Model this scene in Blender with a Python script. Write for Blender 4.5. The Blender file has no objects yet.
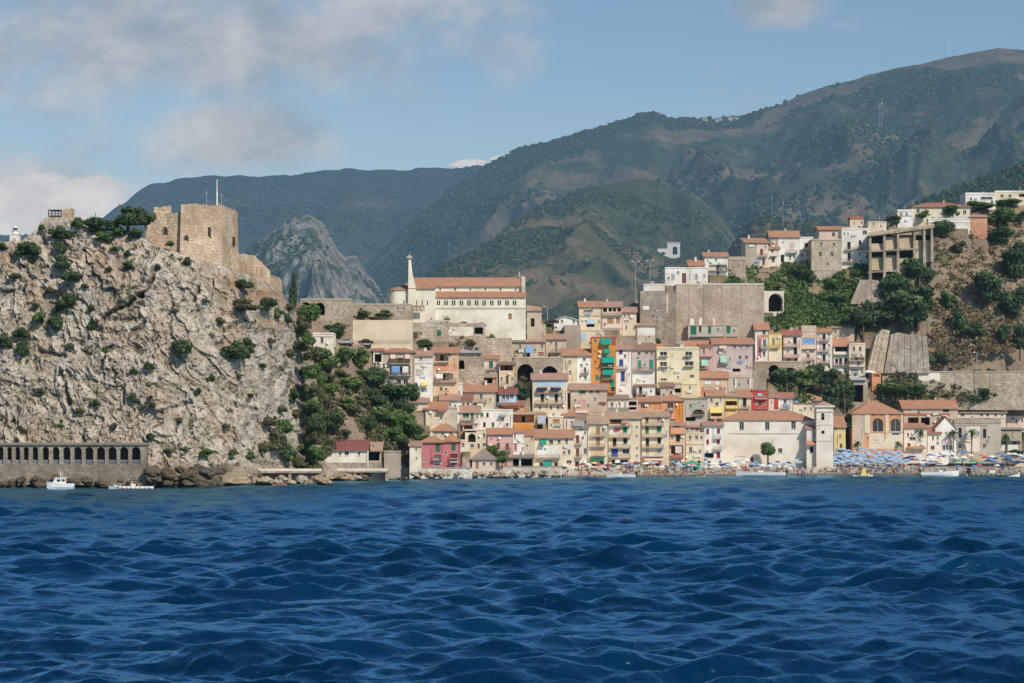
import bpy, bmesh, math, random
import numpy as np
from mathutils import Vector, Matrix
random.seed(7); RNG = np.random.default_rng(7)
scene = bpy.context.scene
COL = scene.collection
F, HY, EYE = 2400.0, 440.0, 10.0          # focal length in pixels, horizon row, eye height in metres

# ------------------------------------------------------------------ basics
def P(px, py, Y):
    return Vector(((px - 512) * Y / F, Y, EYE + (HY - py) * Y / F))
def lerpt(x, table):
    return np.interp(x, [t[0] for t in table], [t[1] for t in table])

def hsh(i, j, k, s):
    n = (i * 374761393 + j * 668265263 + k * 2147483647 + s * 1274126177) & 0xffffffff
    n = ((n ^ (n >> 13)) * 1274126177) & 0xffffffff
    n = ((n ^ (n >> 16)) * 2246822519) & 0xffffffff
    return ((n ^ (n >> 15)) & 0xffffff) / float(0xffffff)
def vnoise(x, y, s=0):
    x = np.asarray(x, float); y = np.asarray(y, float)
    xi = np.floor(x).astype(np.int64); yi = np.floor(y).astype(np.int64)
    u = x - xi; v = y - yi
    u = u*u*u*(u*(u*6-15)+10); v = v*v*v*(v*(v*6-15)+10)
    a = hsh(xi, yi, 0, s); b = hsh(xi+1, yi, 0, s); c = hsh(xi, yi+1, 0, s); d = hsh(xi+1, yi+1, 0, s)
    return (a*(1-u)+b*u)*(1-v) + (c*(1-u)+d*u)*v
def fbm(x, y, s=0, o=5, g=0.5):
    t = 0; a = 1; n = 0; c, sn = math.cos(.6), math.sin(.6)
    for i in range(o):
        t = t + a*(vnoise(x, y, s+i)*2-1); n += a; a *= g
        x, y = (x*c - y*sn)*2.03+3.1, (x*sn + y*c)*2.03+1.7
    return t/n
def ridged(x, y, s=0, o=5, g=0.5):
    t = 0; a = 1; n = 0; c, sn = math.cos(.5), math.sin(.5)
    for i in range(o):
        t = t + a*(1-np.abs(vnoise(x, y, s+i)*2-1)*2); n += a; a *= g
        x, y = (x*c - y*sn)*2.07+5.1, (x*sn + y*c)*2.07+.7
    return t/n
def facets(x, y, s=0, tilt=1.0):
    """blocky rock: every Worley cell is a little tilted plane; returns height and crack distance"""
    xi = np.floor(x).astype(np.int64); yi = np.floor(y).astype(np.int64)
    b1 = np.full(np.shape(x), 9.0); b2 = b1.copy(); hgt = np.zeros(np.shape(x))
    for di in (-1, 0, 1):
        for dj in (-1, 0, 1):
            ci, cj = xi+di, yi+dj
            cx = ci + hsh(ci, cj, 1, s); cy = cj + hsh(ci, cj, 2, s)
            dx, dy = x-cx, y-cy
            d = np.sqrt(dx*dx+dy*dy)
            hh = hsh(ci, cj, 3, s)*2-1 + tilt*((hsh(ci, cj, 4, s)*2-1)*dx + (hsh(ci, cj, 5, s)*2-1)*dy)*1.6
            near = d < b1
            b2 = np.where(near, b1, np.minimum(b2, d))
            hgt = np.where(near, hh, hgt); b1 = np.where(near, d, b1)
    return hgt, b2-b1

# ------------------------------------------------------------------ meshes
class MB:
    def __init__(s): s.v = []; s.f = []; s.m = []
    def face(s, pts, m=0):
        n = len(s.v); s.v += [tuple(p) for p in pts]; s.f.append(tuple(range(n, n+len(pts)))); s.m.append(m)
    def box(s, x0, x1, y0, y1, z0, z1, m=0):
        n = len(s.v)
        s.v += [(x0,y0,z0),(x1,y0,z0),(x1,y1,z0),(x0,y1,z0),(x0,y0,z1),(x1,y0,z1),(x1,y1,z1),(x0,y1,z1)]
        for q in ((0,3,2,1),(4,5,6,7),(0,1,5,4),(1,2,6,5),(2,3,7,6),(3,0,4,7)):
            s.f.append(tuple(n+i for i in q)); s.m.append(m)
    def prism(s, base, top, m=0):
        """side walls and caps between two point loops of equal length"""
        n = len(s.v); k = len(base); s.v += [tuple(p) for p in base] + [tuple(p) for p in top]
        for i in range(k):
            j = (i+1) % k; s.f.append((n+i, n+j, n+k+j, n+k+i)); s.m.append(m)
        s.f.append(tuple(n+k+i for i in range(k))); s.m.append(m)
        s.f.append(tuple(n+i for i in reversed(range(k)))); s.m.append(m)
    def bar(s, a, b, r0, r1=None, n=6, m=0):
        r1 = r0 if r1 is None else r1
        a = Vector(a); b = Vector(b); d = (b-a).normalized()
        u = d.orthogonal().normalized(); w = d.cross(u)
        A = [a + (u*math.cos(t)+w*math.sin(t))*r0 for t in [2*math.pi*i/n for i in range(n)]]
        B = [b + (u*math.cos(t)+w*math.sin(t))*r1 for t in [2*math.pi*i/n for i in range(n)]]
        s.prism(A, B, m)
    def lathe(s, prof, n=12, c=(0,0,0), m=0):
        for (r0,z0),(r1,z1) in zip(prof, prof[1:]):
            for i in range(n):
                a, b = 2*math.pi*i/n, 2*math.pi*(i+1)/n
                q = [(c[0]+r0*math.cos(a), c[1]+r0*math.sin(a), c[2]+z0), (c[0]+r0*math.cos(b), c[1]+r0*math.sin(b), c[2]+z0),
                     (c[0]+r1*math.cos(b), c[1]+r1*math.sin(b), c[2]+z1), (c[0]+r1*math.cos(a), c[1]+r1*math.sin(a), c[2]+z1)]
                if r0 < 1e-6: q = q[1:]
                elif r1 < 1e-6: q = q[:3]
                s.face(q, m)
    def mesh(s, name, mats, smooth=False):
        me = bpy.data.meshes.new(name); me.from_pydata(s.v, [], s.f)
        for m in (mats if isinstance(mats, (list, tuple)) else [mats]): me.materials.append(m)
        if len(me.materials) > 1: me.polygons.foreach_set('material_index', s.m)
        if smooth: me.polygons.foreach_set('use_smooth', [True]*len(s.f))
        me.update(); return me
    def build(s, name, mats, parent=None, smooth=False, loc=None):
        return link(name, s.mesh(name, mats, smooth), parent, loc)
def link(name, me, parent=None, loc=None):
    o = bpy.data.objects.new(name, me); COL.objects.link(o)
    if parent is not None: o.parent = parent
    if loc is not None: o.location = loc
    return o
def npmesh(name, verts, faces, mat, smooth=True, attrs=None):
    """big mesh from numpy arrays; faces is (n,3) or (n,4)"""
    me = bpy.data.meshes.new(name); k = faces.shape[1]
    me.vertices.add(len(verts)); me.vertices.foreach_set('co', np.ascontiguousarray(verts, np.float32).ravel())
    me.loops.add(faces.size); me.loops.foreach_set('vertex_index', np.ascontiguousarray(faces, np.int32).ravel())
    me.polygons.add(len(faces)); me.polygons.foreach_set('loop_start', np.arange(0, faces.size, k, dtype=np.int32))
    me.update(calc_edges=True)
    if smooth: me.polygons.foreach_set('use_smooth', np.ones(len(faces), bool))
    for an, arr in (attrs or {}).items():
        at = me.attributes.new(an, 'FLOAT', 'POINT'); at.data.foreach_set('value', np.ascontiguousarray(arr, np.float32))
    me.materials.append(mat); me.validate(); return me
def gridfaces(nr, nc):
    i = np.arange(nr-1)[:, None]*nc + np.arange(nc-1)[None, :]
    return np.stack([i, i+1, i+nc+1, i+nc], -1).reshape(-1, 4)
def tag(o, label=None, cat=None, group=None, kind=None):
    if label: o['label'] = label
    if cat: o['category'] = cat
    if group: o['group'] = group
    if kind: o['kind'] = kind
    return o
def empty(name, loc, rz=0.0, label=None, cat=None, group=None):
    o = bpy.data.objects.new(name, None); COL.objects.link(o); o.location = loc; o.rotation_euler = (0, 0, rz)
    o.empty_display_size = 0.5
    return tag(o, label, cat, group)
def kids(o): return [c for c in bpy.data.objects if c.parent == o]
def copy_thing(o, tree, loc, rz=0, scale=None, label=None, group=None):
    """tree = [(part, [sub-parts])] of o"""
    r = o.copy(); COL.objects.link(r); r.location = loc; r.rotation_euler = (0, 0, rz)
    if scale is not None: r.scale = scale
    if label: r['label'] = label
    if group: r['group'] = group
    for p, subs in tree:
        c = p.copy(); COL.objects.link(c); c.parent = r
        for q in subs:
            d = q.copy(); COL.objects.link(d); d.parent = c
    return r

# ------------------------------------------------------------------ materials
MATS = {}
class NT:
    def __init__(s, name):
        s.m = bpy.data.materials.new(name); s.m.use_nodes = True; s.t = s.m.node_tree; s.t.nodes.clear()
        s.out = s.n('ShaderNodeOutputMaterial')
    def n(s, typ, **kw):
        nd = s.t.nodes.new(typ)
        for k, v in kw.items():
            if k.startswith('i_'):
                nd.inputs[k[2:].replace('_', ' ')].default_value = v
            else: setattr(nd, k, v)
        return nd
    def l(s, a, b): s.t.links.new(a, b)
    def val(s, x, inp):
        if isinstance(x, (int, float)): inp.default_value = x
        elif isinstance(x, (tuple, list)): inp.default_value = (x[0], x[1], x[2], 1) if len(inp.default_value) == 4 else x
        else: s.l(x, inp)
    def math(s, op, a, b=0.0, c=None, clamp=False):
        nd = s.n('ShaderNodeMath', operation=op); nd.use_clamp = clamp
        s.val(a, nd.inputs[0]); s.val(b, nd.inputs[1])
        if c is not None: s.val(c, nd.inputs[2])
        return nd.outputs[0]
    def vmath(s, op, a, b):
        nd = s.n('ShaderNodeVectorMath', operation=op); s.val(a, nd.inputs[0]); s.val(b, nd.inputs[1]); return nd.outputs[0]
    def noise(s, vec, scale, det=4, rough=.55, dist=0):
        nd = s.n('ShaderNodeTexNoise'); nd.inputs['Scale'].default_value = scale; nd.inputs['Detail'].default_value = det
        nd.inputs['Roughness'].default_value = rough; nd.inputs['Distortion'].default_value = dist
        if vec is not None: s.l(vec, nd.inputs['Vector'])
        return nd.outputs['Fac']
    def mix(s, f, a, b, typ='MIX'):
        nd = s.n('ShaderNodeMix', data_type='RGBA', blend_type=typ); s.val(f, nd.inputs['Factor'])
        s.val(a, nd.inputs[6]); s.val(b, nd.inputs[7]); return nd.outputs[2]
    def step(s, x, a, b):
        nd = s.n('ShaderNodeMapRange', interpolation_type='SMOOTHSTEP'); s.val(x, nd.inputs[0])
        nd.inputs[1].default_value = a; nd.inputs[2].default_value = b; return nd.outputs[0]
    def pos(s): return s.n('ShaderNodeNewGeometry').outputs['Position']
    def bump(s, h, strength=.5, dist=.1, normal=None):
        nd = s.n('ShaderNodeBump'); nd.inputs['Strength'].default_value = strength; nd.inputs['Distance'].default_value = dist
        s.val(h, nd.inputs['Height'])
        if normal is not None: s.l(normal, nd.inputs['Normal'])
        return nd.outputs[0]
    def bsdf(s, col, rough=.9, spec=.2, normal=None, metal=0):
        b = s.n('ShaderNodeBsdfPrincipled'); s.val(col, b.inputs['Base Color']); s.val(rough, b.inputs['Roughness'])
        b.inputs['Specular IOR Level'].default_value = spec; b.inputs['Metallic'].default_value = metal
        if normal is not None: s.l(normal, b.inputs['Normal'])
        return b.outputs[0]
    def done(s, sh): s.l(sh, s.out.inputs[0]); return s.m
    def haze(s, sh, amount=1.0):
        """haze painted into the material: a blue glow mixed in, growing with the distance inland"""
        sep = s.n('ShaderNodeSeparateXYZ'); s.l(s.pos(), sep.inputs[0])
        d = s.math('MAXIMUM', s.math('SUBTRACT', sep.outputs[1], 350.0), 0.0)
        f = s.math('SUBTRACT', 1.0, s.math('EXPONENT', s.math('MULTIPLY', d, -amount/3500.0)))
        e = s.n('ShaderNodeEmission'); e.inputs[0].default_value = HAZE_GLOW; e.inputs[1].default_value = 1.0  # the surfaces themselves glow blue to imitate hazy air
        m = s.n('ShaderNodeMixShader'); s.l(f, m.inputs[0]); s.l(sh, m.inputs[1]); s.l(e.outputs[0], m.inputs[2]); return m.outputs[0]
HAZE_GLOW = (.108, .198, .29, 1)
PAL = dict(white=(.76,.73,.68), cream=(.70,.60,.45), beige=(.55,.455,.355), pink=(.62,.37,.36), crimson=(.47,.17,.18), salmon=(.66,.33,.2),
    orange=(.66,.27,.06), yellow=(.70,.55,.26), paleyellow=(.74,.66,.46), grey=(.48,.44,.385), stone=(.47,.39,.30), peach=(.68,.48,.33),
    pinkgrey=(.54,.45,.42), red=(.5,.07,.06), ochre=(.50,.33,.15), palepink=(.70,.55,.49), concrete=(.40,.34,.28), shot=(.36,.31,.26), wallstone=(.52,.42,.33), cream2=(.80,.71,.59), sandstone=(.56,.425,.30), gallery=(.36,.31,.25), gallery2=(.27,.23,.185), terrace=(.42,.36,.28), terrace2=(.50,.40,.28), offwhite=(.75,.68,.60),
    rorange=(.52,.25,.15), rred=(.40,.15,.11), rpink=(.48,.29,.22), rbrown=(.30,.19,.14), rgrey=(.27,.25,.22), rtan=(.48,.33,.23), rmaroon=(.25,.075,.075),
    green=(.02,.17,.09), teal=(.015,.30,.22), blue=(.03,.08,.33), brown=(.17,.075,.045), dark=(.018,.018,.022), dred=(.30,.03,.05), tan=(.42,.22,.1),
    mint=(.32,.58,.46), paleblue=(.45,.6,.75), palewhite=(.78,.78,.76), navy=(.02,.03,.08), skyblue=(.2,.38,.65), ayellow=(.75,.58,.2), apink=(.75,.52,.48), agrey=(.4,.42,.44))
def wallmat(c):
    k = 'wall_' + c
    if k in MATS: return MATS[k]
    s = NT(k); p = s.pos(); col = tuple(min(.83, x*1.1) for x in PAL[c])
    oi = s.n('ShaderNodeObjectInfo').outputs['Random']
    big = s.noise(p, .22, 5, .6); st = s.vmath('MULTIPLY', p, (1.0, 1.0, .16)); streak = s.noise(st, 1.3, 5, .7); fine = s.noise(p, 3.0, 4, .7)
    patch = s.noise(s.vmath('ADD', p, (4, 8, 3)), .55, 6, .72)
    a = s.mix(s.step(big, .35, .72), col, tuple(x*y for x, y in zip(col, (.76,.71,.64))))
    a = s.mix(s.math('MULTIPLY', s.step(patch, .56, .66), .6), a, tuple(.55*x+.45*y for x, y in zip(col, (.42,.36,.29))))
    a = s.mix(s.math('MULTIPLY', s.step(streak, .52, .78), .55), a, tuple(x*y for x, y in zip(col, (.58,.54,.5))))
    a = s.mix(s.math('MULTIPLY', s.step(fine, .5, .8), .35), a, tuple(x*.7 for x in col))
    a = s.mix(s.math('MULTIPLY', oi, .25), a, tuple(x*.75 for x in col))
    MATS[k] = s.done(s.haze(s.bsdf(a, .92, .15, s.bump(fine, .3, .05)), .35)); return MATS[k]
def stonemat(c, sc=1.0):
    k = 'masonry_%s_%g' % (c, sc)
    if k in MATS: return MATS[k]
    s = NT(k); p = s.pos(); col = PAL[c]
    br = s.n('ShaderNodeTexVoronoi'); br.inputs['Scale'].default_value = 1.5*sc; s.l(s.vmath('MULTIPLY', p, (1, 1, 1.8)), br.inputs['Vector'])
    big = s.noise(p, .12, 6, .7); st = s.noise(s.vmath('MULTIPLY', p, (1, 1, .28)), .55, 7, .75); n3 = s.noise(p, 1.7, 6, .75); n4 = s.noise(s.vmath('ADD', p, (9, 4, 2)), .35, 6, .7)
    wv = s.n('ShaderNodeTexWave', bands_direction='Z'); wv.inputs['Scale'].default_value = .42; wv.inputs['Distortion'].default_value = 2.5; wv.inputs['Detail'].default_value = 3; s.l(p, wv.inputs['Vector'])
    rnd = s.n('ShaderNodeSeparateColor'); s.l(br.outputs['Color'], rnd.inputs[0])
    a = s.mix(rnd.outputs[0], tuple(x*.72 for x in col), tuple(x*1.22 for x in col))
    a = s.mix(s.step(big, .38, .66), a, (col[0]*.66, col[1]*.62, col[2]*.58))
    a = s.mix(s.math('MULTIPLY', s.step(n4, .5, .68), .6), a, tuple(min(.7, x*1.35) for x in col))
    a = s.mix(s.math('MULTIPLY', s.step(st, .50, .72), .6), a, (col[0]*.42, col[1]*.40, col[2]*.37))
    a = s.mix(s.math('MULTIPLY', s.step(n3, .55, .72), .6), a, (col[0]*.38, col[1]*.4, col[2]*.33))
    a = s.mix(s.math('MULTIPLY', s.step(wv.outputs['Fac'], .75, 1.0), .3), a, tuple(x*.5 for x in col))
    MATS[k] = s.done(s.haze(s.bsdf(a, .95, .1, s.bump(s.math('ADD', br.outputs['Distance'], n3), .6, .18)), .35)); return MATS[k]
def roofmat(c):
    k = 'tiles_' + c
    if k in MATS: return MATS[k]
    s = NT(k); p = s.pos(); col = PAL[c]
    n1 = s.noise(p, .5, 5, .65); n2 = s.noise(p, 4.5, 3, .7)
    wv = s.n('ShaderNodeTexWave'); wv.inputs['Scale'].default_value = 1.1; s.l(p, wv.inputs['Vector'])
    oi = s.n('ShaderNodeObjectInfo').outputs['Random']
    a = s.mix(s.step(n1, .3, .7), col, (col[0]*.72, col[1]*.8, col[2]*.9))
    a = s.mix(s.math('MULTIPLY', s.step(n2, .45, .75), .6), a, (col[0]*.45, col[1]*.45, col[2]*.5))
    a = s.mix(s.math('MULTIPLY', oi, .35), a, (.36, .24, .17))
    MATS[k] = s.done(s.haze(s.bsdf(a, .9, .15, s.bump(wv.outputs['Fac'], .5, .06)), .35)); return MATS[k]
def flat(c, rough=.7, spec=.3, name=None, hz=.35):
    k = 'paint_' + (name or str(c)) + ('_far' if hz > .5 else '')
    if k in MATS: return MATS[k]
    col = PAL[c] if isinstance(c, str) else c
    s = NT(k); n = s.noise(s.pos(), 2.0, 3, .6)
    a = s.mix(s.step(n, .35, .75), col, tuple(x*.78 for x in col))
    MATS[k] = s.done(s.haze(s.bsdf(a, rough, spec), hz)); return MATS[k]
def glassmat():
    if 'pane' in MATS: return MATS['pane']
    s = NT('window_pane'); oi = s.n('ShaderNodeObjectInfo').outputs['Random']
    a = s.mix(oi, (.012,.013,.016), (.06,.055,.05))
    MATS['pane'] = s.done(s.haze(s.bsdf(a, .12, .5), .35)); return MATS['pane']
# sky, cloud and water settings
CLOUDS = [(120,40,380,120,.95),(310,40,280,95,.8),(30,95,170,60,.7),(225,138,150,66,1.1),(20,195,190,80,.95),(500,50,110,60,.6),(790,6,90,40,.95),(350,5,340,60,.7),(90,150,150,60,.5),(840,26,90,30,.6),(420,90,140,60,.4)]
CUMULUS = [(60,205,110,45),(95,190,60,26),(15,215,90,40),(478,166,42,10),(500,160,16,7)]
SKYTINT = (.80,.88,.92)
CLOUD_DARK = (2.9,3.5,4.15); CLOUD_LIGHT = (5.5,5.6,5.8)
SEA1 = (.0006,.015,.046); SEA2 = (.0012,.028,.076); WAVE = .0135; SEACAP = .68; SEAGLOSS = (.37,.74,1.0)
# ------------------------------------------------------------------ camera, sky and sun
scene.view_settings.view_transform = 'Standard'; scene.view_settings.look = 'None'; scene.view_settings.exposure = 0
cam = bpy.data.cameras.new('camera'); co = bpy.data.objects.new('camera', cam); COL.objects.link(co)
cam.sensor_width = 36; cam.lens = 36*F/1024; cam.clip_start = 1; cam.clip_end = 60000
cam.shift_y = (HY - 341.5)/1024
co.location = (0, 0, EYE); co.rotation_euler = (math.radians(90), 0, 0); scene.camera = co
SUN_EL, SUN_ROT = math.radians(40), math.radians(142)
sun = bpy.data.lights.new('sun', 'SUN'); sun.energy = 4.0; sun.angle = math.radians(.5); sun.color = (1, .905, .77)
so = bpy.data.objects.new('sun', sun); COL.objects.link(so)
to_sun = Vector((math.sin(SUN_ROT)*math.cos(SUN_EL), math.cos(SUN_ROT)*math.cos(SUN_EL), math.sin(SUN_EL)))
so.rotation_euler = to_sun.to_track_quat('Z', 'Y').to_euler(); so.location = to_sun*300
w = bpy.data.worlds.new('World'); scene.world = w; w.use_nodes = True; t = w.node_tree; t.nodes.clear()
class WT(NT):
    def __init__(s): s.t = t
s = WT()
out = s.n('ShaderNodeOutputWorld'); bg = s.n('ShaderNodeBackground'); bg.inputs[1].default_value = .1
sky = s.n('ShaderNodeTexSky', sky_type='NISHITA'); sky.sun_disc = False; sky.sun_elevation = SUN_EL; sky.sun_rotation = SUN_ROT
sky.air_density = 1.0; sky.dust_density = .6; sky.ozone_density = 2.0
d = s.n('ShaderNodeTexCoord').outputs['Generated']
sp = s.n('ShaderNodeSeparateXYZ'); s.l(d, sp.inputs[0])
yy = s.math('MAXIMUM', sp.outputs[1], .05)
u = s.math('DIVIDE', sp.outputs[0], yy); v = s.math('DIVIDE', sp.outputs[2], yy)
cv = s.n('ShaderNodeCombineXYZ'); s.l(u, cv.inputs[0]); s.l(s.math('MULTIPLY', v, 1.35), cv.inputs[1])
n1 = s.noise(cv.outputs[0], 16, 8, .56, .25); n2 = s.noise(cv.outputs[0], 38, 6, .6, .2); n3 = s.noise(s.vmath('ADD', cv.outputs[0], (3.3, .02, 0)), 16, 7, .55, .2)
front = s.step(sp.outputs[1], .05, .5)
def blob(px, py, rx, ry):
    a = s.math('DIVIDE', s.math('SUBTRACT', u, (px-512)/F), rx/F); b = s.math('DIVIDE', s.math('SUBTRACT', v, (HY-py)/F), ry/F)
    r = s.math('ADD', s.math('MULTIPLY', a, a), s.math('MULTIPLY', b, b))
    return s.math('SUBTRACT', 1.0, s.math('SQRT', r), clamp=True)
acc = None
for b in CLOUDS:
    q = s.math('MULTIPLY', blob(*b[:4]), b[4]); acc = q if acc is None else s.math('MAXIMUM', acc, q)
dens = s.math('ADD', acc, s.math('MULTIPLY', s.math('SUBTRACT', n1, .5), 1.5))
dens = s.math('ADD', dens, s.math('MULTIPLY', s.math('SUBTRACT', n2, .5), .35))
mask = s.math('MULTIPLY', s.step(dens, .16, .78), front)
skyc = s.mix(1.0, sky.outputs[0], SKYTINT, 'MULTIPLY')
lo = s.step(v, 0.0, .2)
skyc = s.mix(s.math('MULTIPLY', s.math('MULTIPLY', s.math('SUBTRACT', 1.0, s.step(v, .06, .17)), front), .35), skyc, (4.2, 5.0, 5.6))
shade = s.step(s.math('ADD', s.math('MULTIPLY', n3, .8), s.math('MULTIPLY', n2, .25)), .38, .66)
cc = s.mix(shade, CLOUD_DARK, CLOUD_LIGHT)
fin = s.mix(s.math('MULTIPLY', mask, .85), skyc, cc)
# crisp little cumulus tops standing on the ridge
acc2 = None
for b in CUMULUS:
    q = blob(*b); acc2 = q if acc2 is None else s.math('MAXIMUM', acc2, q)
d2 = s.math('ADD', acc2, s.math('MULTIPLY', s.math('SUBTRACT', n2, .5), 1.1))
m2 = s.math('MULTIPLY', s.step(d2, .22, .42), front)
fin = s.mix(s.math('MULTIPLY', m2, .9), fin, s.mix(s.step(n2, .35, .62), CLOUD_LIGHT, (6.6, 6.7, 6.8)))
s.l(fin, bg.inputs[0]); s.l(bg.outputs[0], out.inputs[0])

# ------------------------------------------------------------------ terrain functions
YSH = [(-300,486.5),(-100,487),(160,487),(230,484.5),(300,482),(400,479.6),(480,478.4),(560,477.4),(680,476.3),(800,475.4),(1024,474.6),(1300,474.2)]
def Y0(px): return EYE*F/(lerpt(px, YSH)-HY)
BW = [(250,5),(460,6),(540,9),(620,18),(700,20),(780,26),(840,45),(1024,58),(1300,60)]      # beach or quay width
BZ = [(250,2.3),(460,2.2),(540,2.0),(620,2.0),(700,2.2),(780,2.6),(840,4.4),(1024,5.0),(1300,5.0)]
KS = [(250,1.2),(420,1.35),(520,1.6),(780,1.55),(860,1.15),(960,1.0),(1300,1.0)]
TOP = [(250,302),(300,303),(325,306),(384,304),(420,304),(545,320),(575,324),(610,322),(640,297),(660,288),(700,278),(735,272),(765,263),(800,258),
       (842,243),(870,233),(895,224),(930,219),(970,212),(1000,206),(1024,202),(1050,200),(1100,225),(1200,310),(1300,400)]
def zray(py, Y): return EYE + (HY-py)*Y/F
def ztop_ytop(px):
    yb = Y0(px)+lerpt(px, BW); zb = lerpt(px, BZ); k = lerpt(px, KS); c = (HY-lerpt(px, TOP))/F
    Y = (yb + k*(EYE-zb))/(1-k*c); return EYE+c*Y, Y
def rough_amp(px):      # how wild the hillside is
    return lerpt(px, [(250,1.6),(400,1.3),(430,.25),(770,.25),(800,.8),(870,2.2),(1300,3.0)])
def terrain(px, Y):
    px = np.asarray(px, float); Y = np.asarray(Y, float)
    y0 = Y0(px); bw = lerpt(px, BW); zb = lerpt(px, BZ); k = lerpt(px, KS); zt, yt = ztop_ytop(px)
    s_ = Y-y0
    z = np.where(s_ < bw, -.6 + (zb+.6)*np.clip(s_/bw, -1, 1)**1.0, zb + (s_-bw)/k)
    X = (px-512)*Y/F
    a = rough_amp(px)*np.clip((s_-bw-3)/12, 0, 1)
    z = z + a*(fbm(X/13, Y/13, 31, 5)*1.5 + .4*ridged(X/9, Y/22, 35, 3))
    z = np.where(Y > yt, np.minimum(z, zt + (Y-yt)*.015), z)
    return np.minimum(z, zt + np.clip((Y-yt)*.015, -2, 20) + .4*a*0)
def Yat(px, py):
    """depth at which the line of sight through (px,py) meets the village hillside"""
    y0 = float(Y0(px)); Ys = y0 + np.linspace(.5, 420, 1700)
    dz = terrain(np.full(Ys.shape, px), Ys) - zray(py, Ys)
    h = np.nonzero(dz >= 0)[0]
    if len(h) == 0: return float(ztop_ytop(px)[1])+3
    return float(Ys[h[0]])
# ------------------------------------------------------------------ the castle rock
RT = [(-260,255),(-120,250),(-40,244),(0,242),(22,241),(32,233),(40,222),(47,217),(72,217),(78,224),(90,231),(112,232),(140,236),(150,243),(180,254),(215,264),(240,272),
      (262,280),(276,291),(287,306),(295,325),(301,350),(306,380),(310,420),(314,460),(317,486)]
RY = [(-260,545),(-60,513),(0,510),(150,510),(200,517),(240,526),(268,540),(300,560),(317,563)]
RK = .45
rpx = np.concatenate([np.arange(-260, -60, 4), np.arange(-60, 317.5, .6)]); NR = 330
rt = lerpt(rpx, RT) + 2.2*fbm(rpx/7, rpx*0, 3, 4)
flatten = np.interp(rpx, [40, 46, 73, 80, 143, 150, 232, 240], [1, 0, 0, 1, 1, 0, 0, 1]); rt = rt*flatten + lerpt(rpx, RT)*(1-flatten)
def rock_base(px, t):
    y0 = lerpt(px, RY); pt = lerpt(px, RT) if np.ndim(px) == 0 else rt
    return y0, pt
RYG = np.zeros((NR, len(rpx))); RZG = np.zeros_like(RYG); CAV = np.zeros_like(RYG)
y0r = lerpt(rpx, RY); c = (HY-rt)/F
ytr = (y0r + RK*EYE)/(1-RK*c); ztr = EYE + c*ytr
tv = np.linspace(0, 1, NR)[:, None]
Z = -1.5 + (ztr[None]+1.5)*tv; Y = y0r[None] + RK*np.maximum(Z, 0) - 1.5*0
X = (rpx[None]-512)*Y/F
wx = X + 2.5*fbm(X/9, Z/9, 51, 4); wz = Z + 2.5*fbm(X/9, Z/9, 57, 4)
f1, c1 = facets(wx/6.5 + wz*.07, wz/12.0 - wx*.03, 11); f2, c2 = facets(wx/2.5 + wz*.12, wz/4.8, 12); f3, c3 = facets(wx/1.25, wz/1.4 + wx*.25, 13)
f4, c4 = facets(wx/.55, wz/.6, 14, .8)
big = fbm(X/26, Z/30, 21, 4); gul = ridged(X/16 + Z*.018, Z/60, 24, 4)
rough = np.interp(rpx, [-260, 0, 280, 320], [1, 1, .9, .5])[None]
fr = ridged(wx/2.6, wz/3.2, 28, 5, .62); fr2 = fbm(wx/.9, wz/1.1, 29, 4, .65); strat = ridged((wx+wz*.55)/2.2, (wz-wx*.3)/9, 33, 4, .6)
ledge = ((Z + 4*fbm(X/14, Z/30, 46, 4) + .25*X)/7.5) % 1.0; ledge = np.minimum(ledge*1.15, (1-ledge)*7)
D = (2.3*big + .9*ledge*np.clip(.5+1.5*fbm(X/20, Z/16, 47, 3), 0, 1) + .55*f1 + .42*f2 + .3*f3 + .2*f4 + .35*fr + .22*fr2 + .45*strat - .8*np.clip(gul-.3, 0, 1) - .35*np.clip(.05-c2, 0, 1)/.05 - .25*np.clip(.08-c3, 0, 1)/.08)*rough*.95
PX_ = rpx[None]+0*Z; PY_ = HY-(Z-EYE)*F/Y
for ax_, ay_, bx_, by_, wd, dp in ((158,268,141,296,1.6,3.2),(141,296,104,320,1.5,3.0),(104,322,140,318,3.0,1.8),(145,322,128,338,2.5,2.5),(193,300,200,286,1.5,1.6),(286,366,270,384,2.2,2.6),(283,395,291,376,1.6,2.0),(62,372,72,404,1.8,2.0),(18,422,26,440,1.6,1.6),(40,352,66,356,1.8,1.4),(112,348,96,372,1.6,1.4),(225,330,246,318,1.5,1.4),(230,404,260,410,1.6,1.2),(160,412,190,402,1.6,1.1)):
    L2 = (bx_-ax_)**2+(by_-ay_)**2; wob = 3*fbm(PX_/9, PY_/9, 44, 3); t__ = np.clip(((PX_-ax_)*(bx_-ax_)+(PY_-ay_)*(by_-ay_))/L2, 0, 1)
    dd = np.hypot(PX_+wob-(ax_+t__*(bx_-ax_)), PY_+wob*.6-(ay_+t__*(by_-ay_))); D = D - .75*dp*np.exp(-(dd/wd/1.6)**2) + dp*.35*np.exp(-((dd-4)/3.0)**2)
DRY = np.clip(1.15-np.hypot((PX_-252)/40, (PY_-290-(PX_-252)*.25)/17), 0, 1)*np.clip(.55+1.3*fbm(PX_/9, PY_/7, 45, 4), 0, 1)*1.6 + np.clip(1-np.hypot((PX_-268)/26, (PY_-322)/12), 0, 1)*.7
fade = np.clip((1-tv)/.06, 0, 1); fade = fade*.85+.15
D = D*fade
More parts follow.
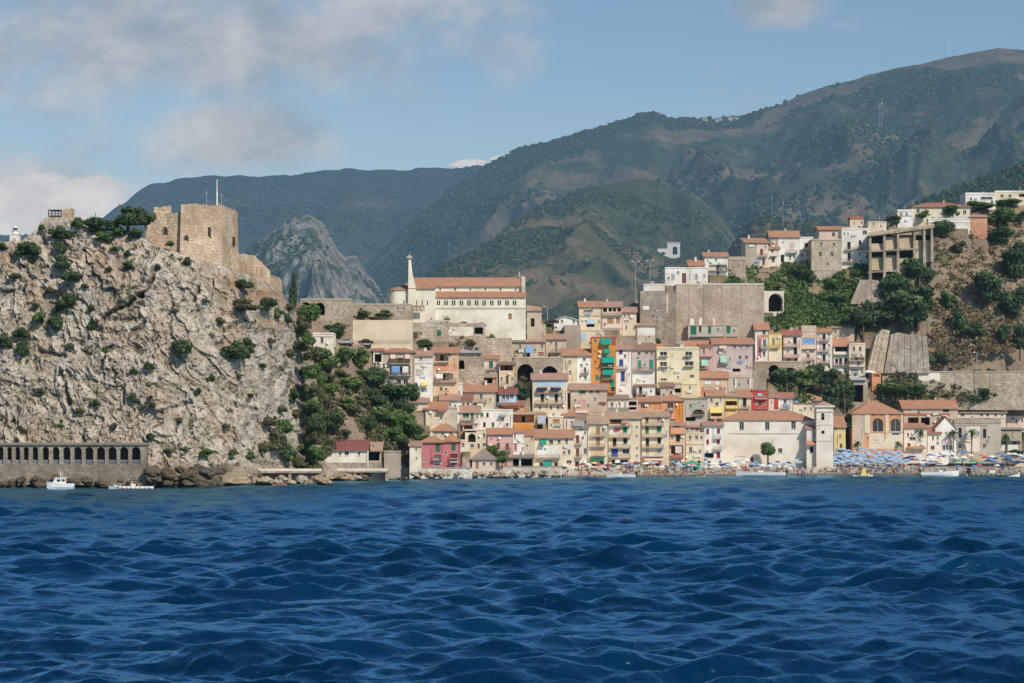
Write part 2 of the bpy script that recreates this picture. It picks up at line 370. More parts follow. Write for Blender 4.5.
# the dark wave-worn shelf along the foot
shelf = np.clip((4.6 + 1.6*fbm(X/6, Z*0, 71, 4) - Z)/1.8, 0, 1)*np.interp(rpx, [-260, 150, 260, 320, 335], [1, 1, 1.3, 1, 0])[None]
D = D + shelf*(4.2 + 2.0*fbm(X/5, Z/2.2, 73, 4))
Yd = Y - D
k1 = np.ones(25)/25
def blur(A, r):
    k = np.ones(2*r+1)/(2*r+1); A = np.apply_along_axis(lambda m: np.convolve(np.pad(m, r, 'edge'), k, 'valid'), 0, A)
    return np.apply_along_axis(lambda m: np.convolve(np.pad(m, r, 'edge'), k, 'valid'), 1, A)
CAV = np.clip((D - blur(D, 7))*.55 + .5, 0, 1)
Xd = (rpx[None]-512)*Y/F + .5*fbm(wx/2, wz/2, 61, 3)*fade
RGY = Yd.copy()
# plateau and back
rws = [np.stack([Xd, Yd, Z + .25*fbm(X/2, Z/2, 63, 3)*fade], -1)]
for e, dz in ((3, .2), (8, .4), (16, .2), (30, -1), (60, -6), (95, -30), (110, -80)):
    Yp = ytr+e; Zp = np.maximum(ztr + dz + .35*fbm(rpx/6, rpx*0+e, 81, 3)*(e < 50), -3)
    rws.append(np.stack([(rpx-512)*ytr/F + e*.0, Yp, Zp], -1)[None])
RV = np.concatenate(rws, 0); nrow = RV.shape[0]
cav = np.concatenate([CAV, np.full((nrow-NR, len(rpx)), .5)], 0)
rm = NT('cliff_rock'); p = rm.pos()
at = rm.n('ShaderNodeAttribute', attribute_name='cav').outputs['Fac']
n1 = rm.noise(p, .07, 5, .6); n2 = rm.noise(p, .3, 7, .68); n3 = rm.noise(p, 1.2, 6, .72); n4 = rm.noise(rm.vmath('MULTIPLY', p, (1, 1, .25)), .5, 6, .7)
n5 = rm.noise(rm.vmath('ADD', p, (31, 7, 2)), .12, 6, .65)
sx = rm.n('ShaderNodeSeparateXYZ'); rm.l(p, sx.inputs[0])
a = rm.mix(rm.step(n2, .32, .68), (.57,.505,.425), (.39,.325,.265))
a = rm.mix(rm.math('MULTIPLY', rm.step(n3, .5, .72), .7), a, (.22,.185,.15))
a = rm.mix(rm.math('MULTIPLY', rm.step(n1, .5, .66), .55), a, (.41,.27,.17))
a = rm.mix(rm.math('MULTIPLY', rm.step(n4, .52, .70), .55), a, (.27,.25,.235))
a = rm.mix(rm.math('MULTIPLY', rm.step(n5, .53, .66), .55), a, (.17,.15,.085))
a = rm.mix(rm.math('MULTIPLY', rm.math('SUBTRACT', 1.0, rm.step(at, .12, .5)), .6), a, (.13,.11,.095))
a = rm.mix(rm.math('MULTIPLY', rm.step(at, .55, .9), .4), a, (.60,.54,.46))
nn = rm.n('ShaderNodeSeparateXYZ'); rm.l(rm.n('ShaderNodeNewGeometry').outputs['Normal'], nn.inputs[0])
a = rm.mix(rm.math('MULTIPLY', rm.step(rm.math('ADD', nn.outputs[2], rm.math('MULTIPLY', rm.math('SUBTRACT', n2, .5), 1.4)), .75, 1.0), .7), a, rm.mix(n3, (.27,.19,.09), (.12,.12,.045)))
a = rm.mix(rm.math('MULTIPLY', rm.step(rm.noise(p, 3.2, 4, .75), .5, .72), .6), a, (.14,.115,.095))
dry = rm.n('ShaderNodeAttribute', attribute_name='dry').outputs['Fac']
a = rm.mix(rm.math('MULTIPLY', dry, .85, clamp=True), a, rm.mix(n3, (.36,.21,.11), (.25,.17,.085)))
wob_ = rm.vmath('ADD', p, rm.vmath('MULTIPLY', rm.n('ShaderNodeTexNoise').outputs['Color'], (1.6, 1.6, 1.6)))
for vs_, wd_, st_ in ((.42, .05, .75), (1.1, .07, .55)):
    vr_ = rm.n('ShaderNodeTexVoronoi', feature='DISTANCE_TO_EDGE'); vr_.inputs['Scale'].default_value = vs_; rm.l(wob_, vr_.inputs['Vector'])
    a = rm.mix(rm.math('MULTIPLY', rm.math('MULTIPLY', rm.math('SUBTRACT', 1.0, rm.step(vr_.outputs['Distance'], 0.0, wd_)), rm.step(n2, .42, .56)), st_), a, (.10,.085,.07))
n7 = rm.noise(rm.vmath('ADD', p, (3, 50, 11)), .55, 6, .72)
a = rm.mix(rm.math('MULTIPLY', rm.step(n7, .57, .68), .75), a, rm.mix(n3, (.075,.075,.04), (.16,.13,.07)))
n9 = rm.noise(rm.vmath('MULTIPLY', p, (1, 1, .18)), .16, 6, .7, .3)
a = rm.mix(rm.math('MULTIPLY', rm.step(n9, .50, .64), .6), a, rm.mix(n3, (.25,.20,.15), (.36,.285,.21)))
n8 = rm.noise(rm.vmath('ADD', p, (13, 5, 1)), .2, 5, .6)
a = rm.mix(rm.math('MULTIPLY', rm.step(n8, .55, .68), .5), a, (.33,.315,.30))
wet = rm.step(rm.math('ADD', sx.outputs[2], rm.math('MULTIPLY', rm.math('SUBTRACT', n2, .5), 5.0)), 4.6, 1.6)
a = rm.mix(rm.math('MULTIPLY', wet, .85), a, (.065,.05,.035))
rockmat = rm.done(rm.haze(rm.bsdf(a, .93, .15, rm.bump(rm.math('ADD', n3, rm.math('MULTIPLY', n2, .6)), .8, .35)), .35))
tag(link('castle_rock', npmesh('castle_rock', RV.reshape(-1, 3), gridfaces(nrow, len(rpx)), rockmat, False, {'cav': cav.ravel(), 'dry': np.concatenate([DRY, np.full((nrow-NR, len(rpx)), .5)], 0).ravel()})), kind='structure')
def Yrock(px, py):
    j = int(np.clip(np.searchsorted(rpx, px), 1, len(rpx)-1))
    col = HY - (Z[:, j]-EYE)*F/RGY[:, j]
    ok = np.nonzero(col <= py)[0]
    i = ok[0] if len(ok) else NR-1
    return float(RGY[i, j])

# ------------------------------------------------------------------ mountains
def ridge(name, crest, yc, yf, zf, seed, mat, relief=1.0, nrow=130, back=500, step=2.4, gx=190., pw=1.0, crough=2.0, scrub=None):
    a, b = crest[0][0], crest[-1][0]; px = np.arange(a, b+.1, step); cp = lerpt(px, crest)
    cp = cp + crough*fbm(px/14, px*0, seed, 5)
    ycv = lerpt(px, yc) if isinstance(yc, list) else np.full(px.shape, float(yc))
    yfv = lerpt(px, yf) if isinstance(yf, list) else np.full(px.shape, float(yf))
    zc = zray(cp, ycv); d = np.linspace(0, 1, nrow)[:, None]
    Yg = yfv + (ycv-yfv)*d; Xg = (px[None]-512)*ycv[None]/F + 0*Yg
    # keep the columns parallel to the line of sight so that the crest stands where it should
    Xg = (px[None]-512)*Yg/F
    prof = np.power(d, pw); Zg = zf + (np.maximum(zc, zf+5)[None]-zf)*prof
    win = np.minimum(np.clip(d*3.5, 0, 1), np.clip((1-d)*1.9, 0, 1))**.9
    hgt = (zc-zf)[None]/400.
    wxx = Xg + 70*fbm(Xg/320, Yg/320, seed+3, 3)
    g = ridged(wxx/gx, Yg/(gx*3.4), seed+5, 5, .5)
    Zg = Zg + relief*win*np.clip(hgt, .15, 1.6)*(62*(g-.15) + 26*fbm(Xg/70, Yg/90, seed+9, 5))
    Vg = np.stack([Xg, Yg, Zg], -1)
    bk = []
    for e in (.15, .5, 1.0):
        Yb = ycv + back*e; bk.append(np.stack([(px-512)*Yb/F, Yb, zc - (zc-zf)*e*.9], -1)[None])
    Vg2 = np.concatenate([Vg]+bk, 0)
    tag(link(name, npmesh(name, Vg2.reshape(-1, 3), gridfaces(Vg2.shape[0], len(px)), mat)), kind='structure')
    return Vg
def mountmat(name, greens, browns, bare=.5, rock=0.0, hz=1.0, bsc=1.0):
    s = NT(name); p = s.pos()
    n1 = s.noise(p, .0045*bsc, 6, .6, .5); n2 = s.noise(p, .02, 6, .65); n3 = s.noise(p, .075, 5, .7); n4 = s.noise(s.vmath('ADD', p, (900, 0, 0)), .011, 6, .65)
    a = s.mix(s.step(n3, .35, .65), greens[0], greens[1])
    a = s.mix(s.math('MULTIPLY', s.step(n1, bare, bare+.12), .9), a, s.mix(s.step(n2, .35, .65), browns[0], browns[1]))
    a = s.mix(s.math('MULTIPLY', s.step(n4, .60, .68), .65), a, browns[1])
    if rock:
        nr = s.noise(p, .03, 9, .78, .2)
        a = s.mix(s.step(nr, rock, rock+.12), a, s.mix(s.step(n3, .35, .7), (.365,.335,.295), (.245,.222,.19)))
    b = s.bump(s.math('ADD', n3, s.math('MULTIPLY', n2, .8)), .9, 9.0)
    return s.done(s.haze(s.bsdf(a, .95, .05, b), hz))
G1 = ((.035,.055,.03), (.075,.095,.045)); B1 = ((.15,.115,.075), (.20,.155,.11))
mA = mountmat('far_slope', ((.035,.055,.035), (.065,.075,.05)), ((.12,.09,.07), (.16,.12,.09)), .50, 0, .9)
mB = mountmat('main_slope', G1, ((.145,.12,.07), (.26,.19,.13)), .465, 0, .9)
mC = mountmat('crag_slope', G1, ((.16,.13,.09), (.20,.165,.12)), .56, .43, 1.1)
mD = mountmat('spur_slope', ((.05,.065,.032), (.09,.10,.045)), ((.16,.13,.075), (.22,.165,.105)), .43, 0, .9)
mE = mountmat('near_spur_slope', G1, ((.15,.12,.08), (.20,.155,.11)), .48, .62, .9)
mF = mountmat('right_slope', ((.03,.05,.025), (.055,.08,.035)), ((.08,.075,.04), (.12,.10,.06)), .60, 0, .8)
RA = ridge('far_ridge', [(-300,240),(-60,238),(0,236),(60,235),(100,220),(133,195),(150,185),(180,179),(220,175),(260,177),(300,174),(335,169),(400,170),(440,168),(480,166),(520,163),(600,170),(700,190)],
    4600, 2900, 60, 101, mA, 1.1, gx=260., crough=2.0)
RB = ridge('main_mountain', [(330,300),(370,262),(395,240),(420,212),(445,192),(470,178),(487,166),(500,158),(520,149),(560,139),(600,128),(640,115),(655,113),(668,119),(700,119),(740,117),(760,111),(785,103),(800,95),(830,85),(870,75),(900,68),(940,60),(975,52),(1000,47),(1024,50),(1100,46),(1300,70)],
    3500, [(330,2400),(560,2000),(1300,1700)], 60, 201, mB, 1.05, gx=170., crough=1.4, nrow=190)
RC = ridge('rocky_spur', [(200,330),(225,276),(240,259),(256,244),(270,234),(283,224),(295,215),(306,212),(315,216),(326,228),(336,244),(346,258),(357,259),(368,276),(382,294),(400,312),(425,335)],
    2300, 1450, 10, 301, mC, 1.5, gx=48., step=1.0, crough=6.0, pw=1.0, nrow=200)
RD = ridge('middle_spur', [(380,330),(405,300),(425,278),(445,264),(480,248),(512,224),(540,208),(565,196),(590,187),(612,184),(635,180),(660,180),(690,190),(720,215),(750,260),(780,300)],
    [(380,1800),(590,2300),(670,2500),(780,2200)], 1300, 20, 401, mD, .85, gx=110., step=1.6, crough=1.6)
RE = ridge('near_spur', [(655,330),(690,300),(715,272),(735,240),(752,220),(768,214),(790,221),(815,222),(850,232),(900,250),(960,270),(1020,300)],
    1650, 1150, 30, 501, mE, .6, gx=60., step=1.6, crough=2.0)
RF = ridge('right_ridge', [(860,260),(900,214),(930,196),(960,186),(1000,171),(1024,161),(1100,140),(1300,150)],
    1500, 1050, 40, 601, mF, .55, gx=70., crough=1.6)
# woods and scrub on the slopes: crowns far too many to count
ico = bmesh.new(); bmesh.ops.create_icosphere(ico, subdivisions=1, radius=1); ICV = np.array([v.co[:] for v in ico.verts]); ICF = np.array([[v.index for v in f.verts] for f in ico.faces]); ico.free()
def woods(name, specs, mat):
    vs, fs, cs = [], [], []; off = 0
    for G, n, rmin, rmax, sc, thr, seed in specs:
        nr, nc = G.shape[:2]
        i = RNG.uniform(0, nr-1.01, n*3); j = RNG.uniform(0, nc-1.01, n*3)
        a, b = i.astype(int), j.astype(int); u, v = (i-a)[:, None], (j-b)[:, None]
        pt = G[a, b]*(1-u)*(1-v) + G[a+1, b]*u*(1-v) + G[a, b+1]*(1-u)*v + G[a+1, b+1]*u*v
        dn = fbm(pt[:, 0]/sc, pt[:, 1]/sc, seed, 4)
        keep = np.nonzero(dn + RNG.normal(0, .10, len(dn)) > thr)[0][:n]; pt = pt[keep]
        m = len(pt); r = RNG.uniform(rmin, rmax, m)*RNG.uniform(.7, 1.25, m)
        sq = RNG.uniform(.6, .95, m); ang = RNG.uniform(0, 6.28, m); ca, sa = np.cos(ang), np.sin(ang)
        jit = 1+RNG.uniform(-.28, .28, (m, len(ICV)))
        q = ICV[None]*jit[..., None]*r[:, None, None]; q[..., 2] *= sq[:, None]
        x = q[..., 0]*ca[:, None]-q[..., 1]*sa[:, None]; y = q[..., 0]*sa[:, None]+q[..., 1]*ca[:, None]
        q = np.stack([x, y, q[..., 2]], -1) + pt[:, None, :] + np.array([0, 0, .35])*r[:, None, None]
        vs.append(q.reshape(-1, 3)); fs.append((ICF[None]+np.arange(m)[:, None, None]*len(ICV)).reshape(-1, 3)+off); off += m*len(ICV)
        cs.append(np.repeat(RNG.uniform(0, 1, m), len(ICV)))
    o = link(name, npmesh(name, np.concatenate(vs), np.concatenate(fs), mat, True, {'tone': np.concatenate(cs)}))
    return tag(o, kind='stuff')
wm = NT('woodland'); tn = wm.n('ShaderNodeAttribute', attribute_name='tone').outputs['Fac']
n3 = wm.noise(wm.pos(), .25, 4, .7)
a = wm.mix(tn, (.024,.048,.024), (.075,.10,.042)); a = wm.mix(wm.step(tn, .8, 1.0), a, (.12,.11,.055)); a = wm.mix(wm.step(n3, .4, .7), a, (.02,.032,.02))
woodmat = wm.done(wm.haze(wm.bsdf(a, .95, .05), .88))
tag(woods('mountain_woodland', [(RA, 12000, 2.6, 5.5, 260, -.02, 701), (RB, 46000, 1.5, 3.6, 150, .07, 702), (RC, 5500, .9, 2.0, 50, .10, 703),
    (RD, 13000, .9, 2.2, 90, .10, 704), (RE, 4500, .7, 1.6, 90, .03, 705), (RF, 9000, .9, 2.0, 90, -.2, 706)], woodmat),
    'dense dark green woods and scrub covering the mountain slopes behind the town', 'woodland')

# ------------------------------------------------------------------ the sea
spx = np.linspace(-330, 1350, 760); Yr = [78.]
while Yr[-1] < 800: Yr.append(Yr[-1]*(1.0028 if Yr[-1] < 330 else 1.006))
Yr = np.array(Yr)[:, None]; X = (spx[None]-512)*Yr/F; Yg = Yr + 0*X; dyr = Yr*.0028
dx = np.zeros_like(X); dyy = np.zeros_like(X); dz = np.zeros_like(X)
grp = .70 + .55*fbm(X/28, Yg/43, 905, 3)
wr = random.Random(23)
BANDS = [np.clip(.62 + 1.5*fbm(X/sx_, Yg/sy_, 910+q_*7, 4), .08, 1.9) for q_, (sx_, sy_) in enumerate(((14,20),(22,34),(34,46),(60,90),(9,15)))]
for i in range(150):
    L = .8*(34/.8)**(wr.random()**1.3)
    th = math.radians(-72) + wr.gauss(0, .62)          # travelling towards the camera and a little to the left
    kx, ky = math.cos(th)*2*math.pi/L, math.sin(th)*2*math.pi/L
    A = WAVE*L**.80*(.6+.8*wr.random())
    if L > 14: A *= .36
    fadew = np.clip((L/np.maximum(dyr*1.0, 1e-6)-2.2)/2.5, 0, 1)*BANDS[i % 5]
    ph = kx*X + ky*Yg + wr.random()*6.283
    sn, cs_ = np.sin(ph), np.cos(ph)
    dz += A*fadew*cs_; ch = .40
    dx -= A*fadew*ch*sn*math.cos(th); dyy -= A*fadew*ch*sn*math.sin(th)
calm = np.clip((lerpt(spx, [(p_[0], float(Y0(p_[0]))) for p_ in YSH])[None]-Yg)/60, .25, 1)
SV = np.stack([X+dx*calm, Yg+dyy*calm, dz*calm*1.0], -1)
sf = gridfaces(*X.shape); nb = SV.size//3
R = 30000.; far = np.array([(-R,-R,-.9),(R,-R,-.9),(R,R,-.9),(-R,R,-.9)])
SVa = np.concatenate([SV.reshape(-1, 3), far]); sfa = np.concatenate([sf, np.array([[nb, nb+1, nb+2, nb+3]])])
wt = NT('sea_water'); p = wt.pos()
sc1 = wt.vmath('MULTIPLY', p, (1.0, .62, 1.0))
w1 = wt.noise(sc1, .8, 3, .55, .6); w2 = wt.noise(sc1, 2.4, 4, .6, .5); w3 = wt.noise(sc1, 7.0, 2, .5); big = wt.noise(p, .03, 3, .5); w0 = wt.noise(sc1, .26, 3, .55, .5)
h = wt.math('ADD', wt.math('ADD', wt.math('MULTIPLY', w1, .36), wt.math('MULTIPLY', w0, .70)), wt.math('ADD', wt.math('MULTIPLY', w2, .09), wt.math('MULTIPLY', w3, .008)))
nrm = wt.bump(h, 1.0, .65)
df = wt.n('ShaderNodeBsdfDiffuse'); wt.val(wt.mix(wt.step(big, .35, .7), SEA1, SEA2), df.inputs['Color']); wt.l(nrm, df.inputs['Normal'])
gl = wt.n('ShaderNodeBsdfGlossy'); gl.inputs['Color'].default_value = (*SEAGLOSS, 1); gl.inputs['Roughness'].default_value = .24; wt.l(nrm, gl.inputs['Normal'])
fr_ = wt.n('ShaderNodeFresnel'); fr_.inputs['IOR'].default_value = 1.333; wt.l(nrm, fr_.inputs['Normal'])
fm = wt.n('ShaderNodeMapRange'); wt.l(fr_.outputs[0], fm.inputs[0]); fm.inputs[1].default_value = .021; fm.inputs[2].default_value = .36; fm.inputs[3].default_value = .015; fm.inputs[4].default_value = SEACAP
b = wt.n('ShaderNodeMixShader'); wt.l(fm.outputs[0], b.inputs[0]); wt.l(df.outputs[0], b.inputs[1]); wt.l(gl.outputs[0], b.inputs[2])
tag(link('sea', npmesh('sea', SVa, sfa, wt.done(b.outputs[0]))), kind='structure')
# ------------------------------------------------------------------ buildings
hr = random.Random(11)
def arc_pts(x0, x1, z0, z1, n=8):
    """semi-elliptical arch: springs at z1 - half width (or less), returns the curve from left to right"""
    rx = (x1-x0)/2; rz = min(rx, (z1-z0)*.6); cx = (x0+x1)/2; zc = z1-rz
    return [(cx-rx*math.cos(math.pi*i/n), zc+rz*math.sin(math.pi*i/n)) for i in range(n+1)]
def facade(mb, x0, x1, z0, z1, holes, y=0.0, ztop=None, rev=.28):
    """front wall with real openings; holes = (x0,x1,z0,z1,depth,arched)"""
    xs = sorted({x0, x1, *[max(x0, min(x1, h[0])) for h in holes], *[max(x0, min(x1, h[1])) for h in holes]})
    zs = sorted({z0, z1, *[max(z0, min(z1, h[2])) for h in holes], *[max(z0, min(z1, h[3])) for h in holes]})
    for a, b in zip(xs, xs[1:]):
        for c, d in zip(zs, zs[1:]):
            mx, mz = (a+b)/2, (c+d)/2
            if any(h[0] < mx < h[1] and h[2] < mz < h[3] for h in holes): continue
            if b-a > 1e-4 and d-c > 1e-4: mb.face([(a,y,c),(b,y,c),(b,y,d),(a,y,d)])
    for hx0, hx1, hz0, hz1, r, arch in holes:
        hx0, hx1 = max(hx0, x0+.02), min(hx1, x1-.02)
        mb.face([(hx0,y,hz0),(hx1,y,hz0),(hx1,y+r,hz0),(hx0,y+r,hz0)])
        if not arch:
            mb.face([(hx0,y,hz0),(hx0,y+r,hz0),(hx0,y+r,hz1),(hx0,y,hz1)]); mb.face([(hx1,y,hz0),(hx1,y,hz1),(hx1,y+r,hz1),(hx1,y+r,hz0)])
            mb.face([(hx0,y,hz1),(hx0,y+r,hz1),(hx1,y+r,hz1),(hx1,y,hz1)])
        else:
            ap = arc_pts(hx0, hx1, hz0, hz1); n = len(ap)
            mb.face([(hx0,y,hz0),(hx0,y+r,hz0),(hx0,y+r,ap[0][1]),(hx0,y,ap[0][1])]); mb.face([(hx1,y,hz0),(hx1,y,ap[-1][1]),(hx1,y+r,ap[-1][1]),(hx1,y+r,hz0)])
            for i in range(n-1):
                (ax, az), (bx, bz) = ap[i], ap[i+1]
                mb.face([(ax,y,az),(ax,y+r,az),(bx,y+r,bz),(bx,y,bz)])
                cx = hx0 if i < (n-1)/2 else hx1
                mb.face([(ax,y,az),(bx,y,bz),(cx,y,hz1)])
            m = n//2; mb.face([(hx0,y,hz1),(ap[m][0],y,ap[m][1]),(hx1,y,hz1)])
def cyl_rail(mb, x0, x1, y, z0, h=1.0, sp=.16, post=.02):
    mb.box(x0, x1, y-.03, y+.03, z0+h-.05, z0+h); mb.box(x0, x1, y-.02, y+.02, z0+.08, z0+.12)
    n = max(2, int((x1-x0)/sp))
    for i in range(n+1):
        x = x0 + (x1-x0)*i/n; mb.box(x-post, x+post, y-post, y+post, z0, z0+h-.05)
def roof_build(kind, mat, root, w, d, z, rise, oh=.4, th=.16, holes=None):
    mb = MB(); x0, x1, y0, y1 = -w/2-oh, w/2+oh, -oh, d+oh; ym = d/2
    if kind == 'g':      # ridge along the front
        sl = rise/ym; ze = z - oh*sl
        for ya, yb_, za, zb in ((y0, ym, ze, z+rise), (y1, ym, ze, z+rise)):
            b = [(x0,ya,za),(x1,ya,za),(x1,yb_,zb),(x0,yb_,zb)]; t_ = [(p[0],p[1],p[2]+th) for p in b]
            if ya > yb_: b = b[::-1]; t_ = t_[::-1]
            mb.prism(b, t_)
        mb.bar((x0, ym, z+rise+th), (x1, ym, z+rise+th), .13, n=6)
    elif kind == 'x':    # gable towards the sea
        hw = w/2; sl = rise/hw; ze = z - oh*sl
        for sx_ in (-1, 1):
            b = [(sx_*(hw+oh),y0,ze),(sx_*(hw+oh),y1,ze),(0,y1,z+rise),(0,y0,z+rise)]
            if sx_ < 0: b = b[::-1]
            mb.prism(b, [(p[0],p[1],p[2]+th) for p in b])
        mb.bar((0, y0, z+rise+th), (0, y1, z+rise+th), .13, n=6)
    elif kind == 'h':
        r = min(ym, w/2*.92); sl = rise/ym; ze = z-.05
        a = [(x0,y0,ze),(x1,y0,ze),(x1,y1,ze),(x0,y1,ze)]; p, q = (x0+r+oh, ym, z+rise), (x1-r-oh, ym, z+rise)
        mb.box(x0, x1, y0, y1, ze-th, ze-.01)
        mb.face([a[0],a[1],q,p]); mb.face([a[2],a[3],p,q]); mb.face([a[1],a[2],q]); mb.face([a[3],a[0],p])
        mb.bar(p, q, .12, n=6)
        for c_, e_ in ((a[0],p),(a[1],q)): mb.bar(c_, e_, .1, n=5)
    elif kind == 's':    # lean-to rising to the back
        sl = rise/d; b = [(x0,y0,z-oh*sl),(x1,y0,z-oh*sl),(x1,y1,z+rise+oh*sl),(x0,y1,z+rise+oh*sl)]
        mb.prism(b, [(p[0],p[1],p[2]+th) for p in b])
    else:                # flat slab with a low parapet
        mb.box(-w/2-.12, w/2+.12, -.15, d+.1, z, z+.16)
        pr = max(rise, .35)
        mb.box(-w/2-.02, w/2+.02, -.02, .2, z+.163, z+pr); mb.box(-w/2-.02, -w/2+.2, .203, d, z+.163, z+pr); mb.box(w/2-.2, w/2+.02, .203, d, z+.163, z+pr)
    return mb.build('roof', mat, root)
PANE = {}
def window(root, x, z, ww, hh, col=None, mode='w', depth=.22, frame='white', label=None):
    """x,z centre; pane with frame and, for painted ones, shutters"""
    mb = MB(); mb.face([(-ww/2,0,-hh/2),(ww/2,0,-hh/2),(ww/2,0,hh/2),(-ww/2,0,hh/2)])
    o = mb.build('window', glassmat(), root, loc=(x, depth, z))
    f = MB(); t_ = .06
    f.box(-ww/2, -ww/2+t_, -.05, -.004, -hh/2, hh/2); f.box(ww/2-t_, ww/2, -.05, -.004, -hh/2, hh/2)
    f.box(-ww/2+t_, ww/2-t_, -.05, -.004, hh/2-t_, hh/2); f.box(-ww/2+t_, ww/2-t_, -.05, -.004, -hh/2, -hh/2+t_)
    f.box(-.03, .03, -.045, -.005, -hh/2+t_, hh/2-t_)
    f.build('frame', flat(frame), o)
    if mode == 's':      # closed louvred shutters
        for s_ in (-1, 1):
            sh = MB(); a, b = (-ww/2+.02, -.015) if s_ < 0 else (.015, ww/2-.02)
            sh.box(a, b, -.12, -.07, -hh/2+.02, hh/2-.02)
            for k in range(max(3, int(hh/.18))): 
                zz = -hh/2+.1+k*.18
                if zz < hh/2-.12: sh.box(a+.06, b-.06, -.135, -.121, zz, zz+.09)
            sh.build('shutter', flat(col, .6), o)
    if mode == 'o':      # shutters folded open on the wall
        for s_ in (-1, 1):
            sh = MB(); a = ww/2+.03; b = a+ww*.5
            if s_ < 0: a, b = -b, -a
            sh.box(a, b, -depth-.07, -depth-.02, -hh/2, hh/2); sh.build('shutter', flat(col, .6), o)
    si = MB(); si.box(-ww/2-.12, ww/2+.12, -depth-.14, -depth+.02, -hh/2-.1, -hh/2-.005)
    si.build('sill', flat('offwhite'), o)
    return o
BUILT = []; PADS = []
USED = {}
def uniq(nm): return nm
def H(nm, label, x0, x1, ye, yb, wall, roof=None, det='', D=8.0, yaw=0.0, Y=None, cat='house', emb=3.5, stone=False, dy=0.0, group=None, chim=None, pipe=True):
    xc = (x0+x1)/2
    if cat == 'wall' and emb == 3.5: emb = 7
    if Y is None: Y = Yat(xc, yb) - .3
    Y += dy
    s_ = Y/F; W = (x1-x0)*s_ - .05; Hh = (yb-ye)*s_
    root = empty(nm, P(xc, yb, Y), math.radians(yaw), label, cat, group)
    lx = lambda px: (px-xc)*s_
    lz = lambda py: (yb-py)*s_
    toks = [t_.strip() for t_ in det.split(';') if t_.strip()]
    holes = []; todo = []
    for t_ in toks:
        k = t_[0]; c = None; body = t_[1:]
        if body.startswith(':'): c, body = body[1:].split(',', 1)
        n = [float(q) for q in body.split(',')]
        if k in 'wsodv':                      # window, shutters closed, open, door, arched window
            x, y, ww, hh = n[0], n[1], n[2]*s_, n[3]*s_
            hx0, hx1, hz0, hz1 = lx(x)-ww/2, lx(x)+ww/2, lz(y)-hh/2, lz(y)+hh/2
            holes.append((hx0, hx1, hz0, hz1, .3, k == 'v')); todo.append((k, c, lx(x), lz(y), ww, hh))
        elif k in 'lA':                       # loggia / arch, x0,x1,ytop,ybottom[,depth]
            dep = n[4] if len(n) > 4 else 1.8
            holes.append((lx(n[0]), lx(n[1]), lz(n[3]), lz(n[2]), dep, k == 'A')); todo.append((k, c, lx(n[0]), lx(n[1]), lz(n[3]), lz(n[2]), dep))
        else: todo.append((k, c, n))
    holes = [(max(a, -W/2+.06), min(b, W/2-.06), c_, min(d_, Hh-.05), r, ar) for a, b, c_, d_, r, ar in holes]
    holes = [h_ for h_ in holes if h_[1] > h_[0]+.05 and h_[3] > h_[2]+.05]
    mb = MB(); facade(mb, -W/2, W/2, -emb, Hh, holes)
    rk, rc, rise = None, None, 0
    if roof:
        rp = roof.split(':'); rk, rc = rp[0], rp[1]; rise = (ye-float(rp[2]))*s_ if len(rp) > 2 and rp[2] else .5
    gz = rise if rk == 'g' else 0
    for sx_ in (-1, 1):
        pts = [(sx_*W/2,0,-emb),(sx_*W/2,D,-emb),(sx_*W/2,D,Hh if rk != 's' else Hh+rise),(sx_*W/2,0,Hh)]
        if rk == 'g': pts = pts[:3] + [(sx_*W/2, D/2, Hh+rise)] + pts[3:]
        mb.face(pts if sx_ > 0 else pts[::-1])
    mb.face([(W/2,D,-emb),(-W/2,D,-emb),(-W/2,D,Hh+(rise if rk=='s' else 0)),(W/2,D,Hh+(rise if rk=='s' else 0))])
    if rk == 'x': mb.face([(-W/2,0,Hh),(W/2,0,Hh),(0,0,Hh+rise)]); mb.face([(W/2,D,Hh),(-W/2,D,Hh),(0,D,Hh+rise)])
    if rk is None: mb.face([(-W/2,0,Hh),(W/2,0,Hh),(W/2,D,Hh),(-W/2,D,Hh)])
    wm_ = stonemat(wall, stone if isinstance(stone, float) else 1.0) if stone else wallmat(wall)
    mb.build('wall', wm_, root)
    if roof:
        ro = roof_build(rk, roofmat(rc) if rc[0] == 'r' and rk != 'f' else (wallmat(rc) if rc in PAL and rk == 'f' else roofmat(rc)), root, W, D, Hh+.004, rise, oh=.42 if rk != 'f' else 0)
        if chim is None: chim = rk in 'ghs' and W > 4.5 and hr.random() < .6
        if chim:
            cx = hr.uniform(-.3, .3)*W; cy = D*.5 if rk != 's' else D*.8; cz = Hh+rise-.2
            ch = MB(); ch.box(cx-.3, cx+.3, cy-.3, cy+.3, cz-.5, cz+1.1); ch.box(cx-.4, cx+.4, cy-.4, cy+.4, cz+1.103, cz+1.22); ch.build('chimney', wallmat(hr.choice(['beige', 'offwhite', 'salmon'])), ro)
        elif rk == 'f' and W > 3.5 and hr.random() < .55:
            cx = hr.uniform(-.3, .3)*W; ch = MB(); ch.bar((cx, D*.5, Hh+.1), (cx, D*.5, Hh+2.4), .04, n=4)
            for q in range(5): ch.box(cx-.35+q*.02, cx+.35-q*.02, D*.5-.02, D*.5+.02, Hh+1.6+q*.16, Hh+1.64+q*.16)
            ch.build('aerial', flat('agrey'), ro)
        elif rk == 'f' and W > 3 and hr.random() < .4:
            cx = hr.uniform(-.3, .3)*W; ch = MB(); ch.lathe([(0,0),(.45,0),(.45,1.0),(.2,1.2),(0,1.2)], 10, (cx, D*.4, Hh+.17)); ch.build('water_tank', flat('agrey'), ro)
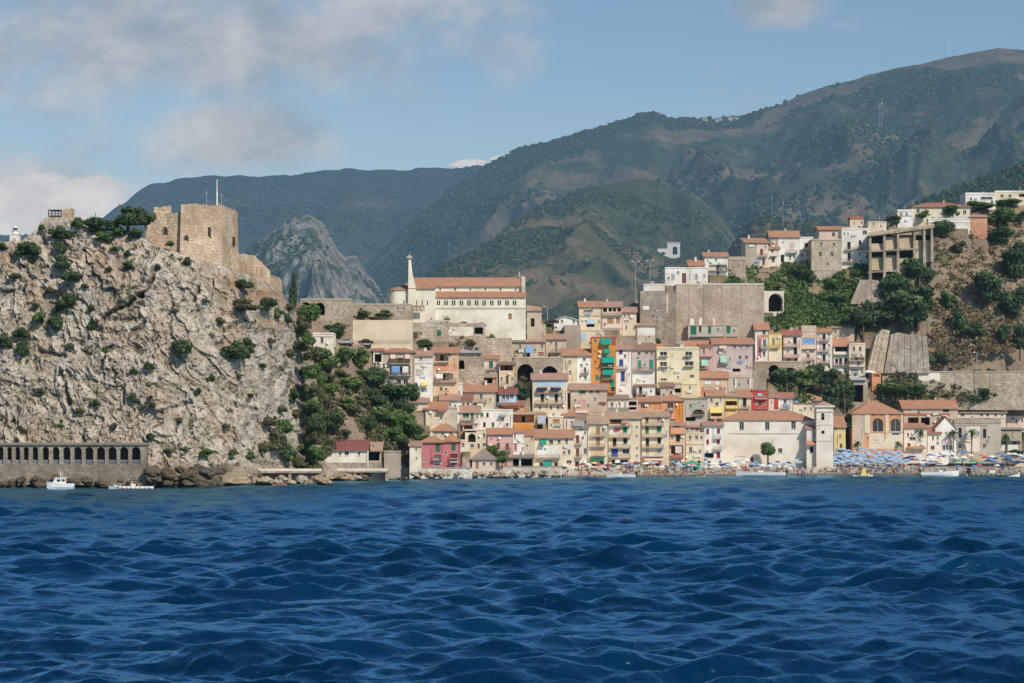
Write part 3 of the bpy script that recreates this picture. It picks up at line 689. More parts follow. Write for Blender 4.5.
        if rk in 'gsh' and pipe and W > 3:
            gt = MB(); gt.box(-W/2-.4, W/2+.4, -.58, -.44, Hh-.22, Hh-.1)
            sd = hr.choice((-1, 1))*(W/2-.12); gt.bar((sd, -.09, 0), (sd, -.09, Hh-.12), .05, n=5); gt.build('gutter', flat('rbrown', name='gutter'), ro)
    for q in todo:
        k, c = q[0], q[1]
        if k in 'wsodv':
            _, c, x, z, ww, hh = q
            if not (-W/2 < x < W/2): continue
            if k == 'd':
                if c is None: c = 'brown'
                m_ = MB(); m_.box(x-ww/2+.02, x+ww/2-.02, .2, .27, z-hh/2, z+hh/2-.02)
                for a in (-1, 1): m_.box(x+a*ww/4-ww*.17, x+a*ww/4+ww*.17, .17, .197, z-hh*.36, z+hh*.36)
                m_.build('door', flat(c, .6), root)
            else: window(root, x, z, ww, hh, c, {'w': 'w', 's': 's', 'o': 'o', 'v': 'w'}[k], frame='white' if k != 's' else c)
        elif k in 'lA':
            _, c, a, b, z0, z1, dep = q
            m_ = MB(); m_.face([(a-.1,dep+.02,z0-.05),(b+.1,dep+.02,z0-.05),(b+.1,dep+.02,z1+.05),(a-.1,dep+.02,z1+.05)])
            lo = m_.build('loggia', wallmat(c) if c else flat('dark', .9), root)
            if b-a > 3.2 and c:
                m_ = MB(); nn_ = max(1, int((b-a)/3))
                for i in range(nn_):
                    xx = a+(b-a)*(i+.5)/nn_; m_.box(xx-.5, xx+.5, dep-.06, dep-.01, z0, z0+min(2.1, (z1-z0)*.85))
                m_.build('door', flat('dark', .8), lo)
        elif k in 'bB':                       # balcony floor: x0,x1,y ; B = plain slab
            n = q[2]; a, b, z = lx(n[0]), lx(n[1]), lz(n[2]); pj = 1.0
            m_ = MB(); m_.box(a, b, -pj, -.004, z-.16, z); bo = m_.build('balcony', flat(c or 'concrete', .9), root)
            if k == 'b':
                m_ = MB(); cyl_rail(m_, a+.03, b-.03, -pj+.06, z+.003, .95)
                for xx in (a+.06, b-.06):
                    m_.box(xx-.025, xx+.025, -pj+.1, -.02, z+.9, z+.95)
                    for yy in (.3, .5, .7): m_.box(xx-.015, xx+.015, -yy-.015, -yy+.015, z+.003, z+.9)
                m_.build('railing', flat('rbrown' if c is None else 'dark', name='railing'), bo)
        elif k == 'p':                        # solid parapet / band: x0,x1,ytop,ybottom
            n = q[2]; m_ = MB(); m_.box(lx(n[0]), lx(n[1]), -.9, -.004, lz(n[3]), lz(n[2])); m_.build('parapet', wallmat(c), root)
        elif k == 't':                        # thin string course or cornice
            n = q[2]; m_ = MB(); m_.box(lx(n[0]), lx(n[1]), -.14, -.003, lz(n[3]), lz(n[2])); m_.build('cornice', flat(c), root)
        elif k == 'k':                        # painted panel, standing 4 cm proud: x0,x1,ytop,ybottom
            n = q[2]; m_ = MB(); m_.box(lx(n[0]), lx(n[1]), -.045, -.004, lz(n[3]), lz(n[2])); m_.build('panel', wallmat(c), root)
        elif k == 'a':                        # awning: centre x, centre y, w, h
            n = q[2]; ww, hh = n[2]*s_, n[3]*s_; x, z = lx(n[0]), lz(n[1]); pj = 1.3
            m_ = MB(); A = [(x-ww/2,-.03,z+hh/2),(x+ww/2,-.03,z+hh/2),(x+ww/2,-pj,z-hh/2+.25),(x-ww/2,-pj,z-hh/2+.25)]
            m_.prism([(p[0],p[1],p[2]-.03) for p in A][::-1], A[::-1]); m_.box(x-ww/2, x+ww/2, -pj-.02, -pj+.01, z-hh/2, z-hh/2+.24)
            m_.build('awning', flat(c, .85), root)
        elif k == 'c':                        # hanging cloth / roller blind
            n = q[2]; ww, hh = n[2]*s_, n[3]*s_; x, z = lx(n[0]), lz(n[1]); m_ = MB(); N = max(4, int(ww/.25))
            for i in range(N):
                a, b = x-ww/2+ww*i/N, x-ww/2+ww*(i+1)/N; ya, yb_ = (-.75-.06*(i % 2)), (-.75-.06*((i+1) % 2))
                m_.face([(a,ya,z-hh/2),(b,yb_,z-hh/2),(b,yb_+.1,z+hh/2),(a,ya+.1,z+hh/2)])
            m_.build('blind', flat(c, .85), root)
    if cat in ('house', 'apartment house', 'hotel', 'tower house', 'mansion') and not stone:
        occ = [(h_[0]-.25, h_[1]+.25, h_[2]-.3, h_[3]+.25) for h_ in holes]
        for q in todo:
            if q[0] in 'bBpkac' and isinstance(q[2], list):
                n = q[2]
                if q[0] in 'bB': occ.append((lx(n[0])-.1, lx(n[1])+.1, lz(n[2])-.3, lz(n[2])+1.1))
                elif q[0] in 'p': occ.append((lx(n[0]), lx(n[1]), lz(n[3]), lz(n[2])))
                elif q[0] in 'ac': occ.append((lx(n[0])-n[2]*s_/2-.1, lx(n[0])+n[2]*s_/2+.1, lz(n[1])-n[3]*s_/2-.1, lz(n[1])+n[3]*s_/2+.1))
        want = min(5, int(W*Hh/16)); tries = 0
        while want and tries < 60:
            tries += 1; kind = hr.choice(['ac', 'washing', 'dish', 'vent', 'vent', 'washing', 'pipe']); ww, hh = dict(ac=(.9,.65), washing=(1.8,.9), dish=(.8,.8), vent=(.7,.9), pipe=(.12, 3.0))[kind]
            if W < ww+1 or Hh < hh+1.5: continue
            x = hr.uniform(-W/2+.4+ww/2, W/2-.4-ww/2); z = hr.uniform(.8+hh/2, Hh-.5-hh/2); bb = (x-ww/2, x+ww/2, z-hh/2, z+hh/2)
            if any(bb[0] < o_[1] and bb[1] > o_[0] and bb[2] < o_[3] and bb[3] > o_[2] for o_ in occ): continue
            occ.append((bb[0]-.2, bb[1]+.2, bb[2]-.2, bb[3]+.2)); want -= 1; m_ = MB()
            if kind == 'ac':
                m_.box(bb[0], bb[1], -.38, -.05, bb[2], bb[3]); m_.build('air_conditioner', flat('palewhite'), root)
            elif kind == 'washing':
                xx = bb[0]
                while xx < bb[1]-.25: w1_ = hr.uniform(.25, .55); d1 = hr.uniform(.4, .9); m_.face([(xx,-.42,bb[3]-d1),(xx+w1_,-.45,bb[3]-d1),(xx+w1_,-.4,bb[3]),(xx,-.4,bb[3])]); xx += w1_+.06
                m_.box(bb[0]-.1, bb[1]+.1, -.41, -.39, bb[3], bb[3]+.03); m_.build('washing_line', flat(hr.choice(['palewhite', 'palewhite', 'skyblue', 'apink', 'dred', 'agrey']), .9), root)
            elif kind == 'dish':
                m_.lathe([(0,0),(.2,.03),(.36,.12)], 10); ds = m_.build('satellite_dish', flat('palewhite'), root, loc=(x, -.3, z)); ds.rotation_euler = (1.2, 0, .5)
            elif kind == 'vent':
                window(root, x, z, ww, hh, None, 'w', -.012, frame='offwhite')
            else:
                m_.bar((x, -.08, z-hh/2), (x, -.08, z+hh/2), .06, n=5); m_.build('drainpipe', flat('rbrown', name='gutter'), root)
    BUILT.append((root, xc, yb, Y)); PADS.append((x0, x1, yb, Y, D, 40 if x0 > 380 else 6)); return root
# ------------------------------------------------------------------ the houses: name, label, x0, x1, eave, foot, wall, roof, details
# --- left group below the terrace
H('house', 'beige house with pink awnings and a blue curtain beside the white house', 382,414,352,387,'beige','h:rred:346','a:apink,393,356.5,5,5;a:apink,407.5,356.5,5,5;l:beige,389,410,358,363;b389,410,363.6;l:palepink,390,410,365.5,374;c:skyblue,396,370,8.5,8;c:palewhite,405.5,370,6,7;b389,411,375.6;w399,382,4,5;w405.5,382,4.5,6;k:white,383,389,376,387')
H('shed', 'small red roofed lean-to with open dark front at left of the pink awning house', 373,383,351,365,'offwhite','s:rred:346.5','l374.5,381.5,354,362',cat='outbuilding',D=5)
H('house', 'tall narrow white house with two small square windows next to the beige awning house', 414,432.6,355.5,396,'white','g:rpink:351','w421,358.5,2.5,3;w418.6,372,4.5,4.5;t:pinkgrey,414.3,432.3,363,363.7;k:grey,416,423.5,369,376;a:ayellow,425,384,7,4;d:agrey,424,390,6,4;w416,384,3,3')
H('house', 'peach house with orange roof and two open loggias stacked above each other', 433,458,352.5,395,'peach','g:rorange:347.5','l:beige,435,448.5,353.8,361;w449.5,354.5,3.2,4;B435,449,362;k:salmon,434,457,364,371;l:offwhite,436,451,373,380.5;c:palewhite,439.5,376.5,7,5.5;w451.5,376.5,3,6;b434,457,381.8;k:white,432.8,434,353,395;w441,389,3,4')
H('retaining_wall', 'old stone road wall with a dark round arch right of the peach house', 457,484,353,391,'stone',None,'A458.8,464.5,360,369,2.5;p:agrey,458,482,350.6,353',cat='wall',stone=True,D=6,dy=3)
H('house', 'white cube house with a tiny window below the peach loggias', 452,462.5,384,396,'white','f:white:383','w459,392,1.8,2.2;w455.5,390,1.5,2',D=6)
H('house', 'small house with pink roof among the green bushes at the left edge of the village', 411,428,402,410,'palepink','g:rpink:398.5','w417,406,2,2.5',D=5)
H('house', 'low house with pinkish tiles and a white wall below the white cube house', 440,459,400,411,'white','s:rpink:394','d:brown,443,406,2,6;w450,405,2,3;w455,406,2,3',D=5)
H('house', 'low house under a dark maroon roof in the middle of the left rooftops', 459,472,400,410,'offwhite','s:rmaroon:393.5','w463,405,2,4;d:dark,468,406,2,6',D=5)
H('house', 'flat grey white house with blank front under the upper road, orange roof behind', 469,483.5,358,375,'grey','f:grey:357','w480,370,2,2.5',D=6)
H('house', 'pink house with a green door on its little balcony by the upper arches', 483.5,499,358.8,374,'palepink','s:rorange:354','s:green,491,365,4,7;b487,496,369.8;w496.3,362.5,1.6,2;a:agrey,492.8,372.6,7,2')
H('house', 'cream house with a brown covered loggia and yellow parapet left of the big arches', 499,514.6,364,388,'cream','g:rbrown:362','l:brown,500,513,365,370.6;k:yellow,500,514,371.2,374;w501.4,379,2,4;d:brown,507.2,380,2.6,8;b502,514,386.6;w512,379,2,4')
H('house', 'pink walled house with a wide dark garage opening', 466,496,377,385,'salmon','s:rtan:373.5','w473,379,1.8,4;l478,492.5,378,383.6,2.5',D=5)
H('house', 'beige house with an orange lean-to roof and a white awning at its door', 464,496,391.5,409,'beige','s:rorange:383.5','w481,396.5,2.6,6;b474,487,402;c:palewhite,480,405.5,6,4;w490,400,2,3;d:dark,475,406,2.5,5;w468,397,2,3')
H('house', 'pale blue walled small house with purple brown roof beside the dark green tree', 499,517,393.5,402,'paleblue','g:rmaroon:388.5','w503.5,397,3,5;w507.5,397,3,5;w511.5,396,3.5,4.5',D=5)
H('house', 'low orange house with red brown roof and dark awning under the purple roofed house', 502,524,405,412,'salmon','s:rred:401','a:brown,512,407,16,3;d:dark,507,409,3,5;w518,409,4,3',D=5)
H('viaduct', 'stone wall of the upper road with two large dark arches', 514,563,358,386,'stone',None,'A517.3,533.6,364,381,3.5;A541.8,557.6,366,381,3.5;t:beige,514,563,357,358.2',cat='wall',stone=True,D=7,dy=-1)
H('apartment_building', 'long low grey beige building with pink roof and one blue awning on the upper road', 510,545,341.5,358,'beige','g:rpink:336','w520,346.5,2.2,4;a:skyblue,529,349.5,7,7;d:dark,528.5,355,3,4;w542,346,2,5;d:rred,541,354,5,4;p:agrey,511,544,357,358.6',D=9)
H('house', 'beige house with pink roof and a balcony, right of the blue awning building', 545,566,339,358,'beige','g:rpink:334','w556,345,2.4,6;b552,561,352.3;w556,350,2,3.5;d:brown,549,355,2.4,4',D=9)
H('apartment_building', 'broad cream apartment house with twin dark awnings above the second tier of balconies', 532,567.5,379.5,412,'cream','g:rpink:373.5','a:navy,542,389,10,3.2;a:navy,556,389,10,3.2;b537,549,393;b551,563,393;s:dark,542.3,398,3.4,8;s:dark,556.3,398,3.4,8;b536,549,403.6;b551,564,403.6;w540,407.6,2.4,3.6;w547,407,2,3;w551,407.6,2.4,3.6;w558,407.6,2.4,3.6;k:paleblue,535,565,381,386;w543,384,2,2.6;w557,384,2,2.6',D=9,cat='apartment house')
H('house', 'house with a deep shadowed roof terrace on posts and an orange wall below', 510,545,414.5,433,'ochre','f:rtan:411.5','l:salmon,513,534,415,422.6,3;p:orange,514,531,424.5,430;a:agrey,541.5,419.5,8,8.5;d:dark,540,427,6,4;w534,427,2,3',D=7)
H('house', 'cream house with one wide brown shuttered window behind the long orange roof', 548,563.5,417.5,431.5,'cream','f:offwhite:416','s:tan,556.3,421,7,3.6;w551,425,1.6,2.4')
H('house', 'narrow house with an orange lean-to roof and white pillars right of the brown shuttered window', 563.5,575,416,431,'offwhite','s:rorange:410','w566.5,424,1.6,8;d:palepink,571,425,3,8',D=6)
H('house', 'long white house with green shutters and plain front above the pink house', 480,513,410.5,431.5,'white','f:white:409.5','s:green,481.5,414.8,3.4,4;s:dark,487.5,415,2.2,4.4;s:dark,484.4,424.6,2.6,4.6;s:green,493,424.6,2.6,4.6;w507,424.8,3,3.6;a:agrey,503.5,415,7,2.4;w500,423,1.5,1.5')
H('house', 'white house with pinkish tiles, green blinds and a small balcony', 456,480,412.3,424,'offwhite','g:rpink:406','s:green,466,415.2,6,5;s:green,472,416.3,2.6,7;w457.3,414.5,2,3.4;b461,475,420;w477,417,2,3')
H('house', 'small house with orange lean-to tiles peeping over the long white house', 496,510,411,420,'offwhite','s:rorange:407.5','w503,414,2,2',D=5,dy=4)
H('house', 'pale pink house with two brown shutters and a bright orange roof near the shore trees', 487,513,434,455,'pink','g:rorange:429','s:brown,498.3,446,3.2,6.5;s:brown,507.2,446.8,3.2,7;w491,439,1.8,2.5;b504,511,451')
H('house', 'narrow white house squeezed between the pale pink house and a beige one', 513,524,432.5,455,'white','s:rorange:429','w514.8,436,1.8,6;s:crimson,515.4,447,3,7.4;w522.4,449,1.8,4;t:grey,513.2,523.8,443,443.6',D=7)
H('house', 'plain beige house with shadowed downpipe between the white and the green awning house', 524,534,435.5,457,'beige','s:rorange:431','w531.5,439,2,3.4;w527,446,1.8,3',D=7)
H('house', 'cream and white shore house with green awnings under a long bright orange roof', 533.5,574,437.6,468,'cream','g:rorange:430.4','a:teal,543.2,442,6,6;w551,442,4,4.6;w559,441.5,3,4;w566.5,441,2.4,6;k:white,537,561,446,457.4;s:dark,541.6,452.8,4.2,8.2;s:dark,553.6,452.8,4.2,8.2;b537,560,458.2;a:teal,548,463.5,8,5.5;d:dark,541,465,3,5;d:dark,556,465,3,5;w569,452,2.6,5;w569,462,5,3.4',D=9)
H('house', 'crimson house with green shutters, two balconies and twin orange hipped roofs', 421,443,442,467,'crimson','h:rorange:435.6','s:green,437.6,447.6,4,9;l:grey,434.6,441,455,459.6,.8;b432.5,442.5,459.8;w437,464,5,4;k:agrey,433,442,461.5,464;w427,448,.9,1')
H('house', 'right half of the crimson pair, narrower, with a dark covered balcony', 443,460,441.2,467,'crimson','h:rorange:434.6','s:green,453.4,447.2,4,7.4;l:dark,450,457.5,454,457.8,.8;b449.5,458,458.6;w454,463.6,6,4;a:agrey,454,461.6,8,2')
H('house', 'white side house with two tiny windows left of the crimson house', 409.5,421,446,467,'offwhite','s:rpink:441.6','w416,449.2,2,2.4;w416.3,458.3,2,2.4',D=6,chim=False)
H('house', 'cream house with two square windows and orange hip roof above the crimson house', 432,456.5,430.5,440,'cream','h:rorange:423','w442.5,433.4,2.4,3;w451,433.4,2.4,3;w436,434,1.5,1.5',D=7)
H('house', 'tall cream house with a red awning at the corner and two narrow windows', 425,447,409,425,'cream','s:rorange:402','w441,420,2.6,6;w445.6,419.5,1.2,4;a:rred,442.4,410,9,3.4;w431,416,1.4,2',D=7)
H('house', 'blank grey white house between the red awning house and the green blinds', 447,457,408.5,424,'grey','f:grey:407.6','w452,414,1.4,1.8',D=6)
H('house', 'beige house with a round window below a tall arched opening', 465,486,430.5,451,'cream','f:cream:429.6','A468,475.6,433.6,442,1.2;v472,445.7,3.8,3.8;l:brown,463.5,476,431,432.5,.6;w484,435.5,2.4,5;w484,444.8,3.4,3.4;d:brown,478.6,446,2,5',D=7)
H('house', 'house front with dark loggia under a reddish pergola roof', 462,477,424.5,431,'palepink','s:rpink:422.5','l:brown,464,475.5,425,429.6,1.6',D=5)
H('shed', 'tiny white hut with a tan door at the end of the crimson house', 460,465.3,441,451,'white','f:white:440','d:tan,462.9,445,3,4.4',D=4,cat='outbuilding')
H('boathouse', 'low pinkish building under a broad grey roof by the sea wall', 472,496,459,471,'palepink','h:rgrey:449','d:tan,477,465.5,3,7;w484,464,3,3;w491,464,3,3',D=9,cat='boathouse')
H('carport', 'long dark carport with grey roof and white posts behind the sea wall', 506,533.5,457.5,468,'stone','s:rgrey:455','l507,519,459,467,3.5;l521,532.6,459,467,3.5;k:palewhite,519.4,520.4,458,468',D=6,cat='carport')
# --- centre, upper part
H('apartment_building', 'beige block with pinkish roof and cantilevered slab, highest at the centre', 579,601.5,306.6,329,'cream','g:rorange:301','w587,311,7,2;w591.5,310.6,2.4,2.6;k:paleblue,586,594,319,324;l586.5,594.5,323.5,327,.8;B575,602,329.6;w599,321.6,1.8,2.4;t:salmon,579.2,601.2,315.4,316.2',D=9,cat='apartment house')
H('apartment_building', 'beige block with arched upper loggia and yellowish blinds beside the slab block', 601.5,622,306.6,329,'palepink','g:rpink:301.5','A603,607,307.6,312,1;A608.6,612,307.6,311.6,1;A613,616,307.8,311.6,1;A617.5,621,307.8,311.6,1;p:concrete,602,622,312.6,315.6;s:tan,610.4,320.8,6.4,5;s:tan,618,320.4,3.6,5;t:beige,601.6,622,327.6,328.6',D=9,cat='apartment house')
H('house', 'cream house with salmon roof and three small windows right of the arched loggia', 621.8,636.5,312,335,'cream','g:rpink:307','w624.8,315.6,1.8,3.4;w628.6,315.6,1.8,3.4;w626.2,321,5,1.4;w626.3,327.6,1.8,4')
H('house', 'small white house with three square windows on the skyline right of the church', 554,577.5,320,330,'white','x:white:316.5','w557.7,321.6,2.6,2.8;w562,321.2,2.6,2.8;w573.6,321.6,2.2,3.4',D=7)
H('retaining_wall', 'bare grey concrete wall block below the small white skyline house', 564.5,580.5,325,350,'concrete',None,'w573,329,.8,.8',cat='wall',D=6,dy=3)
H('house', 'cream terrace house with a blue van sized blind between concrete wall and orange house', 580.5,604,331,351,'cream','f:cream:330','w598,334,3,1.4;k:paleblue,581,586,333,341;w584,339,2,3;d:agrey,582,338.6,3,4;w590,343,2,2.4',D=7)
H('apartment_building', 'bright orange tower house hung with teal awnings', 591.5,616,338,394,'orange','f:rred:336.6','k:red,611,615.6,338,345;a:teal,606,341.6,11,6.4;w595,341,3,3;a:teal,606.6,350.6,6,6.2;w606.6,354.2,5,2;w594.6,351.6,2,2.2;a:teal,608,359.6,12.4,7.4;l:navy,601.5,614,362.8,367,.9;b601.5,614,367.4;c:palewhite,610,365.4,4,1.6;a:teal,608,371.6,11,7;w607,376.6,8,3;b602,614,379;w595,362.2,2.2,3;w597,369,2.4,2.6;s:teal,597,377.6,3.4,5.4;w595,384.5,2,2.4;s:teal,612,382.6,4.6,7.6;d:dark,613,389,4,4.6;b609,616,392;w605,388,2.6,3.4',cat='apartment house')
H('house', 'pale yellow house with two tiny ledged windows under an orange roof', 562.5,577,355.4,383,'paleyellow','g:rorange:349.2','w569.6,361.6,2.8,2;t:concrete,567.8,571.6,363.2,363.8;w570,372,2.8,2;t:concrete,568,572,373.6,374.2;w572,379,1.2,1.4',D=8)
H('house', 'white house with potted plants on its balcony beside the orange tower house', 577,591.6,355.4,385,'white','g:rorange:349.2','v584.2,359.2,3,3;w585,370,2.6,5.4;b581.4,589,373;w585.4,377.6,2.4,4;w580.4,377,1.6,2',D=8)
H('apartment_building', 'white house with cobalt blue shutters on three floors', 616,632.2,349.3,394,'white','g:rpink:344','s:blue,620.8,351.8,3.6,4.4;s:blue,621.2,362.8,4,7;b617.6,627.6,368.6;s:blue,622.8,376.4,4,10;w625,356,2.4,3.4;t:pink,620.6,625.6,384.4,385.4;w629,374,1.4,2',cat='apartment house')
H('apartment_building', 'tan fronted house with two pairs of green shutters over a white ground floor', 632.2,655.4,349.6,394,'pinkgrey','g:rbrown:344','w639,353.6,3,3;w646.4,353,3,3;s:teal,639.4,364.8,3.2,8.2;s:teal,651.2,364.4,4,9;b634,654.4,370.6;k:white,632.4,655.2,371.4,394;w651.6,354,2,4;w644.5,365,2,3;w651,384,2,3',cat='apartment house')
H('house', 'beige low house with a green shutter and white framed triple window', 570,607,389.6,413,'beige','g:rpink:384','s:green,582.2,391.8,6.4,4;w591,391.4,3.6,3.6;w597.6,391.4,4,3.6;w595,398.8,3,1.8;k:pink,579,586,400,407;a:apink,580.6,411.8,14,2.6;w600,395,1.2,1.2')
H('shed', 'little lean-to with orange tiled roof sloping out below the beige low house', 590,606.5,411.8,418,'beige','s:rorange:404.6','w597,414.6,2,2',D=5,cat='outbuilding')
H('house', 'grey roofed house with two dark windows in a pale front below the blue shutters', 607,628,398.6,409,'offwhite','s:rgrey:395','w612,404.4,2.8,4.2;w619,404.4,2.8,4.2;d:agrey,625,405,2,5',D=5)
H('shed', 'narrow grey corrugated roof in front of the two dark windows', 608,627.6,411.8,416,'grey','s:rgrey:406.8','w618,413,2,1.4',D=4,cat='outbuilding')
H('house', 'small house with dark double balcony opening at the edge of the salmon house', 627.5,638,399.6,415,'palepink','f:rtan:398','l628.8,636.6,401.4,405.4,1.6;l628.8,636.6,407,409.8,1.6;B628,637.4,411',D=6)
H('house', 'white house with pinkish roof and a tall dark green window below the green shutters', 636,655,385.6,402,'white','s:rpink:383','s:dark,640.6,390.2,3,8;s:green,641,397.4,3,4.6;w651,391,2,2.6;b638,647,394.6',D=6)
H('house', 'salmon house wall with a round green window above the waterfront balconies', 638,661,401.5,417,'salmon','s:rorange:396','v642.4,406.2,3.6,4.6;t:ayellow,649,661,410.4,411.4;k:orange,654,656.6,402,409;w650,405,1.6,2',D=6)
H('house', 'deep salmon house with orange hipped roof and one dark window with laundry', 661,683.5,400.6,423,'salmon','h:rorange:394','w670.4,405.8,6,5.6;b667,674,410.2;c:palewhite,671,409.2,3.6,2.4;k:orange,675,683,402,422;w670,416,2.6,4.4;w673,420,6,2',D=8)
# --- the yellow palazzo and its neighbours
H('apartment_building', 'large pale yellow apartment house with few ledged windows at the centre', 656.6,699.4,348.2,391,'paleyellow','f:paleyellow:347.4','w663.4,353.6,7,4;B659,668,356.2;w688.6,353.6,7,4;B684,693,355.8;w663.4,364,7,4.4;B658.6,668,366.8;w689,363.4,8.6,4.4;B684,694,366.2;w663.6,379.4,6,2;t:cream,656.8,699.2,349,349.8;w672,355,1.2,.8;s:brown,692,376,4,2.2;w678,377,2,2',D=10,cat='apartment house')
H('house', 'lilac topped penthouse on the roof of the large pale yellow apartment house', 666,684,343.6,349.4,'offwhite','f:pinkgrey:341.6','w672.6,345.6,3,2.6;w677.8,345.6,4,2.6;w669,345.6,1.6,2.4',Y=None,D=4,dy=3)
H('shed', 'orange hipped roof corner left of the lilac penthouse', 655.4,665.4,347.6,354,'peach','h:rorange:340',D=5,det='w661,350,1.4,1.4',cat='outbuilding',dy=4)
H('shed', 'orange roofed attic right of the lilac penthouse', 684,712,347.3,354,'peach','g:rorange:341',D=6,det='w690,349.6,1.4,1.4',cat='outbuilding',dy=4)
H('house', 'narrow pink house strip with two dark windows right of the pale yellow apartment house', 699.4,712.6,346,378,'pink','s:rred:343.4','w703.6,351,2.2,6;w710,350,1.8,2.6;B699.6,712.4,356.2;a:mint,704.4,362.6,6.4,7;w703,368,3,3.6;b700,708,368.4;w709,372,1.6,2.4',D=8)
H('apartment_building', 'wide greyish pink apartment house with a mint awning and white framed windows', 712.6,753.4,343.8,378,'pinkgrey','g:rorange:338','a:apink,722.6,347,7,3.6;a:mint,723.4,359.4,6.6,7;b719,728,364;w723,366.4,2,2;w734.6,346.4,2.4,4.4;w740.6,346.6,2,3.4;w747.4,346,3,2.6;w740,357.4,3,3.4;w746.4,357.4,3,3.4;w746.8,367,2,2.6;k:white,724,732,368.4,371.4;l732.4,740.4,368.6,371.6,1;w730,359,1.6,2.4',D=10,cat='apartment house')
H('apartment_building', 'pale grey house with green rails and columns on its roof terrace under the great wall', 688,738,326,341,'grey','f:concrete:325','s:green,693.4,330.6,6,8.4;s:dark,700.2,329,2.2,6;s:green,709.6,329.6,3,8;s:green,728.4,329.6,4,7.6;B690,738,336.4;w700.4,338.4,2,2.6;w718,330,2,3.4;w723,330,1.4,2.4;w734,331,2.2,3;k:white,690,694,318.6,325;k:white,699,702,318,325;k:palepink,713,715,318,325',D=9,cat='apartment house')
H('house', 'beige house with blank white panel on its front by the dark lamp post', 636.5,656,325.4,342,'beige','s:rtan:321.4','k:white,637.6,655,326.4,335.6;w641,333.6,2,1.2;w646,339,1.6,1.6',D=7)
H('house', 'house under a crimson roof with a white sun sail on its terrace', 736,754.6,322.2,342,'cream','g:rred:317','a:palewhite,745,326.8,14,3.4;l:salmon,740,753,327.6,331,1;p:salmon,737,753,331,332.4;w741,337,2.6,4.4;w751.6,337.4,2.4,5;w746,334.6,1,1;b748,757,341.4',D=8)
H('house', 'tall narrow house with an orange roof and crimson strip down its left side', 755,768.8,329.4,362,'white','g:rorange:322','k:crimson,757.4,761.4,338,358;w764,331.8,3,6;w764.4,343.2,3,8;b760.6,768,348.4;k:salmon,757,768,335,338;w764,354,2.4,5',D=8)
H('house', 'yellow ochre house with a single narrow window over an iron balcony', 768.8,782,333.6,362,'yellow','f:rtan:332.4','w773.4,341.4,2.4,6.4;b770,779.4,347.8;w774.6,350.4,2,2;d:brown,774.6,356,3,6;k:cream,769,781.8,350,361.8',D=8)
H('house', 'small brown roofed house behind the yellow ochre one', 775,786,330.4,338,'beige','x:rbrown:324',D=6,det='w780,333,1.4,1.6',dy=5)
H('apartment_building', 'pale pink house with three brown balconies and a red eaves line', 783,801.4,335,368,'palepink','g:rred:330','s:dark,795,340.6,3.4,7;s:dark,795.4,351,3.4,7;s:dark,796,362,3,7;b784,797.6,346.6;b784,798.6,357.4;w788.6,360.4,4,4;k:pink,783.4,801,334.6,335.6',cat='apartment house')
H('apartment_building', 'cream house with a wide blue glazed veranda on its upper floor', 801.4,816.2,332,370,'palepink','f:beige:325.6','s:skyblue,808.4,341,12.6,5.6;B801.6,816,348.8;k:peach,801.6,816,334,337.4;b804,812,360.4;w808,356,3,4;w813.2,363,2,7;w805,365,2,3',cat='apartment house')
H('apartment_building', 'slim pale house with a column of stacked balconies and red roof', 816.2,832.4,332,371,'offwhite','g:rorange:328.6','s:dark,824,337,3,6;s:dark,824,347,3,7;s:dark,824,358,3,7;w829,335,1.8,3;w829,345.4,1.8,3;w829,355.4,1.8,3;b818,829,341;b818,829,351.6;b818,829.6,362.6;k:pinkgrey,819,822,333,365;d:dark,829,366,2,4',cat='apartment house')
H('apartment_building', 'pale house with orange roof and dark glazed top loggia in the upper row', 833,849,346,374,'offwhite','g:rorange:338.4','l:dark,835,848,346.8,351.6,1.2;B833.4,848.8,354.4;s:dark,836.6,361,3,5;s:dark,840.6,361.4,3,6.4;s:dark,845.6,361.4,3,6.4;b833.6,848.4,365;w845,370,3,4;w838,371,2,2',cat='apartment house')
H('apartment_building', 'cream end house with twin windows above a shadowed balcony and grey door', 849,865.4,344.6,379,'cream','f:cream:343','w853.8,348.8,2.6,4.6;w860.2,348.8,2.6,4.6;l:beige,850.4,864,357,360.4,1;b850,864.6,360.8;w858.4,363,3,4;B849.4,865,366.6;d:agrey,854.6,372.6,7,7;w862,371,2,3',cat='apartment house')
H('house', 'long beige upper storey wall with tiled edge behind the right end of the row', 810,855,327.4,341,'beige','g:rtan:325','w820,332,1.6,2;w840,333,1.6,2;w848,332,1.4,2',D=6,dy=7)
H('garage', 'concrete garage with a tall dark opening under the end house', 848,868,381,404,'concrete','f:concrete:379.6','l849.6,863.4,385,402,3;p:agrey,850,866,377.6,380',cat='garage',D=7)
H('kiosk', 'orange snack hut on the terrace beside a white parasol', 872,881,372,380.6,'salmon','f:rorange:371','l:salmon,873.4,879.6,374,377,.8',D=3,cat='kiosk')
H('viaduct', 'stone road viaduct with two low arches under the upper row of houses', 754,806,362,378,'stone',None,'A768.4,779.6,365,376,2.6;A784,796.6,367.6,375.6,2.6;t:beige,754,806,361,362.2',cat='wall',stone=True,D=5,dy=2)
H('retaining_wall', 'rough grey stone garden wall behind the red house', 751,766.5,370,391,'concrete',None,'',cat='wall',stone=1.4,D=5,dy=3)
H('house', 'grey plastered house with two thin white pillars above the church roof', 727,751,377.6,391,'grey','f:beige:375','w734,382.6,1.8,7.4;k:white,735,736.4,379,388;w748,382,2,6;k:white,749.6,751,379,388',D=6)
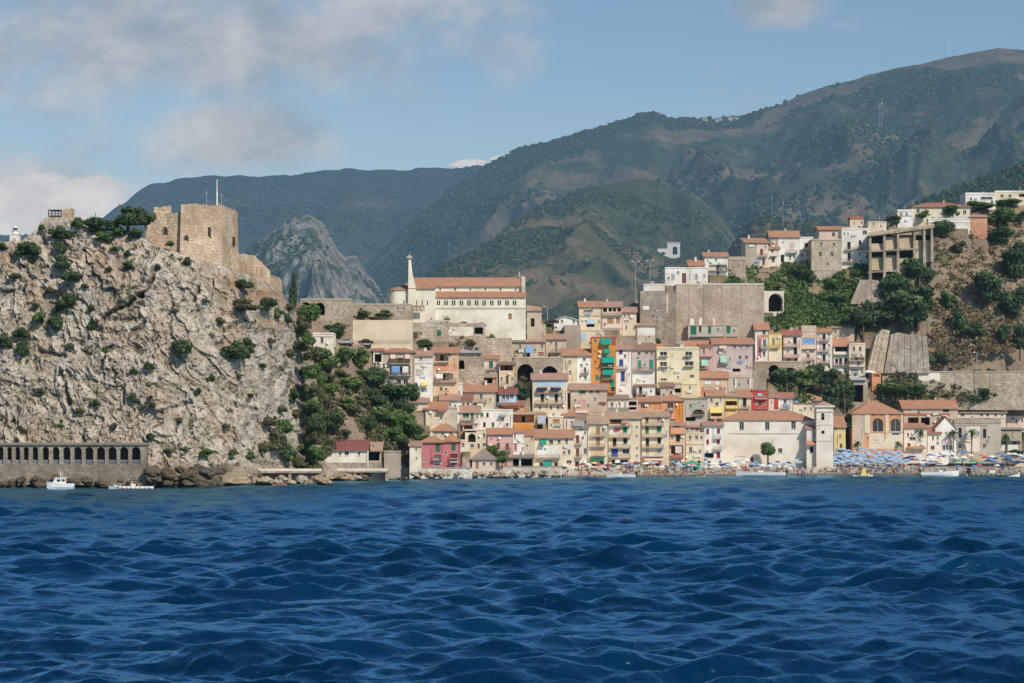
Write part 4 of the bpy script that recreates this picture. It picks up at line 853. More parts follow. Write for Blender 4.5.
# --- lower centre behind the church
H('house', 'peach house under a long orange roof with two white blinds', 695,728.4,377.8,396,'peach','g:rorange:371.6','s:palewhite,708,382.2,7,4;s:palewhite,718,382.8,5,3.6;w702.6,390.4,2.4,7;k:crimson,701.6,703.8,387,395;t:beige,704,713,386,387;w720.6,389,2.6,3.4',D=8)
H('house', 'cream house with a yellow awning and small orange roof right of the grey white tower', 707,724.6,395.8,425,'cream','g:rorange:390','w711.4,400.2,2.4,4;w716.8,404,3,3.4;a:ayellow,716,410.2,12.6,6;l:brown,711.4,722,413,416,.8;p:peach,710,722.6,416.4,418.6;l:rred,711,721,420.2,422.4,.8;w720.6,400,1.6,2.4',D=8)
H('house', 'weathered grey white house with a dark flat roof and arched dark opening', 683,707.6,399.6,425,'grey','f:rgrey:397.8','w690.4,406,2.4,4;A693,704,409.4,414.6,1.6;l685.6,695.6,417,421,1;w699,403,1.6,2;k:mint,692.6,697,405,409;b693,704.6,414.8',D=8)
H('house', 'low brownish house with grey front below the pale yellow apartments', 660.4,674,386.4,401,'beige','s:rbrown:382.6','w667,390,1.6,2;d:dark,671,393,2,4',D=5)
H('house', 'pale yellow low house with one small window right of the dark garage mouth', 681,697,384.6,397,'paleyellow','f:cream:383.6','w689.8,387.4,2,2.6',D=6)
H('garage', 'beige garden wall with dark garage mouth below the large pale yellow apartments', 673,682,384,400,'beige','f:concrete:383','l674.4,681,388.4,392.6,2.5',D=5,cat='garage')
H('house', 'yellow house with a wide shadowed veranda holding a white satellite dish', 725,738.4,396.4,414,'yellow','s:rtan:393','l:brown,725.6,737,401,405.4,1.4;p:ayellow,725.4,738,406.2,408.6',D=6)
H('house', 'cream house with an ochre tiled roof and dark door balcony left of the red house', 738.6,751.8,397,414,'cream','s:rorange:389.6','s:dark,744.6,402.4,3.6,9;b740.6,749.4,408.4;k:mint,740.6,742.4,398,406',D=6)
H('house', 'bright red house with two white balconies behind the church roof', 752,768.6,391,414,'red','f:rred:389.6','s:paleblue,760,394.6,5,3;b:white,755,767,398.6;s:brown,760,403.6,3,5;w756,395,1.8,3;B754.6,767.4,408.6;w765,395,1.6,3',D=7)
H('house', 'white house divided by a red strip next to the bright red house', 768.6,778.6,397.6,414,'offwhite','s:rpink:394','k:red,774,778.2,398.4,409.4;w771.6,402,1.6,2.6',D=6)
H('house', 'white house with red roof and a blue tub on its balcony behind the church', 778.6,793.4,397.8,414,'white','g:rred:393','w785,401.4,3,5;b781,790,408.4;k:skyblue,782.8,788,404.4,407.8;w790,402,1.4,2',D=6)
H('house', 'cream house with a broad red roof terrace left of the bell tower', 792,820,404.4,424,'cream','f:rbrown:403','w811,408.8,2,2.8;w800,410,1.6,2;w816,410,1.6,2',D=6)
H('house', 'red tiled upper house with pink sheets standing behind the bell tower', 800,821,400.4,408,'palepink','g:rorange:394','c:apink,803,402.6,4,2.6;c:apink,808,402,5,2.6;w815,403,1.6,2.4',D=6,dy=4)
H('house', 'yellow house with a small red roof squeezed right of the bell tower', 833.4,845.6,427,452,'yellow','s:rorange:417','w835.6,428.4,3,2.6;w840,436,1.8,3;d:brown,841,446,2.4,5;a:ayellow,842,449.6,6,2',D=7)
# --- waterfront row
H('apartment_building', 'narrow grey roofed waterfront house with one column of brown balcony doors', 573,588,428,467,'offwhite','s:rgrey:421.6','w581,428.8,3,3;k:agrey,573,584,421,426;s:brown,577.5,439.2,3.4,8;b574,582,444.4;s:brown,577.5,452.6,3.4,8;b574,582,457.4;w585.2,451.2,3,6;w585,433,2,3;d:dark,577,464,4,5',cat='apartment house')
H('apartment_building', 'cream waterfront house with brown shutters and pinkish brown roof', 588,608.4,423.6,467,'cream','g:rtan:416','s:tan,598,430.6,4,7.6;b591,605.4,436.2;s:tan,598,441.2,4,8;b591,605.4,446.6;k:peach,591.4,604.6,448,454.6;w598,451.6,3.4,5;B591,606,455.4;a:green,597,459.6,14,3;d:dark,594,463.4,4,5;d:dark,602,463.4,4,5',cat='apartment house')
H('apartment_building', 'cream waterfront block with a cobalt blue door curtain on the lowest balcony', 608.6,641,418.4,467,'cream','g:rtan:412','l:brown,610,621.6,419.6,424,1.2;c:salmon,625,422.4,5,3.6;b610,630.6,425.8;k:white,610.4,616,427.4,435.6;s:green,625,429.6,4,6;b610,630.6,437.2;s:dark,614.6,442,3.6,8.6;s:dark,625.2,440.8,3.8,6;b610,630.6,447.8;s:blue,614.6,452.4,6.6,9;w626,451.4,7,5;b610,630.6,457.8;w636.6,427,2.2,2.4;w636.7,435.8,2,2.2;w636.8,448.2,2,2.4;l:dark,612,628,460,465,1;w636.8,456,2,2.4',cat='apartment house')
H('apartment_building', 'cream waterfront block with bright green shutters on the second floor', 641.2,669.2,416.6,467,'cream','g:rtan:412','s:brown,647,420,3,6;s:crimson,658.6,419.4,3,4;b643.4,663.6,425.4;s:green,647,429.8,3.6,7.6;s:green,659,429,4.4,6;b643.4,663.6,436.8;s:dark,647.4,442.4,3.4,8.6;s:dark,659.2,440.4,3.6,6;b643.4,663.6,447.8;s:agrey,647.4,451.4,3,6;s:agrey,659.2,450.6,3.6,5;B643.4,663.6,456.2;a:apink,654,459,20,3;d:dark,648,464,4,4;d:dark,658,464,4,4;w666.6,432,1.4,2',cat='apartment house')
H('apartment_building', 'narrow ochre waterfront house with a pale blue blind over its lowest balcony', 669.4,686,425.4,467,'peach','g:rpink:422.6','w677,426.6,6,1.8;p:salmon,670.4,685,428,433.8;s:dark,678,438.2,4,7;w672,437.4,2,3;B670,683,444.6;c:palepink,678.4,449.6,6.6,7;l:brown,671,683,446,454,1;p:rred,670.6,683.4,455,458;d:dark,675,463.6,4,5',cat='apartment house')
H('house', 'cream waterfront house with three little windows in a row', 686,704,433.6,467,'cream','f:cream:433','w690,437.6,2.6,4;w696.6,437.4,3,4;w701.4,437.6,2.4,3.6;t:beige,686.4,703.6,443.8,444.6;w690.6,450,3,6;d:dark,699,463,3,5',D=8)
H('house', 'peach upper house front behind the three little windows', 685,704,427,437,'peach','g:rpink:423','s:paleblue,689,429.6,6,4;w697,430,1.6,2.4',D=6,dy=4)
H('house', 'white waterfront house with four crimson shutters', 703.6,723.4,425.6,467,'white','g:rpink:422.4','s:dred,707.6,431.4,2.8,5;s:dred,718.4,431,3,5;s:dred,707.6,442,2.8,5;s:dred,718.4,441.4,3,5;b714,721,438.8;b714,722,449.6;s:dred,718.4,455,3.6,6;l704.6,713.6,453,458,.8;d:dark,709,463.6,3,5',D=8)
# --- right waterfront
H('mansion', 'brick and cream mansion with two tall arched windows under a broad orange roof', 852,903,413.4,449,'salmon','h:rorange:400.6','w857.6,415.2,4,2.6;w873.4,415,2.4,2.2;w881.4,414.8,2.4,2.2;w890.6,414.6,2.4,2.2;w898.6,414.6,2.4,2.2;k:cream,869,903,433.4,449;k:beige,852.4,864,414,449;v877.8,425,10.6,13.6;v895.4,425,9.8,13;v878.2,438.2,9,9;d:brown,895,440.6,7.6,7;k:skyblue,892,899.6,432.6,434.8;w858.8,432.6,2,2.4;w866,433,1.6,2.4;w853.6,438,3,4;t:cream,864.4,870,414,433;t:cream,885.4,888.6,414,433;t:cream,901,902.8,414,433',D=14,cat='mansion',pipe=False)
H('house', 'wide terracotta roofed house with a white dormer right of the mansion', 903,958,408.4,429,'beige','g:rorange:400.4','k:white,910.6,917,408.8,412.2;k:navy,943,949,408.6,412;l:brown,908,918.6,417.4,423,1.6;l:dark,921,930,417.6,425,1.8;t:rred,904,950,413.2,415.6;w938,419,2,3.4;w950,420,2,3',D=12,chim=True)
H('house', 'beige house with a rust tiled roof and dark loggias behind the first palm', 903.4,927,427.6,452,'offwhite','s:rorange:423.6','w908,435,2,4;w912.6,438.6,6,3;w922,434,2,3;d:brown,909,446,3,6;a:tan,916,447.6,18,3',D=7)
H('house', 'house with dark red lean-to roof directly left of the white gabled house', 927,941,433.4,452,'offwhite','s:rred:428','w932.6,447.6,4,4;w933,438,2,4;w937.6,438,2,3.4',D=6)
H('house', 'white gabled house with orange roof and a triple window facing the palms', 935,956.4,428.4,452,'white','x:rorange:417','w943.8,447.4,3,5;w947.2,447.4,3,5;w950.6,447.4,3,5;w946,433,1.8,2.4',D=12,yaw=4)
H('apartment_building', 'large grey beige hotel with a hipped tan roof and tall green shutters', 954,1001,423.4,452,'grey','f:concrete:419','s:dark,960,432.8,3.2,10;s:dark,984.6,433.4,3.2,9;w960,446,3,5;w972,432.6,2,4;w984.4,446,3,4;k:offwhite,966,980,425,451.6;t:concrete,954.2,987,424.4,426;d:dark,972,447.6,3,6',D=12,cat='hotel')
H('apartment_building', 'set back top storey with small square windows and hipped tan roof above the hotel', 954,1006.4,412.4,424,'offwhite','h:rtan:404','w962.4,414.8,3.6,2.8;w981.6,415,3,2.6;w987.6,415,3,2.6;w995.6,415,3,2.6;t:beige,954.4,1006,417.6,418.6;w1002,415,2,2.6',D=10,dy=8,cat='hotel',chim=True)
H('house', 'low grey pavilion with a dark slab roof beside the hotel', 988,1022,429.6,452,'concrete','f:rgrey:427.4','l:agrey,990,1020,441,444.4,1.2;k:white,989,1018,445,451;t:dark,988.4,1021.6,429.8,431;k:offwhite,990,992,432,440;k:offwhite,1000,1001,432,440;k:offwhite,1010,1011,432,440',D=10)
H('house', 'red roofed house at the far right edge of the seafront', 1006.6,1040,415.4,432,'palepink','h:rpink:404','w1013,418.6,3,3;w1016.6,421,2,5;w1022,420,2,4;w1031,420,2,4',D=10,dy=8)
# --- hilltop right
H('house', 'white two storey house with red roof and long balcony above the great wall', 704,728,256.4,274,'white','g:rorange:252','w716,259.8,2,2.6;w707.4,260.4,1.4,1.6;l:offwhite,709,727,264.6,270.4,.7;b708,727.6,270.6;w718,275,2,3;w723,267,3,3;d:brown,718,272,2.4,3',D=9)
H('house', 'salmon roofed annex joined to the left of the white balcony house', 689,704.4,265.4,274,'beige','s:rorange:259','v693.6,267.6,3.4,3.4;w699,268,1.8,2',D=7)
H('house', 'long low white house with brown door on top of the great wall', 665,708,268.4,285,'white','f:white:267.4','s:agrey,672.8,276.8,3.2,5.8;d:brown,684,278.2,4,10;s:agrey,696.2,276.6,3,5.6;w704,276,1.6,3',D=8)
H('parapet_wall', 'white terrace wall at the left end of the long low white house', 643.6,665,285,297,'white','f:white:284.4','w648,294,1.6,1;w652,294,1.6,1',cat='wall',D=7)
H('ruined_house', 'roofless stone house between the white balcony house and pink house', 728.4,746,260,277,'stone','f:stone:256.6','w738.4,265,1.6,3;w733,268,1.6,2.4',stone=True,D=7,cat='ruin')
H('house', 'tall pink house with shaded blank side painted grey and orange roof on the hill crest', 745,768.4,242.4,267,'palepink','s:rorange:236.6','k:concrete,745.2,757,243,266.6;s:brown,761.6,252,3,6.4;b758.4,767,256.6;s:brown,763.6,262,2.6,6;w765.6,247,1.6,2.4;w750,258,1.2,1.8',D=8,yaw=4)  # concrete panel paints the shaded left side in grey
H('house', 'narrow white house with small orange roof wedged between pink and white houses', 767.6,779.6,248.6,266,'offwhite','s:rorange:242.6','w772.4,251,2.6,3;w773.2,259.6,3,5;B770,777,256',D=7)
H('apartment_building', 'white cube house with big orange red roof on the hill crest', 770,799.6,237,263,'white','g:rorange:230.2','k:concrete,770.2,778.4,237.4,263;s:apink,791.6,246.6,4.4,6;b786.6,797,253;d:dark,782.4,258.4,3.6,7.4;w783,242,1.4,1.8;w790,257,2,4',D=9,cat='apartment house')  # grey concrete panel is painted shade, standing for the unlit left side
H('house', 'low white house with dark shadowed windows left of the stone tower house', 799.6,813,238,263,'white','f:offwhite:236.8','w802.4,255,2.4,3.4;w809,253.6,3.4,5;l:brown,804.6,811.6,243,247.4,1;w807.4,262,2,4;B800,812,249.6;B799.8,812.6,260.4',D=8)
H('apartment_building', 'square stone beige tower house with five small dark windows', 811.4,842,240.4,281,'beige','f:beige:239','w821.2,244.2,2.2,3.2;w833.8,244.6,2.2,3.2;w820.2,254.2,3,4.6;w832,254,3,4.8;w827.4,264,2.4,3;w815,272,1,1.4;t:stone,811.6,841.8,270,270.6',D=10,cat='tower house',stone=1.6)
H('house', 'pinkish house with orange roof rising behind the stone tower house', 818.6,851,229.4,246,'palepink','g:rorange:226','w833.4,234.4,3,4;w843,234.2,1.6,2.6;w847.4,234.6,2,3.4',D=8,dy=4)
H('apartment_building', 'tall white house with dark doors and balconies right of the stone tower house', 841.6,870,229.6,268,'white','f:offwhite:228','s:dark,849,245.6,3.4,7.4;s:dark,860,242.6,2.6,4.6;s:dark,849,257,3,8;w864.8,232.4,4.4,3.4;w844.4,233.6,1.6,2.6;b845,854,250.2;b855.4,864,249;b842.4,855,262;w848,233.6,1.4,2.4;d:agrey,860,254,2.4,4',D=9,cat='apartment house')
H('house', 'cream roof pavilion with flat red roof on top of the tall white house', 850,863.6,219.4,231,'cream','f:rred:216.6','w861.6,222.4,1.8,2.6;w854,222.6,1.4,2',D=6,dy=5)
H('house', 'small cream cube at the right end above the concrete terraces', 868,886.6,222.6,236,'cream','f:cream:221.4','w873.6,224.2,1.8,2.2;w866,224,2,2;w881,226,1.6,2.2',D=7,dy=2)
H('villa', 'wide cream villa with red roof behind clipped trees', 912,970.6,206.6,226,'cream','h:rred:201.4','w918,211,3,4;w926,211,2.4,3.6;s:dark,933,218.6,2.8,3;w944,210.6,3,3.6;w956,212,3,3.6;w964.6,212,3,4;d:brown,940,220,2.4,5;t:offwhite,912.2,970,216,217',D=12,cat='villa')
H('house', 'white garage wing stepping down to the left of the wide cream villa', 897.4,913,211,227,'white','f:white:209.4','w901,214,2,3;w906.6,214,2,3;t:grey,897.6,912.6,215.4,216.2',D=8)
H('apartment_building', 'long white flat roofed building on the skyline behind a clipped tree', 965.4,996,194.6,209,'white','f:white:192.6','w986.6,198.2,12,2.4;w971,199,2,3;w975,200,1.6,3;d:brown,992,203,2,5',D=10,cat='apartment house')
H('apartment_building', 'long cream flat roofed building at the right end of the skyline', 995.4,1040,192.6,205,'cream','f:offwhite:190.6','l:brown,1019,1040,193.8,197,.8;w1002,196,3,3;w1010,196,3,3',D=10,cat='apartment house')
H('retaining_wall', 'salmon brick garden wall below the long white skyline building', 970,987.4,217,238,'salmon','s:rpink:214','',cat='wall',D=4,stone=2.2,chim=False,pipe=False)
H('parapet_wall', 'white garden wall in front of the wide cream villa', 928,970.4,219,228,'white','f:white:218.6','t:offwhite,928.2,970,222,222.6',cat='wall',D=2)
H('retaining_wall', 'great blank reddish grey stone wall carrying the hilltop houses', 676,764,284,341,'wallstone',None,'t:wallstone,689,690,286,322;t:concrete,704,704.6,285,322;t:wallstone,722,723,285,322;t:wallstone,742,743,285,322;t:offwhite,676,764,283.4,284.6;w698,296,.8,.8;w714,300,.8,.8;w733,296,.8,.8;w752,300,.8,.8',cat='wall',stone=2.2,D=14,dy=1)
H('retaining_wall', 'paler grey stone wall buttress at the left end of the great wall', 640,676,291,341,'concrete',None,'w654,300,1.4,1.6;w658,300,1.4,1.6;w651,308,1.4,1.4;w655,312,1.4,1.4;k:white,643,649,306,309.6;k:palepink,666.4,668,294,313',cat='wall',stone=1.3,D=12,dy=1)
H('tunnel_portal', 'pale tunnel portal with a dark round mouth at the right end of the great wall', 764,784,291,312,'offwhite',None,'A768.6,783,293.4,311.6,5',cat='tunnel',D=7)
H('retaining_wall', 'long grey road wall with a whitewashed stretch right of the snack hut', 882,1030,372,388,'stone',None,'k:offwhite,914.4,940,373,381;t:concrete,882,1030,371,372.4;t:shot,955,956,373,387;t:shot,990,991,373,387',cat='wall',D=5,stone=.7)
# --- left terrace
H('house', 'small white house with one dark window on the terrace edge by the round tree', 313,333.6,334,353,'offwhite','f:offwhite:332.6','w321.8,340.2,3,6;t:beige,313.2,333.4,336,336.8;v325,351,5,3',D=8)
H('retaining_wall', 'pale cream terrace wall above the parked cars', 318,412,320,344,'cream',None,'k:beige,318.4,411.6,340,344',cat='wall',D=7,dy=1)
H('viaduct', 'sandy stone approach wall with two dark arches left of the church', 300,352,299.6,320,'stone',None,'A300.6,310.4,302,314,3.5;A314.8,324.8,302.6,315,3.5;t:beige,300,352,298.6,299.8',cat='wall',stone=True,D=6,dy=3)
H('retaining_wall', 'sandy stone terrace wall between approach arches and church', 352,412,304.6,322,'stone',None,'w398,309,2,3.4;w403.6,309,2,3.4;t:beige,352,412,303.6,304.8',cat='wall',stone=True,D=6,dy=3)
H('retaining_wall', 'left stretch of broken stone wall below the church, with a green door panel', 410,448,322.4,341,'beige',None,'w441,322.6,3,2;k:green,437,441,330,336',cat='wall',stone=True,D=7,dy=1,emb=4)
H('retaining_wall', 'whitewashed stretch of broken wall below the church with a green shutter and dark mouth', 448,485,323,341,'beige',None,'k:offwhite,448.4,473,327,336;s:green,462,332.6,4,5.4;w454.4,332.6,2.4,4;l474.4,483,327.4,334,1.6',cat='wall',stone=True,D=7,dy=1,emb=4)
H('retaining_wall', 'overgrown stretch of broken stone wall below the middle of the church', 485,518,324,340,'beige',None,'w492,332,2,2;w497,333,2,2',cat='wall',stone=True,D=7,dy=1,emb=3)
H('retaining_wall', 'right stretch of broken stone wall below the church front', 518,546,324,337,'beige',None,'w528,330,3,2',cat='wall',stone=True,D=7,dy=1,emb=3)
H('house', 'stone hut with green door and awning between terrace wall and church foot', 427,442,322,340,'beige','s:offwhite:319.6','a:teal,435,326.4,4,4;d:green,435,335,4,5;l:brown,431,441,327,332,1',D=5)
H('retaining_wall', 'crumbling stone wall behind the road railing below the church', 457,512,338,357,'beige',None,'',cat='wall',stone=.8,D=7,dy=2,emb=3)
# --- shore left
H('restaurant', 'long white beach building with dark red roof and ivy on its front', 321,367,450,462,'white','g:rmaroon:441','w329.6,453.4,4,4.4;w340,453.6,2.4,4;w346.6,453.2,4,4.4;w359,453.6,2.4,4;k:white,336,339,451,460',D=7,cat='restaurant')
H('shed', 'flat dark roofed shelter at the left end of the dark red roof', 305,320,444.6,461,'stone','f:rmaroon:443.4','l:beige,307,318.6,446,454,2',D=5,cat='shelter')
H('shed', 'porch with tan awning roof at the right end of the dark red roof', 366.6,381,450.6,462,'stone','s:rtan:443','l368,379.6,452,460.6,2.6',D=5,cat='shelter')
H('bunker', 'plain concrete block house by the quay road', 384,400,452,474,'concrete','f:concrete:451.4','w392,462,1.4,1.4',D=6,cat='bunker')
# ------------------------------------------------------------------ church on the hill
def wallbox(root, name, x0, x1, y0, y1, z0, z1, mat): 
    m = MB(); m.box(x0, x1, y0, y1, z0, z1); return m.build(name, mat, root)
Yc = Yat(480, 323) - 1; sc_ = Yc/F
ch = empty('church', P(480, 323, Yc), 0, 'long cream church with salmon roofs and a slender tapering bell tower on the hill', 'church')
X_ = lambda px: (px-480)*sc_
Z_ = lambda py: (323-py)*sc_
cw = wallmat('cream2')
wins = []
for i in range(11):
    x = 438.4 + i*7.62
    for dx_ in (-1.05, 1.05): wins.append((X_(x+dx_)-.72*sc_, X_(x+dx_)+.72*sc_, Z_(305.4), Z_(300.2), .35, True))
wins.append((X_(508.2), X_(511.6), Z_(319.5), Z_(313.6), .35, False))
m = MB(); w_, h_ = 45*sc_, Z_(297)
facade(m, X_(435.5), X_(525.8), -5, Z_(297), wins, y=0); m.face([(X_(435.5),0,-5),(X_(435.5),5,-5),(X_(435.5),5,Z_(291)),(X_(435.5),0,Z_(297))][::-1]); m.face([(X_(525.8),0,-5),(X_(525.8),5,-5),(X_(525.8),5,Z_(291)),(X_(525.8),0,Z_(297))])
aisle = m.build('aisle_wall', cw, ch)
for hx0, hx1, hz0, hz1, r, a_ in wins:
    m = MB(); m.face([(hx0-.02,.33,hz0-.02),(hx1+.02,.33,hz0-.02),(hx1+.02,.33,hz1+.02),(hx0-.02,.33,hz1+.02)]); m.build('window' if a_ else 'door', glassmat() if a_ else flat('tan'), aisle)
m = MB(); m.box(X_(435.5), X_(525.8), -.12, -.003, Z_(309), Z_(308.3))
for i in range(46):
    x = X_(437+i*1.93); m.box(x-.14, x+.14, -.1, -.003, Z_(308.2), Z_(307.3))
m.build('cornice', flat('beige'), ch)
m = MB(); b_ = [(X_(434.6),-.5,Z_(297.6)),(X_(526),-.5,Z_(297.6)),(X_(526),5.2,Z_(291)),(X_(434.6),5.2,Z_(291))]; m.prism(b_, [(p[0],p[1],p[2]+.22) for p in b_]); m.build('aisle_roof', roofmat('rorange'), ch)
cl = [(X_(436.6+i*15.2+3)-.7*sc_, X_(436.6+i*15.2+3)+.7*sc_, Z_(289.6), Z_(287), .3, True) for i in range(6)]
m = MB(); facade(m, X_(413), X_(521.5), Z_(295), Z_(285.2), cl, y=5.25)
m.face([(X_(413),5.25,-5),(X_(413),15,-5),(X_(413),15,Z_(285)),(X_(413),10,Z_(277)),(X_(413),5.25,Z_(285.2))][::-1]); m.face([(X_(521.5),5.25,-5),(X_(521.5),15,-5),(X_(521.5),15,Z_(285)),(X_(521.5),10,Z_(277)),(X_(521.5),5.25,Z_(285.2))]); m.face([(X_(521.5),15,-5),(X_(413),15,-5),(X_(413),15,Z_(285)),(X_(521.5),15,Z_(285))])
nave = m.build('nave_wall', cw, ch)
for hx0, hx1, hz0, hz1, r, a_ in cl:
    m = MB(); m.face([(hx0-.02,5.53,hz0-.02),(hx1+.02,5.53,hz0-.02),(hx1+.02,5.53,hz1+.02),(hx0-.02,5.53,hz1+.02)]); m.build('window', glassmat(), nave)
m = MB()
for ya, yb_ in ((4.7, 10), (15.4, 10)):
    b_ = [(X_(411.5),ya,Z_(285.6)),(X_(521),ya,Z_(285.6)),(X_(521),yb_,Z_(276.6)),(X_(411.5),yb_,Z_(276.6))]
    if ya > yb_: b_ = b_[::-1]
    m.prism(b_, [(p[0],p[1],p[2]+.25) for p in b_])
m.bar((X_(411.5),10,Z_(276.5)+.25), (X_(521),10,Z_(276.5)+.25), .16); m.build('nave_roof', roofmat('rorange'), ch)
# transept bay and apse to the left
tw = [(X_(x)-.5*sc_, X_(x)+.5*sc_, Z_(305.4), Z_(300.6), .3, True) for x in (417, 422.4, 427.6)]
m = MB(); facade(m, X_(408.6), X_(435.4), -5, Z_(288.6), tw, y=-1.2); m.box(X_(408.6), X_(435.4), -1.195, 6, -5, Z_(288.7)); tb = m.build('transept_wall', cw, ch)
for hx0, hx1, hz0, hz1, r, a_ in tw:
    m = MB(); m.box(hx0, hx1, -1.23, -1.2, hz0, hz1); m.build('window', glassmat(), tb)
m = MB(); b_ = [(X_(408),-1.7,Z_(289.2)),(X_(436),-1.7,Z_(289.2)),(X_(436),6,Z_(280)),(X_(408),6,Z_(280))]; m.prism(b_, [(p[0],p[1],p[2]+.22) for p in b_]); m.build('transept_roof', roofmat('rorange'), ch)
m = MB(); n_ = 9; ap = [(X_(408.2), -.6)] + [(X_(397)-(11.5*sc_)*math.sin(math.pi*i/(2*n_)), 4.5-5.1*math.cos(math.pi*i/(2*n_))) for i in range(n_+1)] + [(X_(385.5), 11), (X_(408.2), 11)]
m.prism([(x, y, -5) for x, y in ap][::-1], [(x, y, Z_(290)) for x, y in ap][::-1]); apse = m.build('apse_wall', cw, ch)
m = MB(); m.box(X_(403.6), X_(404.6), -.68, -.61, Z_(305.4), Z_(300.6)); m.build('window', glassmat(), apse)
m = MB(); tip = (X_(408.2), 5, Z_(281.4)); eav = [(x-.25 if x < X_(400) else x, y-.35, Z_(290.2)) for x, y in ap]
for a_, b2 in zip(eav, eav[1:]): m.face([b2, a_, tip])
m.build('apse_roof', roofmat('rorange'), ch)
# bell tower: straight left edge, right edge sweeping out to the foot
m = MB(); prof = [(408.4,415.8,287.6),(408.5,414.2,281),(408.6,412.8,275),(408.7,411.9,269),(408.8,411.4,264),(408.8,411.0,258.6)]
for (a0, a1, ay), (b0, b1, by) in zip(prof, prof[1:]):
    m.prism([(X_(a0),-1.6,Z_(ay)),(X_(a1),-1.6,Z_(ay)),(X_(a1),.4,Z_(ay)),(X_(a0),.4,Z_(ay))], [(X_(b0),-1.6,Z_(by)),(X_(b1),-1.6,Z_(by)),(X_(b1),.4,Z_(by)),(X_(b0),.4,Z_(by))])
m.box(X_(408.4), X_(415.9), -1.65, .45, Z_(306), Z_(287.6)+.001); tw_ = m.build('bell_tower', wallmat('cream2'), ch)
m = MB(); m.box(X_(406.8), X_(412.4), -2.1, .9, Z_(258.5), Z_(257)); m.box(X_(408.6), X_(411), -1.4, .2, Z_(257), Z_(255.6)); m.bar((X_(409.8),-.6,Z_(255.6)), (X_(409.8),-.6,Z_(252.5)), .06); m.build('tower_cap', flat('pinkgrey'), tw_)
# west front: gable slab with a pinnacle, then the annex
m = MB(); m.prism([(X_(521.6),4.2,Z_(322)),(X_(521.6),16,Z_(322)),(X_(521.6),16,Z_(284)),(X_(521.6),10,Z_(273.5)),(X_(521.6),4.2,Z_(284.5))][::-1], [(X_(525.4),4.2,Z_(322)),(X_(525.4),16,Z_(322)),(X_(525.4),16,Z_(284)),(X_(525.4),10,Z_(274.5)),(X_(525.4),4.2,Z_(285.5))][::-1])
m.bar((X_(519.4),9.8,Z_(275)), (X_(519.4),9.8,Z_(269)), .3, .1); m.build('gable_front', flat('beige'), ch)
m = MB(); facade(m, X_(527), X_(541.6), -5, Z_(310.5), [(X_(530.8), X_(534.6), Z_(326.5), Z_(318), .4, False)], y=1.5)
for x, f_ in ((X_(527), 1), (X_(541.6), 0)):
    q = [(x,1.5,-5),(x,10,-5),(x,10,Z_(310.5)),(x,1.5,Z_(310.5))]; m.face(q[::-1] if f_ else q)
an = m.build('annex_wall', wallmat('beige'), ch)
m = MB(); m.box(X_(530.6), X_(534.8), 1.9, 1.95, Z_(326.6), Z_(317.9)); m.build('door', flat('dark'), an)
m = MB(); b_ = [(X_(526.6),1,Z_(310.8)),(X_(542),1,Z_(310.8)),(X_(542),10,Z_(306)),(X_(527),10,Z_(303.5))]; m.prism(b_, [(p[0],p[1],p[2]+.2) for p in b_]); m.build('annex_roof', roofmat('rtan'), ch)
m = MB()
for i in range(6): m.box(X_(402.4+i*3.7), X_(404.4+i*3.7), -3.4, -3.3, Z_(311), Z_(306.6))
m.box(X_(400), X_(425), -3.5, -3.2, Z_(306.5), Z_(305.8)); m.box(X_(400), X_(425), -3.2, -3.0, Z_(312), Z_(306)); m.build('balustrade', wallmat('beige'), ch)
PADS.append((384, 545, 322, Yc, 16, 24))

# ------------------------------------------------------------------ church on the shore with its bell tower
Ym = Yat(768, 464)-1; sm = Ym/F
H('church', 'long whitewashed church with an orange roof and three dark windows behind the beach', 723,814,419.8,466,'offwhite','h:rorange:410.6','w741.6,426,4.4,8;w767.2,426,4.4,8;w793.4,425,4.4,8;t:beige,729,799,433,433.8;w780.2,450.6,4,4.6;k:white,803,813.8,428,443;d:brown,752,461,3,8;t:palepink,735,746,455.6,456.2',Y=Ym,D=12,cat='church',chim=False,pipe=False)
H('church_annex', 'small whitewashed annex with two stepped tile roofs between church and bell tower', 806.6,816.4,428.6,466,'offwhite','s:rorange:423','w814,434.6,1.6,8;s:dark,811.6,449.8,3.6,6;a:rorange,811,443,9.6,4.4',Y=Ym-2.5,D=4,cat='church',chim=False,pipe=False)  # tall narrow pane is a dark stand-in for the shadowed gap beside the tower
bt = empty('bell_tower', P(824.8, 466, Ym-4), 0, 'square white bell tower with a small pink tiled cap right of the shore church', 'bell tower')
sb = (Ym-4)/F; bx = lambda px: (px-824.8)*sb
bz = lambda py: (466-py)*sb
hol = [(bx(821.2), bx(824.4), bz(420), bz(413), .6, True), (bx(821.4), bx(824.6), bz(433.8), bz(430.4), .4, True), (bx(819.6), bx(823), bz(452), bz(446.6), .3, False)][:2]
m = MB(); Wt = 8.4*sb; facade(m, -Wt, Wt, -2, bz(405.5), hol); D_ = 2*Wt
m.face([(-Wt,0,-2),(-Wt,D_,-2),(-Wt,D_,bz(405.5)),(-Wt,0,bz(405.5))][::-1]); m.face([(Wt,0,-2),(Wt,D_,-2),(Wt,D_,bz(405.5)),(Wt,0,bz(405.5))]); m.face([(Wt,D_,-2),(-Wt,D_,-2),(-Wt,D_,bz(405.5)),(Wt,D_,bz(405.5))])
m.build('shaft', wallmat('offwhite'), bt)
for h_ in hol:
    m = MB(); m.face([(h_[0]-.05,h_[4]+.01,h_[2]-.05),(h_[1]+.05,h_[4]+.01,h_[2]-.05),(h_[1]+.05,h_[4]+.01,h_[3]+.05),(h_[0]-.05,h_[4]+.01,h_[3]+.05)]); m.build('opening', flat('dark'), bt)
